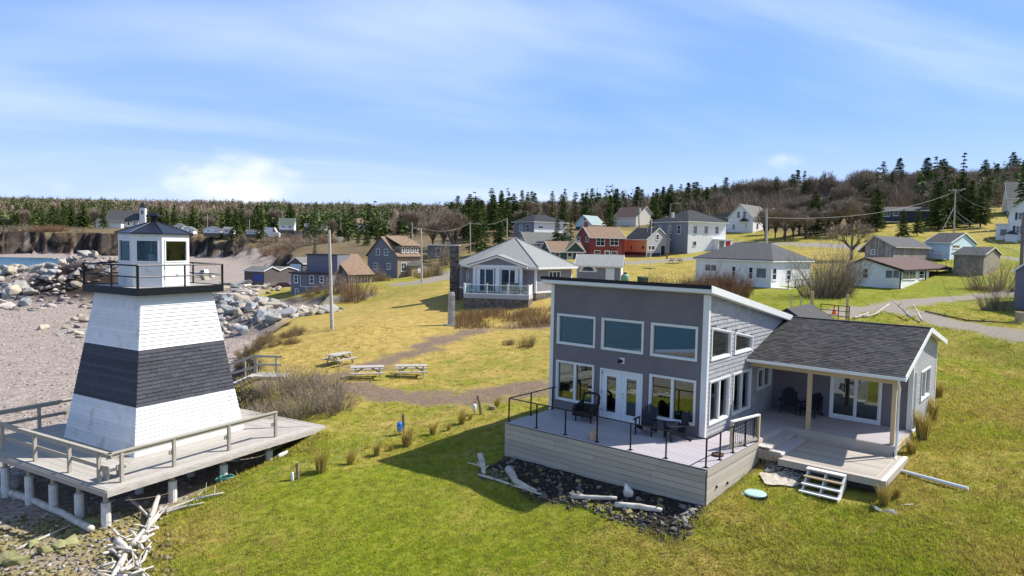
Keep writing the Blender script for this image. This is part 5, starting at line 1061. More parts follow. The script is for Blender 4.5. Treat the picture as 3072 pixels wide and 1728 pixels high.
# ---- dark shingled gable house (left of the octagon)
h = Bld('shingled_gable_house', 'dark two-storey shingled gable house with tan roof and shed dormer on the lane', 'house', base('brown'), 48, pxR=V('q4', 1880, 0)[0], pxL=V('q4', 1205, 0)[0])
he = h.z('q4', 1585, 545); pk_ = h.uv('y', 'q4', 1380, 300); rs = pk_[1] - he; h.walls(he, 'clap_slate', gable='x', rise=rs, apex=pk_[0] / h.wy); h.gable('x', rs, 'roof_tan', .3, apex=pk_[0] / h.wy, trim='trim_dark')
b = MB(); h.F['x'].slab(b, 0, h.wx, 0.05, he - .02, .003, .03); b.build('shingle_siding', 'wood_shingle', h.o)
for a in ((1315, 452, 1362, 535), (1417, 455, 1466, 538), (1282, 630, 1330, 715), (1452, 635, 1500, 718)): h.win('y', 'q4', *a)
h.win('x', 'q4', 1632, 630, 1700, 740, mull=2, off=.031)
u0 = h.uv('x', 'q4', 1650, 420)[0]; zt = h.uv('x', 'q4', 1650, 418)[1]; b = MB(); b.box(u0, h.wx - .2, .35, pk_[0], he - .2, zt); dm = b.build('dormer', 'wood_shingle', h.o); b = MB(); b.hex8([(u0 - .25, .0, zt + .01), (h.wx + .2, .0, zt + .01), (h.wx + .2, pk_[0], he + rs + .14), (u0 - .25, pk_[0], he + rs + .14)], [(u0 - .25, .0, zt + .14), (h.wx + .2, .0, zt + .14), (h.wx + .2, pk_[0], he + rs + .26), (u0 - .25, pk_[0], he + rs + .26)]); b.build('dormer_roof', 'roof_tan', dm)
for k in range(4): x = u0 + .2 + k * (h.wx - u0 - 1.2) / 3.1; h.wrect('x', x, x + .6, zt - 1.25, zt - .25, d=-.34)
b = MB(); b.box(h.wx + .004, h.wx + 3.2, .3, 4.5, -.8, 2.6); lw = b.build('lean_to', 'wood_shingle', h.o); b = MB(); b.hex8([(h.wx + .005, -.1, 3.3), (h.wx + 3.6, -.1, 2.7), (h.wx + 3.6, 4.8, 2.7), (h.wx + .005, 4.8, 3.3)], [(h.wx + .005, -.1, 3.42), (h.wx + 3.6, -.1, 2.82), (h.wx + 3.6, 4.8, 2.82), (h.wx + .005, 4.8, 3.42)]); b.build('lean_to_roof', 'roof_mid', lw)
u0 = h.uv('x', 'q4', 1705, 620)[0]; b = MB(); b.box(u0, u0 + 2.6, -1.5, -.031, -.2, 2.3); pc = b.build('porch', 'wood_shingle', h.o); b = MB(); b.poly([(u0 - .3, -1.8, 2.3), (u0 + 2.9, -1.8, 2.3), (u0 + 1.3, -1.8, 3.2)], (0, 1.76, 0)); b.build('porch_roof', 'roof_mid', pc); b = MB(); b.box(u0 + 1.4, u0 + 2.2, -1.53, -1.503, .9, 2.0); b.build('porch_window', 'white_trim', pc)
# ---- tan-roofed house with grey wing, by the beach road
h = Bld('tan_roof_beach_house', 'grey house with a flared tan roof and flat-roofed wing above the beach road', 'house', base('tan'), 46, pxR=V('q4', 1255, 0)[0], wy=6.8)
he = h.z('q4', 955, 765); pk_ = h.z('q4', 960, 535); rs = pk_ - he; h.walls(he, 'clap_slate', gable='x', rise=rs, apex=.62); h.gable('x', rs, 'roof_tan', .4, apex=.62, e0=.55, trim='trim_dark'); b = MB(); h.F['x'].slab(b, 0, h.wx, 0.05, he - .05, .003, .03); b.build('shingle_siding', 'wood_shingle', h.o)
for a in ((968, 795, 1000, 905), (1018, 795, 1048, 905), (1168, 782, 1205, 895)): h.win('x', 'q4', *a, off=.031)
h.door('x', 'q4', 1075, 780, 1122, 915); h.win('y', 'q4', 790, 578, 838, 635)
w = Bld('flat_roof_beach_house', 'long slate grey house wing with black eaves and white sash windows by the shore', 'house', base('wing'), -14, pxR=V('q4', 735, 0)[0], wy=6.5)
zt = w.z('q4', 225, 765); w.walls(zt, 'clap_slate'); b = MB(); b.box(-.25, w.wx + .1, -.3, w.wy, zt + .002, zt + .2); w.r = b.build('roof', 'trim_dark', w.o); w.he = zt
for a in ((265, 785, 316, 890), (465, 790, 518, 900), (593, 800, 645, 890), (278, 962, 322, 1038)): w.win('x', 'q4', *a)
b = MB(); b.box(1.6, w.wx, 2.0, 6, zt + .21, zt + 2.9); up = b.build('upper_storey', 'clap_slate', w.o); b = MB(); b.box(1.4, w.wx, 1.8, 6.2, zt + 2.902, zt + 3.05); b.build('upper_roof', 'trim_dark', up)
for a, c_ in (((350, 790), (350, 935)), ((350, 935), (590, 940)), ((420, 935), (420, 985))):
    p, q_ = w.uv('x', 'q4', *a), w.uv('x', 'q4', *c_); b = MB(); F = w.F['x']; b.tube([F.p(*p, .05), F.p(*q_, .05)], .05, 6); b.build('vent_pipe', 'white_trim', w.o)
# ---- dark cabin behind the dark gable house
C = at_y(*V('q4', 1985, 580), 150); h = Bld('dark_cabin', 'dark flat-roofed cabin with white eave behind the stone chimney', 'house', C, 10, pxR=V('q4', 2270, 0)[0], wy=6); h.walls(h.z('q4', 1985, 410), 'clap_steel'); b = MB(); b.box(-.4, h.wx + .4, -.5, 6.4, h.he + .002, h.he + .22); b.build('roof', 'white_trim', h.o); h.wrect('x', 1.5, 2.6, .5, 2.4, sash=False)
glass('guard_glass', (.82, .88, .88), -.03)
VIEWS['q9'] = (1300, 680, 4.262)
# ------------------------------------------------------------------ hexagonal house with pale pyramid roof
HC = at_y(*V('q9', 1035, 800), 79.); fz = HC[2]                 # floor level at the centre
HX_ = thing('hexagon_house', 'grey six-sided house with pale pyramid roof, glass-railed deck and stone base', 'house', (HC[0], HC[1], fz))
vr = Vector((HC[1], -HC[0], 0)).normalized(); vf = Vector((-HC[0], -HC[1], 0)).normalized()
zat = lambda u, v, y: float(at_y(*V('q9', u, v), y)[2] - fz)
eav = zat(1340, 520, 76); apx = zat(1010, 140, 79) ; RW, RE_ = 6.55, 7.25
ang = [rad(a) for a in (11, 70, 131, 191, 250, 311)]; vv = [(vr * math.cos(a) + vf * math.sin(a)) for a in ang]
for i in range(6):
    a, c_ = vv[i] * RW, vv[(i + 1) % 6] * RW; u = c_ - a; L = u.length; n = Vector((u.y, -u.x, 0)).normalized(); n = n if n.dot(a + c_) > 0 else -n
    F = Face(a, u, n); b = MB(); F.slab(b, 0, L, 0, eav, -.15, 0); b.build('wall', 'clap_mid', HX_)
    b = MB(); F.slab(b, -.05, L + .05, -2.4, -.005, -.2, .06); b.build('foundation', 'field_stone', HX_)
    b = MB(); F.slab(b, -.01, .16, .02, eav, .003, .04); F.slab(b, L - .16, L + .01, .02, eav, .003, .04); F.slab(b, .16, L - .16, eav - .22, eav, .003, .035); F.slab(b, .16, L - .16, .0, .2, .003, .035); b.build('trim', 'white_trim', HX_)
    if i == 0:
        um = L * .50; w = MB(); F.ring(w, um - 1.05, um + 1.05, 1.25, 2.30, .10, .0, .06); F.slab(w, um - 1.15, um + 1.15, 1.1, 1.25, 0, .1)
        for k in (-.35, .35): F.slab(w, um + k - .05, um + k + .05, 1.35, 2.2, 0, .05)
        wo = w.build('window', 'white_trim', HX_); g = MB(); F.slab(g, um - .96, um + .96, 1.34, 2.21, .0, .02); g.build('pane', 'far_glass', wo)
    if i == 1: FH, LHX = F, L
    if i == 2:
        um = L * .40; w = MB(); pts = [(um + .42 * math.cos(rad(30 + 60 * k)), 1.55 + .62 * math.sin(rad(30 + 60 * k))) for k in range(6)]
        for k in range(6): p, q = pts[k], pts[(k + 1) % 6]; w.bar(F.p(*p, .04), F.p(*q, .04), .14, .09)
        wo = w.build('window', 'white_trim', HX_); g = MB(); g.poly([F.p(*p, .0) for p in pts], F.n * .03); g.build('pane', 'far_glass', wo)
b = MB(); vt = [v * RE_ for v in vv]; b.v = [(v.x, v.y, eav - .05) for v in vt] + [(v.x, v.y, eav + .12) for v in vt] + [(0, 0, apx)]
b.f = [tuple(range(6))] + [(i, (i + 1) % 6, 6 + (i + 1) % 6, 6 + i) for i in range(6)] + [(6 + i, 6 + (i + 1) % 6, 12) for i in range(6)]
hr = b.build('roof', 'roof_pale', HX_)
for v in vt: q = MB(); q.tube([(v.x, v.y, eav + .13), (0, 0, apx + .02)], .07, 6); q.build('hip_cap', 'roof_pale', hr)
for i in range(6): a, c_ = vt[i], vt[(i + 1) % 6]; q = MB(); q.bar((a.x, a.y, eav + .02), (c_.x, c_.y, eav + .02), .06, .2); q.build('fascia', 'white_trim', hr)
# gabled bay over the deck, sliding doors
bu0, bu1 = LHX * .19, LHX * .985; dpt = 1.0; F2 = Face(FH.p(bu0, 0, dpt), FH.u, FH.n); bw = bu1 - bu0
hz = zat(815, 498, 74); gzp = zat(810, 392, 74)
b = MB(); F2.slab(b, 0, bw, 0, hz, -dpt + .003, 0); b.poly([F2.p(-.1, hz, 0), F2.p(bw + .1, hz, 0), F2.p(bw / 2, gzp, 0)], -F2.n * 3.4); by = b.build('bay', 'clap_mid', HX_)
b = MB(); F2.slab(b, 0, .3, 0, hz, .004, .05); F2.slab(b, bw - .3, bw, 0, hz, .004, .05); F2.slab(b, bw / 2 - .22, bw / 2 + .22, .05, hz - .25, .004, .05); F2.slab(b, .3, bw - .3, hz - .25, hz + .1, .004, .06)
for s_, e_ in ((-.55, bw / 2), (bw + .55, bw / 2)): zl = hz - .55 * (gzp - hz) / (bw / 2); b.hex8([F2.p(s_, zl, .02), F2.p(e_, gzp, .02), F2.p(e_, gzp, .45), F2.p(s_, zl, .45)], [F2.p(s_, zl + .2, .02), F2.p(e_, gzp + .2, .02), F2.p(e_, gzp + .2, .45), F2.p(s_, zl + .2, .45)])
b.build('bay_trim', 'white_trim', by)
b = MB()
for s_, e_ in ((-.6, bw / 2), (bw + .6, bw / 2)): zl = hz - .6 * (gzp - hz) / (bw / 2) + .21; b.hex8([F2.p(s_, zl, -3.4), F2.p(e_, gzp + .21, -3.4), F2.p(e_, gzp + .21, .5), F2.p(s_, zl, .5)], [F2.p(s_, zl + .1, -3.4), F2.p(e_, gzp + .31, -3.4), F2.p(e_, gzp + .31, .5), F2.p(s_, zl + .1, .5)])
b.build('bay_roof', 'roof_pale', by)
for k in range(2):
    a = .42 + k * (bw / 2 - .05); w_ = bw / 2 - .75; w = MB(); F2.ring(w, a, a + w_, .06, hz - .28, .09, -.0, .06); F2.slab(w, a + w_ / 2 - .05, a + w_ / 2 + .05, .1, hz - .3, 0, .05); wo = w.build('sliding_door', 'white_trim', HX_); g = MB(); F2.slab(g, a + .08, a + w_ - .08, .14, hz - .36, -.002, .02); g.build('pane', 'far_glass', wo)
    g = MB(); x = a + .08 if k == 0 else a + w_ - .38; F2.slab(g, x, x + .3, .14, hz - .36, .021, .03); g.build('curtain', 'white_trim', wo)
# deck on stone base with glass guard
dk0, dk1, dd = -1.15, bw + .35, 2.55
b = MB(); F2.slab(b, dk0, dk1, -.42, -.01, .0, dd); b.build('deck', 'clap_lightgrey', HX_); b = MB(); F2.slab(b, dk0 + .05, dk1 - .05, -3.2, -.425, -.1, dd - .04); b.build('deck_base', 'field_stone', HX_)
gr = MB(); F2.slab(gr, dk0, dk1, .93, 1.0, dd - .1, dd - .02); F2.slab(gr, dk0, dk1, .0, .10, dd - .1, dd - .03)
gr.bar(F2.p(dk1 - .06, .97, .1), F2.p(dk1 - .06, .97, dd), .08, .08); gr.bar(F2.p(dk0 + .06, .97, .1), F2.p(dk0 + .06, .97, dd), .08, .08); gr.build('guard_rail', 'white_trim', HX_)
for t in (0, .32, .64, 1): q = MB(); u = dk0 + .06 + (dk1 - dk0 - .12) * t; F2.slab(q, u - .06, u + .06, 0, 1.12, dd - .12, dd - .01); q.build('guard_post', 'white_trim', HX_)
for t0, t1 in ((0, .32), (.32, .64), (.64, 1)): q = MB(); F2.slab(q, dk0 + .1 + (dk1 - dk0 - .12) * t0, dk0 + .02 + (dk1 - dk0 - .12) * t1, .12, .92, dd - .07, dd - .06); q.build('guard_pane', 'guard_glass', HX_)
q = MB(); q.hex8([F2.p(dk1 - .1, .02, .15), F2.p(dk1 - .05, .02, .15), F2.p(dk1 - .05, .02, dd - .15), F2.p(dk1 - .1, .02, dd - .15)], [F2.p(dk1 - .1, .95, .15), F2.p(dk1 - .05, .95, .15), F2.p(dk1 - .05, .95, dd - .15), F2.p(dk1 - .1, .95, dd - .15)]); q.build('guard_panel', 'white_trim', HX_)
q = MB(); q.hex8([F2.p(dk0 + .05, .02, .15), F2.p(dk0 + .1, .02, .15), F2.p(dk0 + .1, .02, dd - .15), F2.p(dk0 + .05, .02, dd - .15)], [F2.p(dk0 + .05, .95, .15), F2.p(dk0 + .1, .95, .15), F2.p(dk0 + .1, .95, dd - .15), F2.p(dk0 + .05, .95, dd - .15)]); q.build('guard_panel', 'white_trim', HX_)
# stone chimney built of field stones
Cc = at_y(*V('q9', 268, 880), 77.5); ct = float(at_y(*V('q9', 270, 245), 77.5)[2]); w_ = .46
b = MB(); b.box(Cc[0] - w_, Cc[0] + w_, Cc[1] - w_, Cc[1] + w_, -2, ct - fz) if False else b.box(Cc[0] - HC[0] - w_, Cc[0] - HC[0] + w_, Cc[1] - HC[1] - w_, Cc[1] - HC[1] + w_, -3, ct - fz); ch = b.build('chimney', 'field_stone', HX_)
mat('chimney_stone', (.13, .115, .10), .9, .4, 3, .02, 12, rnd=.45)
rk = random.Random(3)
for z in np.arange(-1.8, ct - fz, .34):
    for s_ in range(4):
        t = -w_
        while t < w_ - .05:
            l = rk.uniform(.22, .5); l = min(l, w_ - t); c_ = t + l / 2; d = rk.uniform(.02, .07); hh = rk.uniform(.2, .31)
            x, y = [(c_, -w_ - d / 2), (w_ + d / 2, c_), (c_, w_ + d / 2), (-w_ - d / 2, c_)][s_]; sx, sy = ((l - .04, d) if s_ in (0, 2) else (d, l - .04)); t += l
            if s_ == 2 or len(ch.children) > 280: continue
            q = MB(); k_ = .75; X0, Y0 = Cc[0] - HC[0] + x, Cc[1] - HC[1] + y
            q.box(X0 - sx / 2, X0 + sx / 2, Y0 - sy / 2, Y0 + sy / 2, z + rk.uniform(0, .04), z + hh); q.build('stone', 'chimney_stone', ch)
q = MB(); q.box(Cc[0] - HC[0] - w_ - .1, Cc[0] - HC[0] + w_ + .1, Cc[1] - HC[1] - w_ - .1, Cc[1] - HC[1] + w_ + .1, ct - fz, ct - fz + .12); q.build('chimney_cap', 'concrete_white', ch)
q = F2.p(.25, 0, 1.0) + Vector(HC); CHD = (q.x, q.y, fz)
# ---- garage behind it
h = Bld('grey_garage', 'low grey garage with pale roof and a fan window beside the six-sided house', 'garage', base('garage'), 79, wx=5, pxL=V('q9', 1828, 0)[0])
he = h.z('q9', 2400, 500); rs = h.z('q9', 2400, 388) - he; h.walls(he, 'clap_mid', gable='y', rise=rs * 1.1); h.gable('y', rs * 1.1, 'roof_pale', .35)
b = MB(); h.F['x'].slab(b, 0, h.wx, .02, he, .003, .02); b.build('sunlit_side', 'clap_white', h.o); h.corners()  # lit end wall painted in as white over the grey
b = MB(); h.F['y'].slab(b, 0, h.wy, he - .3, he - .02, .003, .03); b.build('frieze', 'white_trim', h.o)
u0, z1 = h.uv('y', 'q9', 2205, 530); u1, z0 = h.uv('y', 'q9', 2312, 720); b = MB(); h.F['y'].slab(b, min(u0, u1), max(u0, u1), .05, z1, .003, .05); b.build('door', 'door_white', h.o)
uc, z0 = h.uv('y', 'q9', 1976, 578); b = MB(); F = h.F['y']; pts = [(uc + 1.15 * math.cos(rad(a)), z0 + 1.0 * math.sin(rad(a))) for a in range(0, 181, 20)]; b.poly([F.p(*p, .003) for p in pts], F.n * .05); fo_ = b.build('fan_window', 'white_trim', h.o); b = MB(); b.poly([F.p(uc + (p[0] - uc) * .62, z0 + .12 + (p[1] - z0) * .55, .05) for p in pts], F.n * .012); b.build('pane', 'far_glass', fo_)
# ---- beach sheds, boat, parked car
def shed(name, label, cat, k, u, v, Y, phi, wx, wy, he, rise, wm, rm, axis='x', **kw):
    h = Bld(name, label, cat, at_y(*V(k, u, v), Y), phi, wx=wx, wy=wy, **kw); h.walls(he, wm, gable=axis, rise=rise); h.gable(axis, rise, rm, .25); return h
h = shed('fishing_shed', 'weathered brown fishing shed with a blue tarp, leftmost on the beach flat', 'shed', 'q6', 820, 1220, 132, 66, 4, 5.0, 2.1, .7, 'clap_brown', 'roof_mid', 'y')
b = MB(); h.F['y'].slab(b, .3, 2.6, .1, 1.5, .004, .05); b.build('tarp', 'tarp_blue', h.o)
h = shed('boat_shed', 'dark flat boat shed with pale garage door beside the parked red car', 'shed', 'q6', 1000, 1235, 136, 70, 6, 3.6, 2.4, .7, 'clap_brown', 'roof_mid', 'y')
h = shed('white_gable_shed', 'small shed with a white front gable behind the dark boat shed', 'shed', 'q6', 1310, 1110, 150, 78, 6, 3.2, 2.2, 1.2, 'clap_brown', 'roof_mid', 'x')
b = MB(); h.F['y'].slab(b, .3, h.wy - .3, .2, 2.0, .004, .06); b.build('garage_door', 'garage_pale', h.o)
def car(label, k, u, v, Y, rz, m, scale=1.):
    P = at_y(*V(k, u, v), Y); P[2] = gz(P[0], P[1]); c = thing('parked_car', label, 'car', P, rz); s = scale
    prof = [(-2.1, .35), (-2.15, .75), (-1.5, .9), (-.95, 1.38), (.75, 1.42), (1.35, .95), (2.1, .85), (2.15, .4)]
    b = MB(); b.poly([(x * s, -.82 * s, z * s) for x, z in prof], (0, 1.64 * s, 0)); b.build('body', m, c)
    b = MB(); b.poly([(x * s, -.84 * s, z * s) for x, z in ((-1.25, .95), (-.85, 1.32), (.65, 1.35), (1.1, .97))], (0, 1.68 * s, 0)); b.build('window', 'far_glass', c)
    for x in (-1.3, 1.35):
        for y in (-.8, .62): b = MB(); b.tube([(x * s, y * s, .33 * s), (x * s, (y + .2) * s, .33 * s)], .33 * s, 14); b.build('wheel', 'rubber', c)
    for y in (-.6, .6): b = MB(); b.box(-2.19 * s, -2.12 * s, (y - .15) * s, (y + .15) * s, .62 * s, .76 * s); b.build('headlight', 'white_trim', c)
    return c
car('dark red car parked under the pale garage door by the beach sheds', 'q6', 1080, 1248, 128, rad(5), 'car_red')
car('dark grey car parked beside the green-roofed house', 'q6', 1235, 555, 330, rad(3), 'car_grey', 2.2)
P = at_y(*V('q6', 925, 560), 330); v_ = thing('white_van', 'white van parked left of the green-roofed house', 'van', (P[0], P[1], gz(P[0], P[1])), .1)
b = MB(); b.poly([(-3.5, -1.6, .6), (3.4, -1.6, .6), (3.4, -1.6, 2.6), (2.2, -1.6, 3.0), (1.2, -1.6, 5.0), (-3.5, -1.6, 5.2)], (0, 3.2, 0)); b.build('body', 'car_white', v_); b = MB(); b.poly([(1.3, -1.64, 3.0), (2.1, -1.64, 3.0), (1.25, -1.64, 4.7), (.6, -1.64, 4.7), (.6, -1.64, 3.0)], (0, 3.28, 0)); b.build('window', 'far_glass', v_)
for x in (-2.3, 2.2): b = MB(); b.tube([(x, -1.65, .75), (x, 1.65, .75)], .75, 12); b.build('wheel', 'rubber', v_)
P = at_y(*V('q6', 60, 1112), 165); P[2] = gz(P[0], P[1]); bt = thing('small_boat', 'small white motor boat with a cabin pulled up on the beach', 'boat', P, rad(160))
b = MB(); sec = [(-2.6, .9, .1, .85), (-1, 1.05, .0, .85), (1, 1.0, .05, .95), (2.3, .55, .25, 1.1), (3.1, .04, .7, 1.25)]
for x, w, z0, z1 in sec: b.v += [(x, -w, z1), (x, -w * .6, z0 + .25), (x, 0, z0), (x, w * .6, z0 + .25), (x, w, z1)]
for i in range(4):
    for j in range(4): b.f.append((i * 5 + j, i * 5 + j + 1, i * 5 + j + 6, i * 5 + j + 5))
b.f += [(0, 1, 2, 3, 4)]; b.f += [(i * 5, i * 5 + 5, i * 5 + 9, i * 5 + 4) for i in range(4)]; b.build('hull', 'boat_white', bt)
b = MB(); b.hex8([(-.6, -.7, .9), (1.1, -.7, .9), (1.1, .7, .9), (-.6, .7, .9)], [(-.5, -.6, 1.9), (.5, -.6, 1.9), (.5, .6, 1.9), (-.5, .6, 1.9)]); cb_ = b.build('cabin', 'boat_white', bt); b = MB(); b.hex8([(-.45, -.72, 1.25), (.75, -.72, 1.25), (.75, .72, 1.25), (-.45, .72, 1.25)], [(-.4, -.66, 1.7), (.55, -.66, 1.7), (.55, .66, 1.7), (-.4, .66, 1.7)]); b.build('window', 'far_glass', cb_)
# ---- far houses across the cove
def far(name, label, k, x0, x1, yb, ye, yp, Y, wm, rm, phi=12, axis='y', deep=8, wins=2, cat='house', fz_=.6):
    C = at_y(*V(k, x0, yb), Y); h = Bld(name, label, cat, C, phi, pxR=V(k, x1, 0)[0], wy=deep); he = h.z(k, x0, ye); rs = max(.8, h.z(k, x0, yp) - he)
    h.walls(he, wm, gable=axis, rise=rs); h.gable(axis, rs, rm, .4)
    for i in range(wins): u = h.wx * (i + .7) / (wins + .4); h.wrect('x', u - .55, u + .55, he * .38, he * .82, w=.14, sash=False)
    return h
far('cove_cottage', 'white gable cottage above the cove bank, left of the twin spruces', 'q6', 45, 262, 592, 545, 503, 318, 'clap_white', 'roof_grey')
far('cove_cottage', 'white cottage with a dark veranda between the cove spruces', 'q6', 300, 432, 602, 545, 512, 315, 'clap_white', 'roof_mid', axis='x')
far('cove_cottage', 'tiny white cottage at the foot of the largest cove spruce', 'q6', 592, 745, 606, 572, 548, 305, 'clap_white', 'roof_grey', axis='x')
far('cove_cottage', 'white cottage just behind the lighthouse roof on the far bank', 'q5', 2330, 2470, 600, 545, 508, 330, 'clap_white', 'roof_mid')
far('cove_cottage', 'pale cottage with grey gable seen over the lighthouse roof', 'q5', 2230, 2330, 560, 500, 468, 345, 'clap_cream', 'roof_grey')
far('green_roof_house', 'white house with a green roof on the far slope', 'q6', 1010, 1200, 552, 488, 398, 335, 'clap_white', 'roof_green', axis='x', deep=10)
far('dark_roof_house', 'dark low house beside the cream gable cottage on the far slope', 'q6', 1340, 1445, 562, 505, 468, 330, 'clap_navy', 'roof_grey', axis='x')
far('cream_cottage', 'cream gable cottage on the far slope behind the tall pole', 'q6', 1442, 1612, 565, 515, 470, 322, 'clap_cream', 'roof_mid')
far('blue_cabin', 'small blue cabin below the cream cottage on the far slope', 'q6', 1410, 1560, 690, 640, 612, 270, 'clap_blue', 'roof_mid', axis='x', deep=6)
far('tan_hill_house', 'pale house with a tan roof high on the wooded slope', 'q6', 1945, 2130, 560, 475, 400, 280, 'clap_cream', 'roof_tan', axis='x', deep=9, phi=20)
far('veranda_cabin', 'brown cabin with a white veranda frame in the wood behind the tall pole', 'q6', 1725, 1810, 800, 700, 645, 225, 'wood_shingle', 'roof_mid', axis='x', deep=6)
far('hill_house', 'white house glimpsed at the left edge among trees', 'q5', -60, 45, 420, 385, 362, 520, 'clap_white', 'roof_grey')
# church with steeple
CY = 452; C = at_y(*V('q5', 1360, 512), CY); h = Bld('white_church', 'long white church with dark roofs and a short square steeple', 'church', C, 10, pxR=V('q5', 1770, 0)[0], wy=12)
he = h.z('q5', 1360, 432); rs = h.z('q5', 1600, 300) - he; h.walls(he, 'clap_white', gable='x', rise=rs); h.gable('x', rs, 'roof_grey', .6)
for i in range(5): u = h.wx * (i + .6) / 5.2; h.wrect('x', u - .6, u + .6, he * .3, he * .85, w=.15, sash=False)
u0 = h.uv('x', 'q5', 1775, 300)[0]; u1 = h.uv('x', 'q5', 1845, 300)[0]; z0, z1, zp = h.z('q5', 1800, 430), h.z('q5', 1800, 262), h.z('q5', 1795, 178)
b = MB(); b.box(u0, u1, 1, 1 + (u1 - u0), -1, z1); tw = b.build('steeple', 'clap_white', h.o); b = MB(); mx_, my_ = (u0 + u1) / 2, 1 + (u1 - u0) / 2; e = (u1 - u0) / 2 + .5
b.v = [(mx_ - e, my_ - e, z1), (mx_ + e, my_ - e, z1), (mx_ + e, my_ + e, z1), (mx_ - e, my_ + e, z1), (mx_, my_, zp)]; b.f = [(0, 1, 2, 3), (0, 1, 4), (1, 2, 4), (2, 3, 4), (3, 0, 4)]; b.build('steeple_roof', 'roof_dark', tw); b = MB(); b.box(mx_ - .7, mx_ + .7, .96, .998, z1 * .68, z1 * .85); b.build('louvre', 'roof_mid', tw)
b = MB(); b.box(-4, u0 * .55, -6, -.01, -1, he * .62); wg = b.build('side_hall', 'clap_white', h.o); b = MB(); b.poly([(-4.5, -6.5, he * .62), (-4.5, -.02, he * .62), (-4.5, -3, he * 1.25)], (u0 * .55 + 5, 0, 0)); b.build('hall_roof', 'roof_grey', wg)
# ------------------------------------------------------------------ poles, wires, lane furniture
POLE = {}
def pole(key, label, k, x0, y0, x1, y1, Y, r=.14, m='pole_wood', arm=0, light=False, box=False, group=None, name='utility_pole'):
    B = at_y(*V(k, x0, y0), Y); g = gz(B[0], B[1]); T = at_y(*V(k, x1, y1), Y); o = thing(name, label, 'pole', (B[0], B[1], g), 0, group)
    t = Vector(T) - Vector((B[0], B[1], g)); b = MB(); b.tube([(0, 0, -.6), tuple(t)], [r, r * .68], 10); b.build('shaft', m, o)
    if arm:
        b = MB(); z = t.z - .35; b.bar((t.x - arm, t.y, z), (t.x + arm, t.y, z), .09, .11); ar = b.build('cross_arm', m, o)
        for q in (-.9, .9, -.35): b = MB(); b.tube([(t.x + arm * q, t.y, z + .05), (t.x + arm * q, t.y, z + .28)], .05, 6); b.build('insulator', 'white_trim', ar)
    if light:
        b = MB(); b.tube([(t.x, t.y, t.z - .4), (t.x + light * .5, t.y - .2, t.z - .05), (t.x + light, t.y - .3, t.z)], .035, 6); b.tube([(t.x + light * .8, t.y - .3, t.z - .03), (t.x + light * 1.25, t.y - .35, t.z - .05)], .09, 8); b.build('street_light', 'metal_grey', o)
    if box: b = MB(); b.tube([(t.x + .4, t.y - .2, t.z * box), (t.x + .4, t.y - .2, t.z * box + 1.0)], .28, 12); b.build('transformer', 'concrete_white', o)
    POLE[key] = np.array([B[0] + t.x, B[1] + t.y, g + t.z]); return o
pole('big', 'tall bare weathered wooden pole standing on the grass near the stone pillar', 'd', 836, 832, 828, 578, 58, .16)
pole('p2', 'wooden utility pole at the bend of the lane by the dark gable house', 'q4', 1900, 900, 1889, 188, 106, .15, light=-.9)
pole('p3', 'pole rising behind the dark gable house roof', 'q4', 1778, 420, 1773, 115, 150, .13)
pole('p4', 'street light pole left of the tall spruces behind the six-sided house', 'q3', 222, 500, 215, 78, 140, .14, light=1.6)
pole('p5', 'bare pole in front of the dark spruces above the pyramid roof', 'q3', 688, 300, 687, 20, 152, .15)
pole('p6', 'utility pole with grey transformer and lamp between the orange and white houses', 'q8', 425, 960, 478, 212, 126, .17, 'pole_dark', light=1.2, box=.74)
pole('p7', 'utility pole with transformer left of the orange house chimney', 'q8', 92, 520, 62, 172, 160, .15, 'pole_dark', box=.72)
pole('p8', 'leaning weathered pole rising behind the bungalow roof', 'q8', 1718, 900, 1702, 280, 92, .17, light=.8)
pole('p9', 'utility pole with cross-arms and a guy brace in front of the spruces', 'q7', 1618, 640, 1640, 30, 142, .17, arm=1.4, light=1.5)
pole('p10', 'thick dark pole cut by the right edge beside the shuttered house', 'C', 2560, 990, 2573, 525, 66, .19, 'pole_dark')
for i, (u, yb, yt, Y) in enumerate(((95, 520, 350, 330), (632, 565, 415, 312), (1402, 610, 350, 310), (1521, 480, 292, 345), (2310, 480, 300, 300), (2398, 640, 430, 270), (1050, 440, 310, 350), (1800, 490, 325, 300))): pole('f%d' % i, 'slender far pole on the wooded slope across the cove', 'q6', u, yb, u, yt, Y, .16, group='far poles across the cove')
o = pole('mast', 'thin white mast standing on a small cross base by the gravel road', 'q8', 215, 1000, 238, 415, 104, .06, 'white_trim', name='white_mast'); b = MB(); b.bar((-.9, 0, .05), (.9, 0, .05), .14, .12); b.bar((0, -.9, .052), (0, .9, .052), .14, .12); b.build('base', 'pole_dark', o)
wn = [0]
def wire(a, c_, label, sag=1.2, r=.022):
    a, c_ = Vector(a), Vector(c_); p = [a.lerp(c_, i / 14) - Vector((0, 0, sag * (1 - (2 * i / 14 - 1) ** 2))) for i in range(15)]; b = MB(); b.tube(p, r, 4); b.build('overhead_wire', 'wire', label=label, cat='wire')
P_ = POLE
wire(P_['big'] - [0, 0, .25], at_y(*V('q4', 960, 395), 250), 'overhead wire running back from the tall bare pole to the wood', .6)
wire(P_['p2'] - [0, 0, .3], at_y(*V('q4', 1000, 440), 150), 'sagging pale wire in front of the dark gable house', 2.6, .03)
wire(P_['p2'] - [0, 0, .25], P_['p3'], 'wire between the lane pole and the pole behind the gable roof', .5)
wire(P_['p2'], P_['p4'], 'wire from the lane pole to the street light pole', 1.0)
wire(P_['p6'] - [0, 0, .8], P_['p8'] - [0, 0, 1], 'lower wire crossing in front of the big white house', .8, .018)
wire(P_['p6'] - [0, 0, 2.2], P_['p8'] - [0, 0, 3], 'middle wire crossing in front of the big white house', .9, .018)
wire(P_['p8'] - [0, 0, 1.2], P_['p9'] - [1, 0, 1], 'wire from the leaning pole to the cross-arm pole', 1.6, .02)
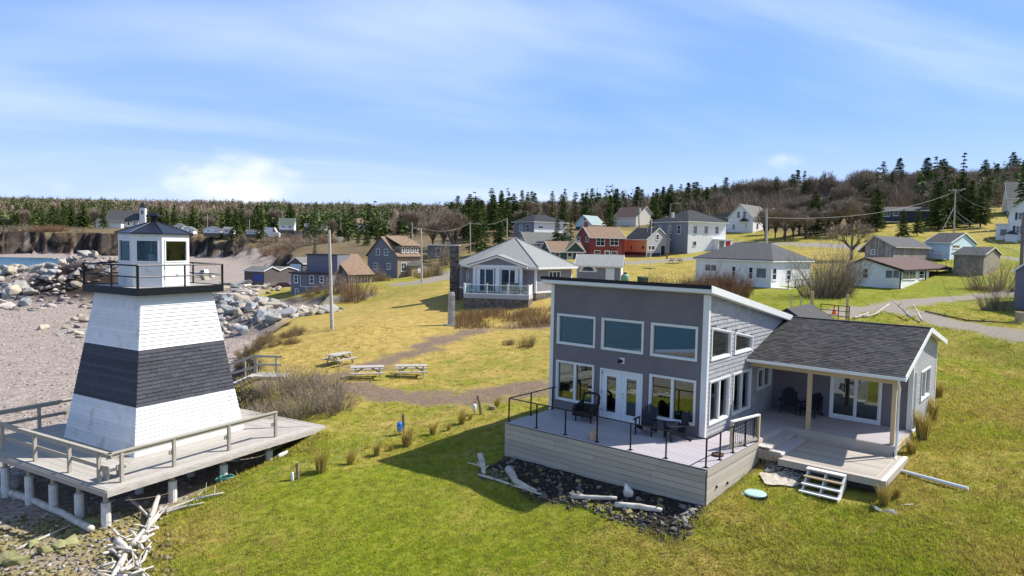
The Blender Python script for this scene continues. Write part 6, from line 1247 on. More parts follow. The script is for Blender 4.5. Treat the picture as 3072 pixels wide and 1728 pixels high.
wire(P_['p9'] - [0, 0, .3], P_['p10'] + [0, 0, .2], 'top wire from the cross-arm pole to the right edge pole', 1.2, .02)
wire(P_['p9'] - [0, 0, 4.2], P_['p10'] - [0, 0, 3.0], 'bright double wire from the cross-arm pole to the right edge', .6, .035)
wire(P_['p9'] - [0, 0, 5.0], P_['p10'] - [0, 0, 3.9], 'lowest wire from the cross-arm pole to the right edge', .7, .025)
wire(P_['p4'], P_['p5'], 'wire between the street light pole and the bare pole', .8)
q = MB(); q.tube([P_['p9'] - [0, 0, 3.5], at_y(*V('q7', 1455, 600), 140)], .08, 6); q.build('brace_pole', 'pole_wood', label='leaning brace pole beside the cross-arm utility pole', cat='pole')
# stone pillar
P = at_y(*V('B', 830, 1068), 63); sp_ = MB(); hh = 3.0; n = 12; rk = random.Random(8)
for i in range(n + 1):
    z = -.3 + (hh + .3) * i / n; k_ = 1 - .12 * i / n - (.12 if i == n else 0)
    for x, y in ((-.3, -.26), (0, -.3), (.3, -.26), (.31, .26), (0, .29), (-.3, .26)): sp_.v.append((x * k_ + rk.uniform(-.025, .025), y * k_ + rk.uniform(-.025, .025), z + rk.uniform(-.03, .03)))
for i in range(n):
    for j in range(6): sp_.f.append((i * 6 + j, i * 6 + (j + 1) % 6, i * 6 + 6 + (j + 1) % 6, i * 6 + 6 + j))
sp_.f.append(tuple(range(n * 6, n * 6 + 6))); pz = gz(P[0], P[1]); pt = thing('stone_pillar', 'tall rough grey stone pillar standing alone on the dry grass', 'pillar', (P[0], P[1], pz), .3); sp_.build('shaft', 'granite', pt); q = MB(); q.box(-.6, .6, -.5, .5, -.2, .06); q.build('plinth', 'granite', pt)
# ------------------------------------------------------------------ boulders
import bmesh
def rock_mesh(seed, n=16, flat=.7):
    r = random.Random(seed); bm = bmesh.new()
    for i in range(n):
        v = Vector((r.gauss(0, 1), r.gauss(0, 1), r.gauss(0, 1))).normalized(); k = r.uniform(.78, 1.12); bm.verts.new((v.x * k, v.y * k * r.uniform(.8, 1), v.z * k * flat))
    bmesh.ops.convex_hull(bm, input=bm.verts)
    bmesh.ops.delete(bm, geom=[v for v in bm.verts if not v.link_faces], context='VERTS')
    bmesh.ops.bevel(bm, geom=list(bm.edges), offset=.06, segments=1, affect='EDGES', clamp_overlap=True)
    me = bpy.data.meshes.new('boulder'); bm.to_mesh(me); bm.free(); return me
mat('rock_grey', (.26, .245, .22), .88, .25, 2.5, .03, 7, rnd=.25, col2=(.39, .37, .335)); mat('rock_tan', (.32, .275, .21), .88, .22, 2.5, .03, 7, rnd=.22, col2=(.44, .385, .305)); mat('rock_moss', (.155, .165, .06), .92, .3, 2.0, .03, 7, rnd=.2, col2=(.30, .29, .15)); mat('rock_dark', (.10, .092, .082), .88, .3, 3, .03, 8, rnd=.3, col2=(.19, .175, .155)); mat('cobble_yellow', (.20, .17, .065), .92, .3, 4, .02, 12, rnd=.25, col2=(.33, .28, .13)); mat('rock_blue', (.19, .20, .215), .85, .25, 2.5, .02, 9, rnd=.22, col2=(.36, .37, .38))
ROCK = {}
for mi, mn in enumerate(('rock_grey', 'rock_tan', 'rock_moss', 'rock_dark', 'cobble_yellow', 'rock_blue')):
    ROCK[mn] = []
    for k in range(6): me = rock_mesh(mi * 20 + k, 13 + k, .62 + .05 * (k % 3)); me.materials.append(MT(mn)); ROCK[mn].append(me)
rr = random.Random(21)
def rock(x, y, s, mn, label, group, dz=.25, name='boulder', cat='rock', sq=(1, 1, 1)):
    o = bpy.data.objects.new(name, rr.choice(ROCK[mn])); COL.objects.link(o); o.location = (x, y, gz(x, y) + s * dz); o.scale = (s * sq[0] * rr.uniform(.8, 1.35), s * sq[1] * rr.uniform(.75, 1.1), s * sq[2] * rr.uniform(.7, 1.1)); o.rotation_euler = (rr.uniform(-.5, .5), rr.uniform(-.5, .5), rr.uniform(0, 6.3))
    return tag(o, label, cat, group)
def rock_stuff(name, pts, m, **k):
    """many small stones as one object: pts = (x, y, z, size)"""
    V_, F_ = [], []; base_ = []
    for me in ROCK[m][:4]:
        bm = bmesh.new(); r = random.Random(len(base_)); 
        for i in range(9): v = Vector((r.gauss(0, 1), r.gauss(0, 1), r.gauss(0, 1))).normalized(); bm.verts.new((v.x, v.y, v.z * .65))
        bmesh.ops.convex_hull(bm, input=bm.verts); bmesh.ops.triangulate(bm, faces=bm.faces); bm.verts.index_update(); base_.append((np.array([v.co[:] for v in bm.verts]), np.array([[v.index for v in f.verts] for f in bm.faces]))); bm.free()
    o = 0; tint = []
    for x, y, z, s in pts:
        v, f = base_[rr.randrange(len(base_))]; a = rr.uniform(0, 6.3); c, sn = math.cos(a), math.sin(a); q = v * s * np.array([rr.uniform(.8, 1.4), rr.uniform(.7, 1.1), rr.uniform(.6, 1.)]); q = np.c_[q[:, 0] * c - q[:, 1] * sn, q[:, 0] * sn + q[:, 1] * c, q[:, 2]] + [x, y, z]
        V_.append(q); F_.append(f + o); o += len(v); tint += [rr.uniform(.5, 1.45)] * len(v)
    t = np.array(tint); return mesh_np(name, np.vstack(V_), np.vstack(F_), m, cols=dict(tint=np.c_[t, t, t]), **k)
mat('shingle_stones', (.33, .29, .26), .9, .3, 5, attr='tint'); ROCK['shingle_stones'] = ROCK['rock_grey']; mat('cobble_mix', (.165, .135, .045), .92, .35, 1.6, attr='tint', col2=(.25, .215, .13)); ROCK['cobble_mix'] = ROCK['rock_grey']; mat('slate_bits', (.40, .385, .36), .85, .3, 8, attr='tint'); ROCK['slate_bits'] = ROCK['rock_grey']; mat('dark_bits', (.085, .08, .07), .9, .3, 6, attr='tint'); ROCK['dark_bits'] = ROCK['rock_grey']
def along(i, t, d):
    ax, ay, bx, by, hw_, hh = MOUNDS[i]; e = np.array([bx - ax, by - ay]); L = np.hypot(*e); n = np.array([-e[1], e[0]]) / L; return ax + e[0] * t + n[0] * d * hw_, ay + e[1] * t + n[1] * d * hw_
big = []
for k in range(160):
    t = rr.uniform(.0, 1); d = rr.uniform(-.95, .35); x, y = along(0, t, d); big.append((x, y, rr.uniform(.9, 1.9), 'rock_moss' if (t < .55 and -.75 < d < -.05 and rr.random() < .75) else rr.choice(('rock_tan', 'rock_grey', 'rock_tan', 'rock_grey', 'rock_blue'))))
for x, y, s, mn in big: rock(x, y, s, mn, 'mossy green boulder low on the long rubble breakwater' if mn == 'rock_moss' else 'angular pale boulder in the long rubble breakwater left of the lighthouse', 'mossy breakwater boulders' if mn == 'rock_moss' else 'pale breakwater boulders')
for k in range(56): x, y = along(1, rr.uniform(0, 1), rr.uniform(-.9, .8)); rock(x, y, rr.uniform(.6, 1.35), rr.choice(('rock_grey', 'rock_tan', 'rock_blue')), 'grey boulder in the low end of the breakwater seen through the gallery rail', 'low breakwater boulders')
for k in range(84): x, y = along(2, rr.uniform(-.12, 1.1), rr.uniform(-1.0, .75)); rock(x, y, rr.uniform(.5, 1.25), rr.choice(('rock_grey', 'rock_blue', 'rock_grey', 'rock_tan')), 'angular grey boulder in the riprap heap below the grassy bank', 'riprap boulders below the bank', .3)
pts = []
for k in range(1700):
    i = rr.choice((0, 0, 0, 1, 2)); x, y = along(i, rr.uniform(-.1, 1.1), rr.uniform(-1.15, 1.05)); pts.append((x, y, gz(x, y) + .1, rr.uniform(.3, .95)))
rock_stuff('breakwater_rubble', pts, 'shingle_stones', kind='stuff', label='smaller rubble filling the breakwaters', cat='rubble')
for u, v, s in ((560, 1040, 1.0), (610, 1015, .9), (640, 1050, 1.1), (500, 1100, .8), (580, 1095, .9), (640, 1115, 1.0), (545, 1135, .9), (600, 1145, .8), (455, 1155, .6), (620, 1165, .7), (520, 1060, .6)): P = G('A', u, v); rock(P[0], P[1], s * .75, rr.choice(('rock_grey', 'rock_tan')), 'pale boulder in the small heap on the beach left of the tower', 'small heap of beach boulders')
P = G('A', 325, 1105); rock(P[0], P[1], .9, 'rock_tan', 'single tan boulder lying alone on the open beach', None)
for u, v, s in ((60, 1110, 1.4), (110, 1160, 1.2), (190, 1190, .9), (1560, 730, 1.3)):
    if u > 1000: P = G('A', u, v); rock(P[0], P[1], 1.6, 'rock_tan', 'big pale boulder beside the beached boat', None)
# beach pebbles and drift line
def strew(n, x, y, smin, smax, grow=0., far=-1.):
    k = shore_s(x, y) < far; x, y = x[k][:n], y[k][:n]; z = gza(x, y); s = RNG.uniform(smin, smax, len(x)) * (1 + y * grow); return list(zip(x, y, z + s * .2, s))
yy_ = 20 + 90 * RNG.random(16000) ** 1.5; xx_ = -RNG.uniform(.05, .95, 16000) * yy_; k = (xx_ > -75) & (xx_ < -8); pts = strew(4200, xx_[k], yy_[k], .03, .10, .011)
rock_stuff('beach_pebbles', pts, 'shingle_stones', kind='stuff', label='grey shingle and cobbles strewn over the beach', cat='pebbles')
# mossy cobbles in the lower left corner
pts = []
Pq = np.array([at_z(rr.uniform(-40, 520), rr.uniform(1530, 1760), -1.4) for k in range(1250)]); pts = strew(1250, Pq[:, 0], Pq[:, 1], .025, .13, 0, .3)
rock_stuff('mossy_cobbles', pts, 'cobble_mix', kind='stuff', label='yellow-green mossy cobbles at the foot of the platform', cat='cobbles')
for u, v, s in ((690, 1040, .42), (120, 1300, .35), (430, 1210, .3), (240, 1180, .26), (60, 1290, .4), (520, 1180, .3), (330, 1240, .3), (130, 750, .75), (60, 790, .5), (140, 805, .4), (840, 1010, .5)):
    P = at_z(*V('D', u, v), -1.35); rock(P[0], P[1], s, 'rock_moss' if v > 900 and u < 800 else 'rock_grey', 'mossy stone among the cobbles by the platform piers' if v > 900 and u < 800 else 'grey boulder lying in the shade under the platform edge', 'mossy stones by the piers' if v > 900 and u < 800 else 'boulders under the platform edge', .15)
# stone bed in front of the house deck: dark stones, darkened further for shade
for k in range(150):
    t = rr.random(); x = -6.6 + 8.3 * t; y = -3.6 - rr.random() ** .8 * (1.9 - .5 * abs(t - .45)); P = hw(x, y); rock(P[0], P[1], rr.uniform(.06, .17), rr.choice(('rock_dark', 'rock_dark', 'rock_dark', 'rock_dark', 'cobble_yellow')), 'dark stone in the rock bed below the deck', 'stones in the rock bed below the deck', .2, 'bed_stone')
pts = []
for k in range(900): x = -6.8 + 8.7 * rr.random(); y = -3.45 - 2.0 * rr.random(); P = hw(x, y); s = rr.uniform(.03, .10); pts.append((P[0], P[1], gz(P[0], P[1]) + s * .3, s))
rock_stuff('bed_gravel', pts, 'dark_bits', kind='stuff', label='dark soil and small stones filling the rock bed below the deck', cat='gravel')
for u, v, s in ((30, 975, .24), (70, 960, .2), (15, 1000, .2), (110, 945, .15)): P = at_z(*V('F', u, v), .2); rock(P[0], P[1], s * .7, 'rock_grey', 'pale flat stone at the foot of the deck corner', 'pale stones at the deck corner', .15, 'bed_stone', sq=(1.3, 1, .6))
for (u, v, s), lab in zip(((1425, 975, .30), (1512, 1000, .22), (1618, 965, .24), (428, 860, .12), (1595, 545, .4), (1610, 525, .3), (1570, 560, .3)), ('largest flat paving stone in the grass below the lower deck', 'small flat paving stone beside the largest one', 'flat paving stone right of the other two below the deck', 'small pale stone near the round teal lid', 'grey boulder beside the downspout at the deck corner', 'rounded rock behind the downspout boulder', 'low rock at the foot of the downspout')):
    P = at_z(*V('F', u, v), .3 if v > 700 else .7); rock(P[0], P[1], s, 'rock_grey', lab, None, .05, 'stone', sq=(1.2, 1, .35) if v > 700 else (1, 1, .8))
# shale pile and fabric
P = at_z(*V('F', 770, 730), .42); pts = []
for k in range(420): a = rr.uniform(0, 6.3); d = rr.random() ** .6; x, y = P[0] + math.cos(a) * d * .75 - .1, P[1] + math.sin(a) * d * .95; pts.append((x, y, gz(x, y) + .02 + .22 * (1 - d) * rr.random(), rr.uniform(.03, .085)))
rock_stuff('shale_pile', pts, 'slate_bits', kind='stuff', label='low pile of pale broken shale beside the front steps', cat='rubble')
b = MB(); n = 7; Pf = at_z(*V('F', 700, 770), .38)
for i in range(n):
    for j in range(n): x, y = Pf[0] + (i - 3) * .2 + rr.uniform(-.05, .05), Pf[1] + (j - 3) * .15 + rr.uniform(-.05, .05); b.v.append((x, y, gz(x, y) + .05 + rr.uniform(0, .07)))
for i in range(n - 1):
    for j in range(n - 1): b.f.append((i * n + j, (i + 1) * n + j, (i + 1) * n + j + 1, i * n + j + 1))
b.build('ground_fabric', 'fabric', label='crumpled beige landscape fabric under the shale pile', cat='fabric')
# ------------------------------------------------------------------ driftwood
def log(label, pts, r, m='driftwood', name='driftwood_log', cat='driftwood', branches=0, lift=.0, group=None, n=9):
    P = []
    for p in pts: q = np.array(p, float); P.append(Vector(q))
    k = []; r0, r1 = r if isinstance(r, tuple) else (r, r * .7); N_ = 7
    full = []
    for i in range(N_):
        t = i / (N_ - 1) * (len(P) - 1); j = min(int(t), len(P) - 2); q = P[j].lerp(P[j + 1], t - j); full.append(q + Vector((rr.uniform(-.4, .4), rr.uniform(-.4, .4), rr.uniform(-.2, .3))) * r0 * .3); k.append((r0 + (r1 - r0) * i / (N_ - 1)) * rr.uniform(.9, 1.08))
    b = MB(); b.tube(full, k, n)
    for i in range(branches):
        j = rr.randrange(1, N_ - 1); d = Vector((rr.uniform(-1, 1), rr.uniform(-1, 1), rr.uniform(.0, .9))).normalized(); l = rr.uniform(.4, 1.1) * min(1.2, max(.5, r0 * 6)); a = full[j]; b.tube([a, a + d * l * .5 + Vector((0, 0, .04)), a + d * l], [k[j] * .45, k[j] * .3, k[j] * .1], 6)
    o = b.build(name, m, smooth=True); tag(o, label, cat, group); return o
def gp(k, u, v, z, up): P = at_z(*V(k, u, v), z) if k != 'C' else hit(*V(k, u, v)); return (P[0], P[1], gz(P[0], P[1]) + up)
log('long grey log lying in the shade below the platform piers', [gp('D', 5, 790, -1.5, .14), gp('D', 250, 890, -1.45, .14), gp('D', 450, 990, -1.4, .13), gp('D', 660, 1110, -1.35, .12)], (.15, .11))
log('thin pale pole lying across the cobbles in the lower left corner', [gp('D', 110, 1225, -1.4, .06), gp('D', 500, 1060, -1.35, .06)], .05)
log('square weathered timber leaning on the driftwood heap', [gp('D', 930, 845, -.9, .35), gp('D', 1075, 960, -.9, .16)], .08, n=4)
log('thick bleached log standing out of the driftwood heap', [gp('D', 1140, 870, -.9, .45), gp('D', 1090, 1000, -1., .18), gp('D', 1030, 1180, -1.05, .12)], (.08, .12), branches=3)
log('broad bleached slab of driftwood in the heap', [gp('D', 1170, 960, -1, .25), gp('D', 1060, 1080, -1.0, .18), gp('D', 960, 1200, -1.05, .14)], (.08, .13), branches=3)
log('round-ended log stub on top of the driftwood heap', [gp('D', 850, 1190, -1.05, .32), gp('D', 930, 1250, -1.05, .2)], (.13, .08))
log('bleached log at the bottom edge of the driftwood heap', [gp('D', 900, 1280, -1.1, .16), gp('D', 850, 1370, -1.1, .13), gp('D', 800, 1460, -1.1, .1)], (.09, .11), branches=4)
log('branching driftwood root behind the heap', [gp('D', 1150, 905, -.8, .08), gp('D', 1420, 840, -.7, .12), gp('D', 1610, 835, -.65, .08)], (.06, .035), branches=6)
log('long thin driftwood branch lying on the grass by the heap', [gp('D', 1130, 925, -.85, .07), gp('D', 1300, 900, -.8, .09), gp('D', 1470, 875, -.7, .05)], (.075, .03), branches=3)
for k in range(48):
    u, v = rr.uniform(760, 1080), rr.uniform(1060, 1440); u = u - (v - 1060) * .28 + 60; a = rr.uniform(0, 3.2); l = rr.uniform(.25, .8); P = at_z(*V('D', u, v), -1.05); q = [(P[0] - math.cos(a) * l / 2, P[1] - math.sin(a) * l / 2, gz(P[0], P[1]) + rr.uniform(.05, .3)), (P[0] + math.cos(a) * l / 2, P[1] + math.sin(a) * l / 2, gz(P[0], P[1]) + rr.uniform(.05, .3))]
    log('twisted bleached stick in the driftwood heap', q, rr.uniform(.02, .06), branches=1 if k % 3 == 0 else 0, group='sticks in the driftwood heap', n=6, name='driftwood_stick')
log('short pale log lying in the grass beside the platform', [gp('D', 2010, 548, -.3, .1), gp('D', 2075, 530, -.3, .1)], .11, 'concrete_white')
log('curved grey driftwood log in the shaded rock bed', [gp('E', 1205, 735, -.2, .2), gp('E', 1260, 800, -.25, .14), gp('E', 1340, 835, -.3, .1), gp('E', 1410, 855, -.3, .06)], (.16, .05))
log('weathered driftwood root at the left end of the rock bed', [gp('E', 1000, 650, -.2, .32), gp('E', 1020, 700, -.25, .15), gp('E', 1030, 745, -.3, .06)], (.13, .08), branches=4)
log('thin branch along the edge of the rock bed in shadow', [gp('E', 990, 745, -.3, .05), gp('E', 1120, 790, -.35, .05), gp('E', 1470, 900, -.4, .04)], (.05, .035))
log('straight bleached log edging the rock bed in the sun, left one', [gp('E', 1660, 920, -.35, .1), gp('E', 1990, 970, -.35, .1)], .095)
log('straight bleached log edging the rock bed in the sun, right one', [gp('E', 1975, 1000, -.35, .1), gp('E', 2150, 1030, -.35, .1), gp('E', 2315, 1055, -.3, .08)], .11)
P = gp('E', 2070, 950, -.3, .0); o = rock(P[0], P[1], .36, 'rock_grey', 'upright white block resting on the edging logs', None, .6, 'white_block', 'rock', sq=(.8, .7, 1.2)); o.data = o.data.copy(); o.data.materials[0] = MT('concrete_white')
# driftwood heap by the gravel lane
log('bare grey trunk with raised limbs lying by the gravel lane', [gp('C', 1720, 1345, 2.5, .3), gp('C', 1650, 1300, 2.5, .55), gp('C', 1580, 1265, 2.5, .9)], (.09, .04), branches=6)
log('forked grey log lying by the gravel lane', [gp('C', 1800, 1360, 2.5, .2), gp('C', 1770, 1320, 2.5, .5), gp('C', 1735, 1290, 2.5, .75)], (.08, .035), branches=4)
log('curled driftwood log left of the forked one by the lane', [gp('C', 1360, 1320, 2.5, .12), gp('C', 1450, 1310, 2.5, .2), gp('C', 1555, 1270, 2.5, .6)], (.09, .035), branches=4)
log('low driftwood trunk near the lane gate', [gp('C', 1290, 1330, 2.5, .12), gp('C', 1400, 1305, 2.5, .25)], (.09, .05), branches=3)
log('line of dark sticks along the edge of the far lawn', [gp('C', 1830, 1275, 3, .1), gp('C', 2150, 1345, 3, .08), gp('C', 2380, 1355, 3, .1), gp('C', 2560, 1375, 3, .1)], .06, 'bark_brown', branches=14)
P = gp('C', 2542, 1352, 3, 0); b = MB(); b.tube([(P[0], P[1], P[2]), (P[0], P[1], P[2] + .75)], .3, 14); b.build('log_section', 'stump_wood', label='upright round log section beside the grey edge house', cat='log')
log('bleached driftwood log at the near end of the beach sheds', [gp('A', 1900, 790, -1, .3), gp('A', 1840, 800, -1, .2)], .22, branches=2)
log('dark twisted driftwood on the open beach flat', [gp('q6', 860, 1300, -1, .3), gp('q6', 920, 1320, -1, .5), gp('q6', 985, 1310, -1, .3)], .18, 'bark_brown', branches=7)
for k in range(24):
    u, v = rr.uniform(270, 700), rr.uniform(1250, 1400); P = G('q6', u, v); a = rr.uniform(0, 3.1); l = rr.uniform(.8, 2.4); log('bleached drift log strewn on the beach behind the tower', [(P[0] - math.cos(a) * l, P[1] - math.sin(a) * l, P[2] + .2), (P[0] + math.cos(a) * l, P[1] + math.sin(a) * l, P[2] + .25)], rr.uniform(.12, .24), group='drift logs on the beach', n=6)
# ------------------------------------------------------------------ picnic tables
def picnic(label, k, u, v, Y, rz, m='deck_grey', L=1.85, group=None):
    P = at_y(*V(k, u, v), Y); t = thing('picnic_table', label, 'table', (P[0], P[1], gz(P[0], P[1])), rz, group)
    for i in range(5): plank('top_board', m, t, (0, -.30 + i * .15, .74), (L, .142, .04))
    for s in (-1, 1):
        for j in range(2): plank('seat_board', m, t, (0, s * (.60 + j * .145), .44), (L, .137, .04))
    for x in (-L * .36, L * .36):
        plank('cross_brace', m, t, (x, 0, .39), (.04, 1.5, .09)); plank('top_brace', m, t, (x, 0, .68), (.04, .68, .08))
        for s in (-1, 1): q = MB(); q.bar((x + .04, s * .26, .71), (x + .04, s * .62, -.02), .04, .1); q.build('leg', m, t)
        q = MB(); q.bar((x, 0, .38), (x * .25, 0, .69), .04, .08); q.build('strut', m, t)
    return t
picnic('grey picnic table turned end-on, farthest of the three on the lawn', 'q2', 335, 385, 46.5, rad(62))
picnic('grey picnic table in the middle of the three on bare earth', 'q2', 690, 590, 42, rad(14), L=2.0)
picnic('grey picnic table nearest the house of the three', 'q2', 1250, 555, 43.5, rad(10), L=2.0)
picnic('dark picnic table on the verge by the white hip-roofed house', 'q8', 540, 960, 112, rad(8), 'pole_dark', 2.2)
# ------------------------------------------------------------------ rope fence with buoys, grass clumps
FP = [('D', 2150, 715, .62, 'weathered fence post with a white fishing float beside the platform'), ('E', 450, 440, .95, 'fence post carrying a blue fishing buoy'), ('E', 1012, 345, .95, 'leaning fence post carrying a white fishing buoy near the deck')]
tops = []
for i, (k, u, v, hh, lab) in enumerate(FP):
    P = at_z(*V(k, u, v), -.3); z = gz(P[0], P[1]); lean = (-.22 if i == 2 else -.03); t = thing('fence_post', lab, 'post', (P[0], P[1], z)); q = MB(); q.tube([(0, 0, -.2), (lean * .5, 0, hh * .55), (lean, 0, hh)], [.07, .065, .06], 8); q.build('shaft', 'post_wood', t); tops.append(Vector((P[0] + lean, P[1], z + hh * .82)))
for i, (lab, m, s) in enumerate((('narrow white fishing float hanging on the fence post by the platform', 'buoy_white', (.055, .42)), ('bright blue fishing buoy hanging on a fence post', 'buoy_blue', (.125, .46)), ('white fishing buoy hanging on the leaning fence post', 'buoy_white', (.11, .38)))):
    c = tops[i] + Vector((-.14, -.10, -.42)); r_, l = s; t = thing('fishing_buoy', lab, 'buoy', c); q = MB(); q.tube([(0, 0, -l / 2 - .0), (0, 0, -l / 2 + .04), (0, 0, -l / 2 + .1), (0, 0, l / 2 - .1), (0, 0, l / 2 - .03), (0, 0, l / 2)], [r_ * .45, r_ * .85, r_, r_, r_ * .8, r_ * .3], 14); q.build('float', m, t, smooth=True); q = MB(); q.tube([(0, 0, l / 2), (.05, .05, l / 2 + .2), (.13, .1, .4)], .012, 5); q.build('rope', 'rope', t); q = MB(); q.tube([(0, 0, -l / 2), (.01, 0, -l / 2 - .12)], .015, 5); q.build('tail', 'rope', t)
def rope_line(a, c_, lab, sag=.15):
    p = [a.lerp(c_, i / 16) - Vector((0, 0, sag * (1 - (2 * i / 16 - 1) ** 2))) for i in range(17)]; q = MB(); q.tube(p, .007, 5); q.build('rope_line', 'rope', label=lab, cat='rope')
rope_line(tops[0], tops[1], 'upper fence rope between the platform post and the blue buoy post', .12); rope_line(tops[1], tops[2], 'upper fence rope between the two buoy posts', .12); lowr = Vector((0, 0, .36))
rope_line(tops[0] - lowr, tops[1] - lowr, 'lower fence rope between the platform post and the blue buoy post', .12); rope_line(tops[1] - lowr, tops[2] - lowr, 'lower fence rope between the two buoy posts', .12)
a = at_z(*V('D', 1480, 800), -.6); rope_line(tops[0], Vector((a[0], a[1], gz(a[0], a[1]) + .1)), 'slack fence rope trailing from the platform post towards the driftwood', .1)
a2 = pw(.6, -.05, -.5); rope_line(Vector(a2), Vector(pw(2.4, -.1, -.75)), 'blue line tied between the platform piers', .05)
mat('dry_blade', (.42, .34, .10), .8, .2, 10, sub=.3, attr='tint'); mat('bent_blade', (.33, .29, .10), .8, .2, 10, sub=.3, attr='tint')
def blades(n, rad_, hmin, hmax, w, lean, seed, base_r=None, droop=.25, col=((.9, .9, .9), (1.2, 1.15, 1))):
    r = np.random.default_rng(seed); a = r.uniform(0, 6.283, n); d = np.sqrt(r.random(n)) * rad_; h = r.uniform(hmin, hmax, n); la = a + r.normal(0, .5, n); le = r.normal(lean, lean * .4 + .02, n)
    bx, by = np.cos(a) * d, np.sin(a) * d; wx, wy = -np.sin(la + r.normal(0, .9, n)) * w, np.cos(la + r.normal(0, .9, n)) * w
    mx, my = bx + np.cos(la) * le * h * .45, by + np.sin(la) * le * h * .45; tx, ty = bx + np.cos(la) * le * h * 1.3, by + np.sin(la) * le * h * 1.3
    v = np.stack([np.c_[bx - wx, by - wy, -.03 * np.ones(n)], np.c_[bx + wx, by + wy, -.03 * np.ones(n)], np.c_[mx + wx * .7, my + wy * .7, h * .62], np.c_[mx - wx * .7, my - wy * .7, h * .62], np.c_[tx, ty, h * (1 - droop * le)]], 1).reshape(-1, 3)
    i = np.arange(n)[:, None] * 5; f = np.concatenate([i + [0, 1, 2], i + [0, 2, 3], i + [3, 2, 4]], 1).reshape(-1, 3); t = r.random((n, 1)); c = np.array(col[0]) * (1 - t) + np.array(col[1]) * t; return v, f, np.repeat(c, 5, 0)
CL = []
for k in range(3):
    v, f, c = blades(170, .13, .45, .8, .011, .22, k); o = mesh_np('clump', v, f, 'dry_blade', cols=dict(tint=c)); CL.append(o.data); bpy.data.objects.remove(o)
def clump(label, k, u, v, z, s, mi, name='grass_clump', group=None, sq=1.):
    P = at_z(*V(k, u, v), z); o = bpy.data.objects.new(name, CL[mi % len(CL)]); COL.objects.link(o); o.location = (P[0], P[1], gz(P[0], P[1])); o.scale = (s, s, s * sq); o.rotation_euler = (0, 0, u); return tag(o, label, 'grass', group)
for i, (k, u, v, s, lab) in enumerate((('E', 65, 630, .9, 'leftmost upright clump of dry grass along the rope fence'), ('E', 258, 570, .9, 'second dry grass clump along the rope fence from the left'), ('E', 475, 515, 1.2, 'dry grass clump at the foot of the blue buoy post'), ('E', 660, 460, .9, 'dry grass clump between the two buoy posts'), ('E', 870, 405, 1.0, 'tall dry grass clump left of the leaning buoy post'), ('D', 2320, 690, 1.35, 'large dry grass clump near the platform fence post'), ('E', 775, 435, .55, 'small dark tuft between the two buoy posts'), ('E', 360, 540, .5, 'low dark tuft left of the blue buoy post'), ('E', 930, 385, .5, 'little straw tuft right of the tall clump'), ('E', 1120, 310, .7, 'grass tuft beside the cut stump'))): clump(lab, k, u, v, -.35, s, i)
for i, (u, v, s, sq, lab) in enumerate(((1725, 530, 1.5, 1.25, 'tall golden grass clump beside the lower deck'), (1800, 400, 1.25, 1.2, 'tall golden grass clump beside the wing wall'), (1455, 950, 1.0, 1.1, 'dry grass clump under the lower deck corner'), (1650, 610, 1.0, .9, 'short grass clump by the drain pipe'), (1545, 920, .8, .8, 'low dry tuft right of the deck corner'), (1845, 260, 1.0, 1.2, 'golden grass clump at the back corner of the wing'))): clump(lab, 'F', u, v, .7 if v < 700 else .3, s, i, sq=sq)
P = at_z(*V('E', 1090, 305), -.2); b = MB(); b.tube([(P[0], P[1], gz(P[0], P[1]) - .1), (P[0], P[1], gz(P[0], P[1]) + .16)], [.2, .17], 12); b.build('cut_stump', 'post_wood', label='low cut tree stump near the left end of the deck', cat='stump')
# ------------------------------------------------------------------ chairs on the decks
def on_deck(x, y): P = hw(x, y); return (P[0], P[1], P[2] + .005)
def adirondack(label, x, y, rz):
    t = thing('adirondack_chair', label, 'chair', on_deck(x, y), -HYAW + rz); m = 'dark_chair'       # faces local -y
    for i in range(5): plank('seat_slat', m, t, (0, -.24 + i * .11, .36 - i * .028), (.54, .10, .022), (rad(-14), 0, 0))
    for i in range(7): hh = .80 - .035 * abs(i - 3) ** 1.6; q = MB(); xx = (i - 3) * .082; q.bar((xx * .85, .24, .26), (xx * 1.1, .24 + hh * .40, .26 + hh), .075, .02); q.build('back_slat', m, t)
    for s in (-1, 1):
        q = MB(); q.poly([(s * .30, -.36, .56), (s * .30, .30, .56), (s * .36, .30, .56), (s * .42, .0, .56), (s * .42, -.30, .56), (s * .38, -.36, .56)], (0, 0, .025)); q.build('armrest', m, t)
        q = MB(); q.bar((s * .31, -.26, 0), (s * .31, -.26, .56), .035, .10); q.build('leg', m, t); q = MB(); q.bar((s * .29, -.28, .37), (s * .29, .55, .04), .03, .12); q.build('side_rail', m, t); q = MB(); q.bar((s * .33, .28, .22), (s * .33, .30, .56), .03, .07); q.build('arm_support', m, t)
    plank('back_brace', m, t, (0, .42, .62), (.62, .03, .07)); return t
adirondack('dark Adirondack chair near the french doors, left of the pair on the deck', -1.95, -.95, rad(12))
adirondack('dark Adirondack chair by the house corner, right of the pair on the deck', -.78, -.85, rad(-42))
adirondack('dark Adirondack chair in the porch shade, nearer the side window', .95, 6.55, rad(15))
adirondack('dark Adirondack chair in the porch shade, nearer the sliding door', 1.85, 6.6, rad(-10))
w = thing('wicker_chair', 'dark wicker armchair on the deck left of the french doors', 'chair', on_deck(-4.72, -.85), -HYAW + rad(8)); m = 'dark_wicker'
b = MB(); b.box(-.33, .33, -.36, .28, .22, .40); b.build('seat', m, w); b = MB(); b.hex8([(-.34, .2, .40), (.34, .2, .40), (.34, .3, .40), (-.34, .3, .40)], [(-.3, .36, .62), (.3, .36, .62), (.3, .42, .62), (-.3, .42, .62)])
for s in (-1, 1): b.bar((s * .33, .28, .4), (s * .36, .42, .95), .08, .08)
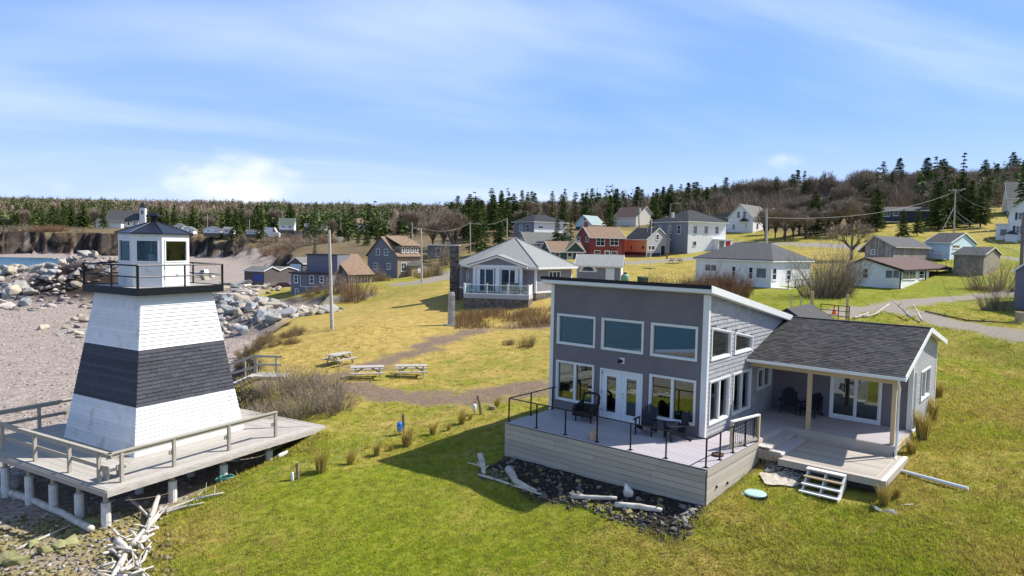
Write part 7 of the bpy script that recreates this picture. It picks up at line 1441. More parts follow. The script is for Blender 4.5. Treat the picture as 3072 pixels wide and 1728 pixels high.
b.tube([(-.36, .42, .9), (-.33, .44, 1.0), (-.15, .45, 1.06), (.15, .45, 1.06), (.33, .44, 1.0), (.36, .42, .9)], .05, 8); b.build('backrest', m, w)
for s in (-1, 1):
    b = MB(); b.tube([(s * .38, -.40, .24), (s * .40, -.40, .50), (s * .40, -.34, .60), (s * .39, .1, .62), (s * .36, .38, .72)], .065, 8); b.box(s * .34 - .03, s * .34 + .03, -.34, .3, .3, .56); b.build('armrest', m, w)
    for y in (-.32, .28): b = MB(); b.tube([(s * .34, y, 0), (s * .33, y, .24)], .035, 8); b.build('leg', m, w)
b = MB(); P = on_deck(-2.97, -3.0); b.tube([P, (P[0], P[1], P[2] + .36)], [.145, .135], 16); b.build('log_stool', 'stump_wood', label='pale round log stool at the deck edge behind the railing', cat='stool')
P = on_deck(1.25, -1.62); t = thing('fire_tray', 'round metal tray lying on the deck near the right railing', 'tray', P); b = MB(); b.tube([(0, 0, .01), (0, 0, .04)], .20, 18); b.build('dish', 'rusty', t); b = MB(); b.tube([(.2 * math.cos(a), .2 * math.sin(a), .05) for a in np.linspace(0, 6.283, 19)], .014, 5); b.build('rim', 'rusty', t)
# ------------------------------------------------------------------ lawn odds and ends
P = at_z(*V('F', 520, 925), -.02); lz = gz(P[0], P[1]); t = thing('tank_lid', 'round pale teal tank lid set in the grass', 'lid', (P[0], P[1], lz)); b = MB(); b.tube([(0, 0, -.1), (0, 0, .06), (0, 0, .085), (0, 0, .09)], [.37, .37, .33, .05], 28); b.build('cover', 'lid_teal', t); b = MB(); b.tube([(0, 0, -.1), (0, 0, .03)], .42, 24); b.build('collar', 'rubber', t)
b = MB(); p0 = hw(6.02, 3.2, -.62); p1 = hit(*V('F', 2060, 862)); b.tube([tuple(p0), (p1[0], p1[1], gz(p1[0], p1[1]) + .12)], .06, 12); b.build('drain_pipe', 'pvc', label='long white plastic drain pipe running from the lower deck onto the lawn', cat='pipe')
b = MB(); P = at_z(*V('D', 1640, 655), -.45); 
for k in range(5): a_ = k * .35; b.tube([(P[0] + .45 * math.cos(a) * (1 - k * .1) , P[1] + .22 * math.sin(a), gz(P[0], P[1]) + .04 + .03 * k + .02 * math.sin(3 * a + k)) for a in np.linspace(a_, a_ + 6.2, 22)], .022, 5)
b.build('rope_coil', 'net_teal', label='tangled teal rope lying under the platform edge', cat='rope')
# small dark-roofed shed behind the house
cs_ = np.array([17.2, 39.1, 0]); cs_[2] = gz(17.2, 39.1); h = Bld('small_shed', 'small shed with a dark shingle roof just behind the wing roof', 'shed', cs_, 52, wx=4.7, wy=3.0); rz_ = 5.05 - cs_[2]; h.walls(rz_ - .95, 'clap_mid', gable='x', rise=.95); h.gable('x', .95, 'asphalt_shingle', .25, trim='roof_dark')
# posts, gate and cone by the lane
for u, v0, v1, r_, lab in ((975, 1215, 1118, .13, 'thick reddish wooden post behind the house roof'), (1238, 1325, 1140, .11, 'tall wooden gate post beside the gravel lane'), (818, 1235, 1135, .05, 'thin pale stake left of the thick post'), (890, 1225, 1155, .05, 'short stake with a white knob near the thick post'), (1245, 1130, 900, .07, 'dark leaning post at the porch cottage corner')):
    P = at_y(*V('C', u, v0), 52 if u != 1245 else 72); z = gz(P[0], P[1]); T = at_y(*V('C', u, v1), P[1]); b = MB(); b.tube([(P[0], P[1], z - .3), (P[0], P[1], max(T[2], z + .5))], r_, 8); b.build('wooden_post', 'new_wood' if u in (1238, 975) else 'pole_wood', label=lab, cat='post')
A_, B_ = at_y(*V('C', 1095, 1270), 53), at_y(*V('C', 1200, 1295), 52); g0 = gz(A_[0], A_[1]); t = thing('metal_gate', 'low rusty tube gate standing open beside the gravel lane', 'gate', (A_[0], A_[1], g0), math.atan2(B_[1] - A_[1], B_[0] - A_[0])); L = math.hypot(B_[0] - A_[0], B_[1] - A_[1]) + .6
for z in (.25, .65, 1.05): b = MB(); b.tube([(-.6, 0, z), (L, 0, z)], .03, 6); b.build('rail', 'rusty', t)
for x in (-.6, L * .5, L): b = MB(); b.tube([(x, 0, .0), (x, 0, 1.08)], .035, 6); b.build('upright', 'rusty', t)
P = at_y(*V('C', 1146, 1235), 55); t = thing('traffic_cone', 'small orange traffic cone by the lane gate', 'cone', (P[0], P[1], gz(P[0], P[1]))); b = MB(); b.tube([(0, 0, .03), (0, 0, .72)], [.17, .04], 14); b.build('cone_body', 'cone_orange', t); b = MB(); b.box(-.22, .22, -.22, .22, 0, .035); b.build('foot', 'cone_orange', t); b = MB(); b.tube([(0, 0, .38), (0, 0, .5)], [.107, .082], 14); b.build('band', 'white_trim', t)
# tank and bins behind the garage
P = at_y(*V('q9', 2450, 745), 84); t = thing('fuel_tank', 'green upright tank beside the grey garage', 'tank', (P[0], P[1], gz(P[0], P[1]))); zt = float(at_y(*V('q9', 2450, 600), 84)[2]) - gz(P[0], P[1]); b = MB(); b.tube([(0, 0, 0), (0, 0, zt * .78), (0, 0, zt * .93), (0, 0, zt)], [.5, .5, .36, .1], 16); b.build('shell', 'tank_green', t, smooth=True); b = MB(); b.tube([(0, 0, zt - .02), (0, 0, zt + .15)], .2, 10); b.build('cap', 'bin_green', t)
P = at_y(*V('q8', 120, 1255), 80); z = gz(P[0], P[1]); zt = max(1.1, float(at_y(*V('q8', 120, 1150), 80)[2]) - z); t = thing('wheelie_bin', 'dark green wheeled bin on the grass behind the main roof', 'bin', (P[0], P[1], z), .4); b = MB(); b.hex8([(-.38, -.35, .05), (.38, -.35, .05), (.38, .35, .05), (-.38, .35, .05)], [(-.48, -.45, zt - .15), (.48, -.45, zt - .15), (.48, .45, zt - .15), (-.48, .45, zt - .15)]); b.build('body', 'bin_green', t); b = MB(); b.hex8([(-.52, -.5, zt - .14), (.52, -.5, zt - .14), (.52, .5, zt - .14), (-.52, .5, zt - .14)], [(-.48, -.45, zt - .03), (.48, -.45, zt - .03), (.48, .45, zt), (-.48, .45, zt)]); b.build('lid', 'bin_green', t)
for s in (-1, 1): b = MB(); b.tube([(s * .4, .38, .14), (s * .46, .38, .14)], .14, 10); b.build('wheel', 'rubber', t)
t = thing('deck_armchair', 'dark green plastic chair on the six-sided house deck', 'chair', CHD, .4); b = MB(); b.box(-.3, .3, -.3, .3, .38, .45); b.build('seat', 'bin_green', t); b = MB(); b.hex8([(-.3, .24, .45), (.3, .24, .45), (.3, .3, .45), (-.3, .3, .45)], [(-.26, .4, 1.15), (.26, .4, 1.15), (.26, .45, 1.15), (-.26, .45, 1.15)]); b.build('backrest', 'bin_green', t)
for x in (-.26, .26):
    for y in (-.26, .26): b = MB(); b.box(x - .025, x + .025, y - .025, y + .025, 0, .38); b.build('leg', 'bin_green', t)
# beach steps with rails behind the tower
A_ = at_z(*V('A', 1925, 1500), -.2); t = thing('beach_steps', 'weathered wooden beach steps with handrails behind the tower', 'steps', (A_[0], A_[1], gz(A_[0], A_[1])), 0)
def bs(k, u, v, y): P = at_y(*V(k, u, v), y); return Vector(P) - Vector(t.location)
y0 = A_[1]
for (a, c_, nm) in (((1730, 1370), (1925, 1300), 'hand_rail'), ((1730, 1440), (1925, 1385), 'mid_rail'), ((1925, 1303), (2130, 1310), 'hand_rail'), ((1925, 1365), (2125, 1370), 'mid_rail')): b = MB(); b.bar(bs('A', *a, y0), bs('A', *c_, y0), .05, .13); b.build(nm, 'deck_grey', t)
for u, v in ((1925, 1300), (1850, 1340), (1935, 1310), (2085, 1312)): p = bs('A', u, v, y0); b = MB(); b.bar(p, (p.x, p.y, p.z - 1.25), .09, .09); b.build('post', 'old_rail', t)
for i in range(6): p = bs('A', 1925 - i * 36, 1440 + i * 16, y0 - .3); b = MB(); b.box(p.x - .18, p.x + .18, p.y - .9, p.y + .2, p.z - .03, p.z + .02); b.build('tread', 'deck_grey', t)
b = MB(); p = bs('A', 1930, 1430, y0); b.box(p.x, p.x + 2.0, p.y - 1.0, p.y + .2, p.z - .1, p.z - .02); b.build('landing', 'deck_grey', t)
b = MB(); P0, P1 = pw(5, 10.4), np.array(A_)
# ------------------------------------------------------------------ foliage materials
mat('needles', (.058, .092, .022), .85, .45, .5, attr='tint', col2=(.125, .165, .038)); mat('twigs', (.24, .19, .14), .9, .25, .6, attr='tint', col2=(.35, .285, .21)); mat('trunk_bark', (.085, .068, .055), .92, .3, 6, .01, 14); mat('red_twigs', (.20, .12, .070), .9, .25, .8, attr='tint', col2=(.29, .18, .10)); mat('reed', (.235, .165, .080), .9, .25, .8, attr='tint', sub=.15, col2=(.34, .25, .125)); mat('lawn_blade', (.97, .97, .97), .8, .03, 6, attr='tint', sub=.42)
def leafset(P, D, L, Wd, rng, flat=None):
    """one thin triangle per point: P base, D direction, L length, Wd width"""
    n = len(P); s = np.cross(D, rng.normal(size=(n, 3))); s /= np.linalg.norm(s, axis=1, keepdims=True) + 1e-9
    v = np.stack([P - s * Wd[:, None] * .5, P + s * Wd[:, None] * .5, P + D * L[:, None]], 1).reshape(-1, 3); f = np.arange(n * 3).reshape(n, 3); return v, f
def spruce(seed, dens=1., slim=1., thin=0.):
    """10 m spruce: drooping whorled branches set with needle sprays"""
    r = np.random.default_rng(seed); P, D, L, Wd, T = [], [], [], [], []; z = .9 + r.uniform(0, .5) + thin * 2.0
    while z < 9.85:
        t = z / 10; R = 2.6 * slim * (1 - t) ** .82 * r.uniform(.72, 1.12) + .10; nb = int(r.integers(5, 9) * dens)
        for k in range(max(3, nb)):
            if r.random() < thin * .5: continue
            a = r.uniform(0, 6.283); R2 = R * r.uniform(.6, 1.1); up = .35 * (t - .35)
            m = max(3, int(R2 * 4.5 * dens))
            for q in range(m):
                s = (q + .6) / m; x = R2 * s; zz = z + up * x - .22 * x * s; c, sn = math.cos(a), math.sin(a)
                for side in (-1, 1):
                    da = a + side * r.uniform(.35, 1.0); P.append((c * x, sn * x, zz)); d = np.array([math.cos(da), math.sin(da), r.uniform(-.55, .15)]); D.append(d / np.linalg.norm(d)); L.append(r.uniform(.30, .62) * (1.15 - .45 * t)); Wd.append(r.uniform(.2, .36)); T.append(r.uniform(.55, 1.25) * (.75 + .4 * s))
            P.append((math.cos(a) * R2 * .9, math.sin(a) * R2 * .9, z + up * R2 * .9 - .2 * R2)); D.append(np.array([math.cos(a), math.sin(a), -.1])); L.append(.45); Wd.append(.2); T.append(1.2)
        z += r.uniform(.26, .42) / dens
    P.append((0, 0, 9.5)); D.append(np.array([0, 0, 1.])); L.append(.6); Wd.append(.12); T.append(1.1)
    v, f = leafset(np.array(P), np.array(D), np.array(L), np.array(Wd), r); t = np.repeat(np.array(T), 3); return v, f, np.c_[t, t, t * .9]
def trunk_mesh(h=9.5, r0=.17, seed=0):
    b = MB(); rr_ = random.Random(seed); b.tube([(0, 0, -.8), (0, 0, h * .3), (rr_.uniform(-.1, .1), 0, h * .6), (0, 0, h)], [r0, r0 * .8, r0 * .5, .03], 7, False); me = bpy.data.meshes.new('trunk'); me.from_pydata(b.v, [], b.f); me.materials.append(MT('trunk_bark')); return me
def to_mesh(v, f, c, m, nm='crown'): o = mesh_np(nm, v, f, m, cols=dict(tint=c)); me = o.data; bpy.data.objects.remove(o); return me
def bare(seed, spread=1., levels=5, m='twigs', h=10., trunk=.2, base_z=.22, twig=1.0):
    """bare broadleaf: forking limbs as tapered prisms, fine twigs as slivers"""
    r = random.Random(seed); tb = MB(); tri = []; col = []
    def grow(p, d, l, rad_, lev):
        q = p + d * l
        if lev <= 1: tb.tube([p, p.lerp(q, .5) + Vector((r.uniform(-.1, .1), r.uniform(-.1, .1), 0)) * l * .3, q], [rad_, rad_ * .85, rad_ * .7], 6, False)
        else:
            s = d.cross(Vector((r.uniform(-1, 1), r.uniform(-1, 1), r.uniform(-1, 1)))).normalized() * max(rad_, .006); s2 = d.cross(s).normalized() * s.length
            for w in (s, s2): tri.append((p - w, p + w, q)); col.append(r.uniform(.75, 1.25))
        if lev >= levels:
            for k in range(3):
                dd = (d + Vector((r.uniform(-.8, .8), r.uniform(-.8, .8), r.uniform(-.3, .7)))).normalized(); b0 = p.lerp(q, r.uniform(.2, 1)); ll = l * r.uniform(.5, .9); s = dd.cross(Vector((r.uniform(-1, 1), r.uniform(-1, 1), r.uniform(-1, 1)))).normalized() * .010 * twig; tri.append((b0 - s, b0 + s, b0 + dd * ll)); col.append(r.uniform(.8, 1.4))
            return
        n = r.choice((3, 3, 4)) if lev else r.choice((4, 5, 6))
        for k in range(n):
            a = 6.283 * (k + r.random() * .6) / n; tilt = r.uniform(.35, .75) * spread * (1.15 if lev == 0 else 1); ax = d.orthogonal().normalized(); ax.rotate(Matrix.Rotation(a, 3, d)); dd = (d * math.cos(tilt) + ax * math.sin(tilt) + Vector((0, 0, .12))).normalized()
            grow(p.lerp(q, r.uniform(.7, 1.0) if lev else r.uniform(.75, 1)), dd, l * r.uniform(.62, .85), rad_ * r.uniform(.5, .66), lev + 1)
        if lev < 3: grow(q, (d + Vector((r.uniform(-.25, .25), r.uniform(-.25, .25), .1))).normalized(), l * .75, rad_ * .65, lev + 1)
    grow(Vector((0, 0, -.3)), Vector((r.uniform(-.08, .08), r.uniform(-.08, .08), 1)).normalized(), h * base_z, trunk, 0)
    v = np.array([c for t in tri for c in t]); f = np.arange(len(v)).reshape(-1, 3); t = np.repeat(np.array(col), 3); k = h / max(v[:, 2].max(), .1)
    tm = bpy.data.meshes.new('trunk'); tm.from_pydata([(x * k, y * k, z * k) for x, y, z in tb.v], [], tb.f); tm.materials.append(MT('trunk_bark')); return tm, to_mesh(v * k, f, np.c_[t, t, t], m)
def thicket(seed, n, R, h, m, w=.012, lean=.35, up=1.):
    """multi-stemmed shrub: arching stems with side twigs"""
    r = np.random.default_rng(seed); P, D, L, Wd, T = [], [], [], [], []
    cl = [(r.uniform(0, 6.283), math.sqrt(r.random()) * R * .85, r.uniform(.5, 1.12)) for _ in range(11)]
    for k in range(n):
        a0, d0, hf = cl[r.integers(0, 11)]; x, y = math.cos(a0) * d0 + r.normal(0, R * .13), math.sin(a0) * d0 + r.normal(0, R * .13); a = math.atan2(y, x); d = min(math.hypot(x, y), R); hh = h * hf * (1 - .35 * (d / R) ** 2) * r.uniform(.6, 1.1); la = a + r.normal(0, .8); le = abs(r.normal(lean * (.4 + d / R), .15)); dd = np.array([math.cos(la) * le, math.sin(la) * le, up]); dd /= np.linalg.norm(dd); c = r.uniform(.6, 1.35)
        P.append((x, y, -.05)); D.append(dd); L.append(hh / dd[2]); Wd.append(w * 2.0); T.append(c * .8)
        for q in range(4):
            s = r.uniform(.35, .95); p = np.array((x, y, 0)) + dd * hh / dd[2] * s; d2 = dd + r.normal(0, .45, 3); d2 /= np.linalg.norm(d2); P.append(tuple(p)); D.append(d2); L.append(hh * r.uniform(.15, .38)); Wd.append(w); T.append(c * r.uniform(.9, 1.3))
    v, f = leafset(np.array(P), np.array(D), np.array(L), np.array(Wd), r); t = np.repeat(np.array(T), 3); return to_mesh(v, f, np.c_[t, t, t], m, 'stems')
SPR = [(trunk_mesh(9.4, .17, k), to_mesh(*spruce(k, (1.15, 1.0, 1.2, .95, 1.1)[k], (1.0, .8, 1.2, .7, .95)[k]), 'needles')) for k in range(5)]
SPT = [(trunk_mesh(9.6, .15, 9 + k), to_mesh(*spruce(30 + k, .8, .55, .75), 'needles')) for k in range(2)]
BAR = [bare(50 + k, (.72, .6, .8, .66)[k], 5, 'twigs', twig=1.1, base_z=(.13, .16, .11, .14)[k]) for k in range(4)]
APL = bare(58, 1.2, 5, 'twigs', twig=1.3, base_z=.2)
def tree(kind, label, x, y, h, group=None, wide=1., rz=None, cat='tree', name=None, dz=0.):
    tm, cm = kind; t = thing(name or 'tree', label, cat, (x, y, gz(x, y) + dz), rr.uniform(0, 6.28) if rz is None else rz, group); t.scale = (h / 10 * wide, h / 10 * wide, h / 10)
    for nm, me in (('trunk', tm), ('crown', cm)): o = bpy.data.objects.new(nm, me); COL.objects.link(o); o.parent = t
    return t
def tpx(kind, label, px, ytop, Y, group=None, wide=1., name='spruce_tree', minh=3.):
    d = at_y(px, 700, Y); g = gz(d[0], d[1]); h = max(minh, float(at_y(px, ytop, Y)[2]) - g); return tree(kind, label, d[0], d[1], h, group, wide, name=name)
# ---- trees that can be told apart
for px, yt, Y, k, wd, lab in ((1432, 602, 150, 0, .9, 'tall spruce beside the street light pole behind the six-sided house'), (1500, 620, 165, 2, .8, 'dark spruce right of the tall street-light spruce'), (1455, 655, 138, 3, 1.3, 'lower spruce in front of the tall street-light spruce'), (1828, 588, 185, 0, 1.1, 'big spruce standing between the aqua house and the red house'),
                             (1966, 606, 195, 2, 1.0, 'round spruce left of the big white hip-roofed house'), (1672, 655, 152, 4, 1.1, 'left spruce of the clump beside the grey and white house'), (1695, 662, 150, 1, 1.2, 'middle spruce of the clump beside the grey and white house'), (1712, 668, 155, 3, 1.2, 'right spruce of the clump beside the grey and white house'),
                             (2406, 512, 215, 1, .75, 'slim dark spruce alone against the sky above the bungalow'), (2668, 514, 215, 0, .7, 'spruce rising behind the navy bungalow, left one'), (2708, 628, 140, 2, .95, 'broad young spruce in front of the navy bungalow, left of two'), (2752, 624, 142, 4, .95, 'young spruce in front of the navy bungalow, right of two'), (2895, 573, 165, 2, .8, 'full spruce left of the cross-arm utility pole'), (3066, 470, 150, 0, .8, 'dark spruce cut by the right edge of the view'),
                             (708, 624, 312, 2, .9, 'twin-topped spruce on the far bank of the cove, left one'), (783, 628, 302, 0, .95, 'large spruce on the far bank beside the tiny cottage'), (735, 648, 325, 4, .8, 'smaller spruce between the two large ones on the far bank'), (945, 757, 165, 3, 1.6, 'low dark spruce above the tan-roofed beach house'), (1075, 700, 185, 0, 1.1, 'spruce behind the tan-roofed beach house, left of three'), (1100, 688, 180, 2, 1.0, 'spruce behind the tan-roofed beach house, middle of three'), (1130, 675, 190, 4, 1.0, 'spruce behind the tan-roofed beach house, right of three'), (1045, 715, 200, 1, 1.2, 'short spruce left of the three behind the beach house')):
    tpx(SPR[k], lab, px, yt, Y, None, wd)
tpx(SPT[0], 'very tall thin spruce with bare trunk above the navy bungalow, left of the two tallest', 2799, 462, 170, wide=.85); tpx(SPT[1], 'tallest thin spruce with bare trunk against the sky at right', 2879, 452, 168, wide=.85)
for px, yt, Y, k, wd, lab in ((2557, 655, 105, 0, 1.3, 'gnarled bare apple tree beside the road above the bungalow'), (2354, 622, 158, 2, 1.5, 'low spreading bare tree on the lawn by the white farmhouse'), (2470, 508, 205, 1, .8, 'tall bare tree against the sky, left of the bare group'), (2520, 540, 195, 0, .9, 'middle bare tree of the group above the road'), (2585, 502, 205, 3, .8, 'tall twiggy bare tree of the group, right of the middle one'), (2630, 540, 200, 2, .9, 'bare tree at the right of the group above the road'), (1366, 618, 155, 2, 1.0, 'big bare tree behind the stone chimney'), (1330, 640, 165, 0, 1.1, 'broad bare tree left of the big one behind the chimney'), (1300, 660, 170, 3, 1.2, 'lower bare tree behind the dark cabin'), (2300, 640, 170, 2, 1.4, 'bare tree beside the white farmhouse'), (2420, 580, 185, 3, 1.1, 'bare tree left of the bare group above the road')):
    tpx(APL if 'apple' in lab or 'spreading' in lab else BAR[k], lab, px, yt, Y, None, wd, 'bare_tree')
# ---- woods: individual trees nearest, sharing what nothing tells apart
occ = [(c.location.x, c.location.y) for c in SC.objects if c.parent is None and c.get('category') in ('house', 'church', 'barn', 'shed', 'garage')]
def region(n, pxr, yr, mix, label_s, label_b, gs, gb, hr=(8, 14), seed=1, minsep=2.5):
    r = random.Random(seed); made = 0; tries = 0; seen = []
    while made < n and tries < n * 30:
        tries += 1; px = r.uniform(*pxr); Y_ = yr[0] + (yr[1] - yr[0]) * r.random() ** 1.1; d = at_y(px, 700, Y_); x, y = d[0], d[1]
        if shore_s(np.array([x]), np.array([y]))[0] < 6 or any((x - a) ** 2 + (y - b_) ** 2 < 15 ** 2 for a, b_ in occ) or any((x - a) ** 2 + (y - b_) ** 2 < minsep ** 2 for a, b_ in seen): continue
        if float(path_mask(np.array([x]), np.array([y]), 'paved')[0]) > 0 : continue
        seen.append((x, y)); made += 1; con = r.random() < mix; h = r.uniform(*hr) * (1 if con else .85)
        if con: tree(SPR[r.randrange(5)], label_s, x, y, h, gs, r.uniform(1.0, 1.35), name='spruce_tree')
        else: tree(BAR[r.randrange(4)], label_b, x, y, h, gb, r.uniform(.8, 1.2), name='bare_tree')
region(30, (2290, 2640), (152, 198), .08, 'spruce among the bare trees above the road', 'bare tree on the slope above the road', 'spruces above the road', 'bare trees above the road', (6, 10), 22, 3)
region(12, (2770, 2960), (152, 178), .85, 'spruce in the group around the cross-arm pole', 'bare tree around the cross-arm pole', 'spruces around the cross-arm pole', 'bare trees around the cross-arm pole', (8, 12), 23, 2.5)
region(56, (2150, 3100), (205, 290), .33, 'spruce in the mixed wood on the right hand rise', 'bare tree in the mixed wood on the right hand rise', 'spruces on the right rise', 'bare trees on the right rise', (9, 14), 2)
region(64, (1400, 2150), (200, 300), .8, 'spruce in the dark wood behind the village roofs', 'bare tree in the wood behind the village roofs', 'spruces behind the village', 'bare trees behind the village', (8, 12), 3)
region(20, (1385, 1600), (172, 222), .9, 'dark spruce in the grove behind the six-sided house', 'bare tree in the grove behind the six-sided house', 'spruces behind the six-sided house', 'bare trees behind the six-sided house', (8, 11), 14, 3)
region(40, (850, 1420), (215, 330), .6, 'spruce in the wood above the beach houses', 'bare tree in the wood above the beach houses', 'spruces above the beach houses', 'bare trees above the beach houses', (8, 13), 4)
region(34, (440, 900), (345, 430), .7, 'spruce behind the far cove cottages', 'bare tree behind the far cove cottages', 'spruces behind the cove cottages', 'bare trees behind the cove cottages', (10, 16), 5, 4)
region(46, (-60, 330), (425, 520), .68, 'spruce on the cliff top left of the church', 'bare tree on the cliff top left of the church', 'spruces on the cliff top', 'bare trees on the cliff top', (10, 17), 6, 4)
# ---- the long wooded hills: too many and too far to count
def far_wood(nm, n, con, seed, label):
    r = np.random.default_rng(seed); tm = []
    for q in range(10):
        k = 34; h = 1.
        if con:
            t = r.random(k) ** .8; R = (1 - t) * .24 * r.uniform(.6, 1.05, k) + .01; a = r.uniform(0, 6.283, k); P = np.c_[np.cos(a) * R * .3, np.sin(a) * R * .3, .06 + .9 * t]; D = np.c_[np.cos(a), np.sin(a), r.uniform(-.5, .1, k)]; L = R * 1.1 + .04; Wd = r.uniform(.10, .17, k) * (1.15 - t) + .02; c = r.uniform(.6, 1.3, k) * (.7 + .5 * t)
        else:
            k = 150 if q < 5 else 44; a = r.uniform(0, 6.283, k); t = r.random(k); P = np.c_[np.cos(a) * t * .26, np.sin(a) * t * .26, .02 + .6 * r.random(k)]; D = np.c_[np.cos(a) * .5, np.sin(a) * .5, np.ones(k)] + r.normal(0, .3 if q < 5 else .2, (k, 3)); L = r.uniform(.15, .42, k) if q < 5 else r.uniform(.28, .5, k); Wd = r.uniform(.005, .016, k) if q < 5 else r.uniform(.02, .07, k); c = r.uniform(.65, 1.35, k)
        D = D / np.linalg.norm(D, axis=1, keepdims=True); v, f = leafset(P, D, L, Wd, r); tm.append((v, f, np.repeat(c, 3)))
    m = n * 4; Ys = 195 * (2200 / 195) ** r.random(m); U = r.uniform(-.95, .95, m); X = U * Ys; sh = shore_s(X, Ys)
    keep = (sh > 8) & (Ys > np.where(U > .24, 188, np.where(U > -.05, 235, np.where(U > -.32, 230, 350)))); dn = fbm(X, Ys, .007, 3)
    if con: keep &= (dn > np.where(Ys > 620, .60, .50)) & (r.random(m) < np.where(Ys < 330, .55, 1))
    else: keep &= (dn < .50) | (Ys > 640) | ((U > .2) & (dn < .62))
    keep &= ~((np.abs(X + 235) < 70) & (Ys < 520)) & ~((X > -175) & (X < -60) & (Ys < 352) & (Ys > 250))
    for a_, b_ in occ: keep &= ((X - a_) ** 2 + (Ys - b_) ** 2 > 13 ** 2)
    X, Ys = X[keep][:n], Ys[keep][:n]; Zg = gza(X, Ys); ti = np.where(Ys < 430, r.integers(0, 5, len(X)), r.integers(5, 10, len(X))); H_ = (r.uniform(8, 14, len(X)) if con else r.uniform(6.5, 10.5, len(X))) * np.where(Ys > 800, 1.15, 1.); wd = np.where(Ys > 800, 1.5, np.where(Ys < 330, .9, 1.15)); Vs, Fs, Cs = [], [], []; o = 0
    for q, (v, f, c) in enumerate(tm):
        i = np.where(ti == q)[0]
        if not len(i): continue
        a = r.uniform(0, 6.283, len(i)); cs, sn = np.cos(a), np.sin(a); w = (H_ * wd)[i]; x = (v[None, :, 0] * cs[:, None] - v[None, :, 1] * sn[:, None]) * w[:, None] + X[i][:, None]; y = (v[None, :, 0] * sn[:, None] + v[None, :, 1] * cs[:, None]) * w[:, None] + Ys[i][:, None]; z = v[None, :, 2] * H_[i][:, None] + Zg[i][:, None] - .3
        Vs.append(np.stack([x, y, z], -1).reshape(-1, 3)); Fs.append((f[None] + (np.arange(len(i)) * len(v))[:, None, None]).reshape(-1, 3) + o); o += len(i) * len(v); cc = (c[None] * r.uniform(.75, 1.2, len(i))[:, None]).ravel(); Cs.append(np.c_[cc, cc, cc])
    return mesh_np(nm, np.vstack(Vs), np.vstack(Fs), 'needles' if con else 'far_twigs', cols=dict(tint=np.vstack(Cs)), kind='stuff', label=label, cat='wood')
mat('far_twigs', (.22, .17, .125), .92, .2, .05, attr='tint', col2=(.31, .245, .18))
far_wood('conifer_wood', 3800, True, 1, 'dark conifer wood covering the distant hills'); far_wood('bare_wood', 11000, False, 2, 'brown leafless wood covering the distant hills')
# ---- shrubs
SH = [thicket(70, 260, 1.35, 2.3, 'twigs', .013, .4), thicket(71, 380, 1.5, 2.0, 'red_twigs', .013, .3), thicket(72, 240, 1.4, 2.6, 'twigs', .012, .5), thicket(73, 420, 1.6, 1.6, 'reed', .012, .25), thicket(74, 420, 2.2, 5.2, 'twigs', .020, .5)]
def shrub(label, mi, x, y, s, group=None, sz=1., wide=1.):
    o = bpy.data.objects.new('shrub', SH[mi]); COL.objects.link(o); o.location = (x, y, gz(x, y)); o.scale = (s * wide, s * wide, s * sz); o.rotation_euler = (0, 0, rr.uniform(0, 6.3)); return tag(o, label, 'shrub', group)
for i, (u, v) in enumerate(((760, 1225), (800, 1245), (850, 1250), (905, 1252), (960, 1252), (1015, 1250), (780, 1190), (840, 1200), (900, 1205), (965, 1215), (1000, 1225), (870, 1175), (930, 1180), (985, 1190))): P = at_z(u, v, -.2); shrub('bare brown stems in the big thicket behind the lighthouse platform', (0, 2)[i % 2], P[0], P[1], rr.uniform(.7, .9), 'stems of the platform thicket', .78)
for i, (u, yb) in enumerate(((2065, 915), (2095, 925), (2125, 928), (2155, 930), (2185, 930), (2205, 932), (2080, 885), (2110, 890), (2145, 890), (2175, 895), (2040, 900), (2010, 880))): P = at_y(u, yb, 66 + 1.2 * (i % 3)); shrub('reddish brown hedge stems behind the main roof', 1, P[0], P[1], rr.uniform(1.3, 1.6), 'brown hedge behind the main roof')
P = at_y(*V('C', 1035, 1165), 66); shrub('tall bare many-stemmed shrub in front of the bungalow porch', 4, P[0], P[1], 1.12); P = at_y(*V('C', 1130, 1165), 67); shrub('side stems leaning right of the tall bare shrub', 4, P[0], P[1], .8)
P = at_y(*V('C', 2365, 1060), 73); shrub('pale green-grey bare bush right of the plank shed', 2, P[0], P[1], 1.7); P = at_y(*V('C', 2400, 1235), 57); shrub('bare bush beside the grey edge house', 0, P[0], P[1], 1.1); P = at_y(*V('C', 2330, 1075), 72); shrub('low dark brush heap at the foot of the pale bush', 1, P[0], P[1], .8, None, .5, 1.6)
for i, (u, v, Y, mi, s, lab) in enumerate(((1080, 1120, 96, 1, 1.7, 'red-brown bush at the end of the hedge below the beach house'), (1010, 1125, 93, 1, 1.3, 'red-brown bush left of the larger one on the bank'), (880, 1040, 102, 0, 1.7, 'large bare grey bush in front of the tan-roofed beach house'), (770, 1040, 101, 2, 1.0, 'bare bush left of the large one by the beach house'), (600, 1035, 103, 3, .9, 'golden bush at the corner of the slate beach house'), (450, 1040, 102, 3, .8, 'yellow grass bush below the slate beach house'), (1280, 870, 118, 0, 1.4, 'scrub at the foot of the dark gable house'), (1400, 880, 118, 3, 1.2, 'dry scrub along the lane by the dark gable house'), (1960, 740, 118, 3, 1.6, 'dry scrub right of the lane pole'), (2060, 720, 120, 0, 1.7, 'scrub below the dark cabin'), (2170, 640, 140, 0, 2.4, 'tangled bush beside the stone chimney'))): P = at_y(*V('q4', u, v), Y); shrub(lab, mi, P[0], P[1], s)
for i, (u, v) in enumerate(((1400, 1040), (1440, 1020))): pass
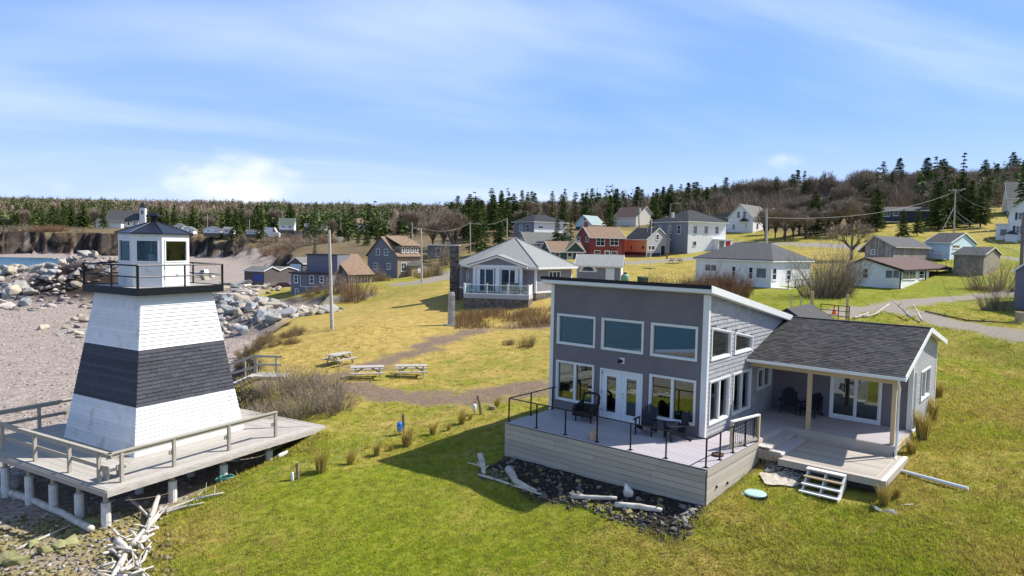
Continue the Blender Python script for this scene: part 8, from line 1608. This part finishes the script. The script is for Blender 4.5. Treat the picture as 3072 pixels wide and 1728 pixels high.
P = at_z(*V('B', 1395, 1265), .6); shrub('small dark evergreen bush alone on the lawn left of the house', 1, P[0], P[1], .55, None, 1.0, .8); P = at_z(*V('B', 1262, 1240), .6); shrub('tiny dark bush beside the lone lawn bush', 1, P[0], P[1], .34); P = at_z(*V('F', 605, 655), .5); shrub('thin bare bush growing beside the broad deck stairs', 0, P[0], P[1], .42)
for k in range(26): P = at_z(*V('A', rr.uniform(1780, 2250), rr.uniform(1120, 1260)), .2); shrub('dry grass tuft along the top of the bank', 3, P[0], P[1], rr.uniform(.3, .55), 'dry tufts on the bank')
# dark brush and small stunted spruce on cliff edges
r = random.Random(9)
for k in range(60):
    i = r.randrange(21, 34); a, b_ = SHORE[i], SHORE[i + 1]; t = r.random(); x, y = a + (b_ - a) * t; n_ = np.array([-(b_ - a)[1], (b_ - a)[0]]); n_ = n_ / np.hypot(*n_); q = r.uniform(-4, 14); x, y = x - n_[0] * -q * (-1), y - n_[1] * q * (1)
    if shore_s(np.array([x]), np.array([y]))[0] < -4: continue
    shrub('brown scrub clinging to the bank of the cove', r.choice((0, 1, 2)), x, y, r.uniform(1.5, 2.8), 'scrub on the cove bank', 1, 1.5)
# ---- grass: turf blades, tussocks, dry meadow
def grass_field(nm, n, pxr, pyr, zg, hmin, hmax, w, label, per, seed, rad_):
    """grass as tufts: each tuft a fan of blades sharing height and colour"""
    r = np.random.default_rng(seed); px = r.uniform(*pxr, n); py = pyr[0] + (pyr[1] - pyr[0]) * r.random(n) ** .85; d = np.stack([(px - 1536) / FPX, (py - 864) / FPX, np.ones(n)], 1) @ CM; t = (zg - CZ) / d[:, 2]; x, y = d[:, 0] * t, d[:, 1] * t
    sh = shore_s(x, y); keep = sh > .4 - 1.2 * np.clip((60 - np.hypot(x, y)) / 15, 0, 1); keep &= r.random(n) > .9 * path_mask(x, y, 'dirt'); keep &= path_mask(x, y, 'gravel') < .3
    q = np.stack([x - HO[0], y - HO[1]], 1); lx, ly = q @ HX[:2], q @ HY[:2]
    keep &= ~((lx > -7.25) & (lx < 5.6) & (ly > -.1) & (ly < 12.5)) & ~((lx > -7) & (lx < 1.65) & (ly > -5.2) & (ly < 1)) & ~((lx > 1) & (lx < 6) & (ly > .7) & (ly < 4.4)); q2 = np.stack([x - PN[0], y - PN[1]], 1); ax_, ay_ = q2 @ PX[:2], q2 @ PY[:2]; keep &= ~((ax_ > 0) & (ax_ < 10.1) & (ay_ > 0))
    x, y = x[keep], y[keep]; n = len(x); g = np.clip(greenness(x, y) + (fbm(x, y, .45, 3) - .5) * 1.0 + (r.random(n) - .5) * .75, 0, 1); dead = r.random(n) < .10
    rough = np.clip(np.maximum((x - 1) / 7, (-7 - x) / 4) + (fbm(x + 5, y, .2, 2) - .5) * 1.2, .15, 1); h0 = r.uniform(hmin, hmax, n) * (.55 + .45 * rough) * np.where(r.random(n) < .12 * rough, 1.8, 1)
    green = np.stack([.225 + .20 * r.random(n), .0 * x, .014 + .02 * r.random(n)], 1); green[:, 1] = green[:, 0] * r.uniform(1.08, 1.36, n); straw = np.stack([.38 + .28 * r.random(n), .0 * x, .0 * x], 1); straw[:, 1] = straw[:, 0] * r.uniform(.70, .80, n); straw[:, 2] = straw[:, 0] * r.uniform(.15, .30, n)
    c = straw * (1 - g[:, None]) + green * g[:, None]; c[dead] = np.array([.19, .13, .06])
    x, y, h0, c, rough = (np.repeat(k, per, 0) for k in (x, y, h0, c, rough)); m = len(x); a = r.uniform(0, 6.283, m); rd = np.sqrt(r.random(m)) * rad_ * (.7 + .6 * rough); h = h0 * r.uniform(.55, 1.15, m); ca, sa = np.cos(a), np.sin(a); bx, by = x + ca * rd, y + sa * rd; z = gza(bx, by); le = r.uniform(.3, 1.3, m); b_ = a + 1.57 + r.normal(0, .5, m); wx, wy = np.cos(b_) * w, np.sin(b_) * w
    v = np.stack([np.c_[bx - wx, by - wy, z - .03], np.c_[bx + wx, by + wy, z - .03], np.c_[bx + ca * le * h, by + sa * le * h, z + h]], 1).reshape(-1, 3); f = np.arange(3 * m).reshape(m, 3); c = c * r.uniform(.8, 1.2, (m, 1))
    return mesh_np(nm, v, f, 'lawn_blade', cols=dict(tint=np.repeat(c, 3, 0)), kind='stuff', label=label, cat='grass')
grass_field('lawn_grass', 46000, (-60, 3130), (1300, 1790), -.2, .055, .11, .014, 'short tufted lawn grass in front of the house', 9, 3, .085)
grass_field('field_grass', 20000, (600, 3130), (985, 1310), .4, .05, .13, .022, 'dry tufted grass on the middle lawn', 8, 4, .14)
grass_field('right_lawn_grass', 9000, (2560, 3130), (1000, 1320), 1.4, .05, .11, .018, 'rough lawn grass right of the wing', 8, 5, .12)
# dry meadow strip before the six-sided house
r = np.random.default_rng(12); n = 15000; u = r.uniform(860, 2000, n); v = 1000 + 45 * r.random(n) ** 1; Pm = np.array([at_y(*V('B', a, 1000), 0 + yy)[:2] for a, yy in zip(u[:1], (66,))]); px = 1024 + u / 2.516; Yd = r.uniform(60.5, 68.5, n); x = (px - 1536) / FPX * Yd * 1.0; z = ground(x, Yd); keep = r.random(n) < np.clip((fbm(x, Yd, .5, 3) - .25) * 2.2, 0, 1); x, y, z = x[keep], Yd[keep], z[keep]; n = len(x)
h = r.uniform(.45, 1.15, n) * np.clip(1.15 - np.abs(y - 65) / 6, .3, 1); D = np.c_[r.normal(0, .22, n), r.normal(0, .22, n), np.ones(n)]; D /= np.linalg.norm(D, axis=1, keepdims=True); vv_, ff_ = leafset(np.c_[x, y, z - .05], D, h, np.full(n, .05), r); t = np.repeat(r.uniform(.6, 1.3, n), 3); mesh_np('meadow_grass', vv_, ff_, 'reed', cols=dict(tint=np.c_[t, t * .92, t * .85]), kind='stuff', label='tall brown dry grass strip below the six-sided house', cat='grass')
# surf along the water's edge
mat('foam', (.80, .83, .85), .6, .05, 2); b = MB(); rf_ = random.Random(4)
def ribbon(pts, n, off, wmin, wmax, gap):
    p = np.array(pts, float); t = np.linspace(0, len(p) - 1, n); i = np.minimum(t.astype(int), len(p) - 2); q = p[i] + (p[i + 1] - p[i]) * (t - i)[:, None]; d = np.gradient(q, axis=0); nn_ = np.c_[-d[:, 1], d[:, 0]] / np.hypot(d[:, 0], d[:, 1])[:, None]; jit = (fbm(q[:, 0] + off * 7, q[:, 1], .08, 3) - .5) * 7 + off; q = q + nn_ * jit[:, None]; w = wmin + (wmax - wmin) * vnoise(q[:, 0], q[:, 1] + off, .35); on = vnoise(q[:, 0] - off, q[:, 1], .16) > gap
    for k in range(n - 1):
        if on[k] and on[k + 1]: A0, A1, B0, B1 = q[k] - nn_[k] * w[k] / 2, q[k] + nn_[k] * w[k] / 2, q[k + 1] - nn_[k + 1] * w[k + 1] / 2, q[k + 1] + nn_[k + 1] * w[k + 1] / 2; b.hex8([(*A0, -3.0), (*B0, -3.0), (*B1, -3.0), (*A1, -3.0)], [(*A0, -2.95), (*B0, -2.95), (*B1, -2.95), (*A1, -2.95)])
E1 = [(-136, 200), (-140, 226), (-152, 255), (-168, 280), (-200, 318), (-226, 345), (-260, 368), (-290, 386)]; E2 = [(-54, 66), (-59, 75), (-65, 83), (-71, 91), (-82, 106)]
for off, gp_ in ((0, .25), (2.5, .42), (-3, .5)): ribbon(E1, 260, off, .3, 1.6, gp_)
for off, gp_ in ((0, .3), (1.6, .45), (3, .5)): ribbon(E2, 160, off * .6, .1, .55, gp_)
b.build('surf', 'foam', kind='stuff', label='white surf along the edge of the cove water', cat='surf')
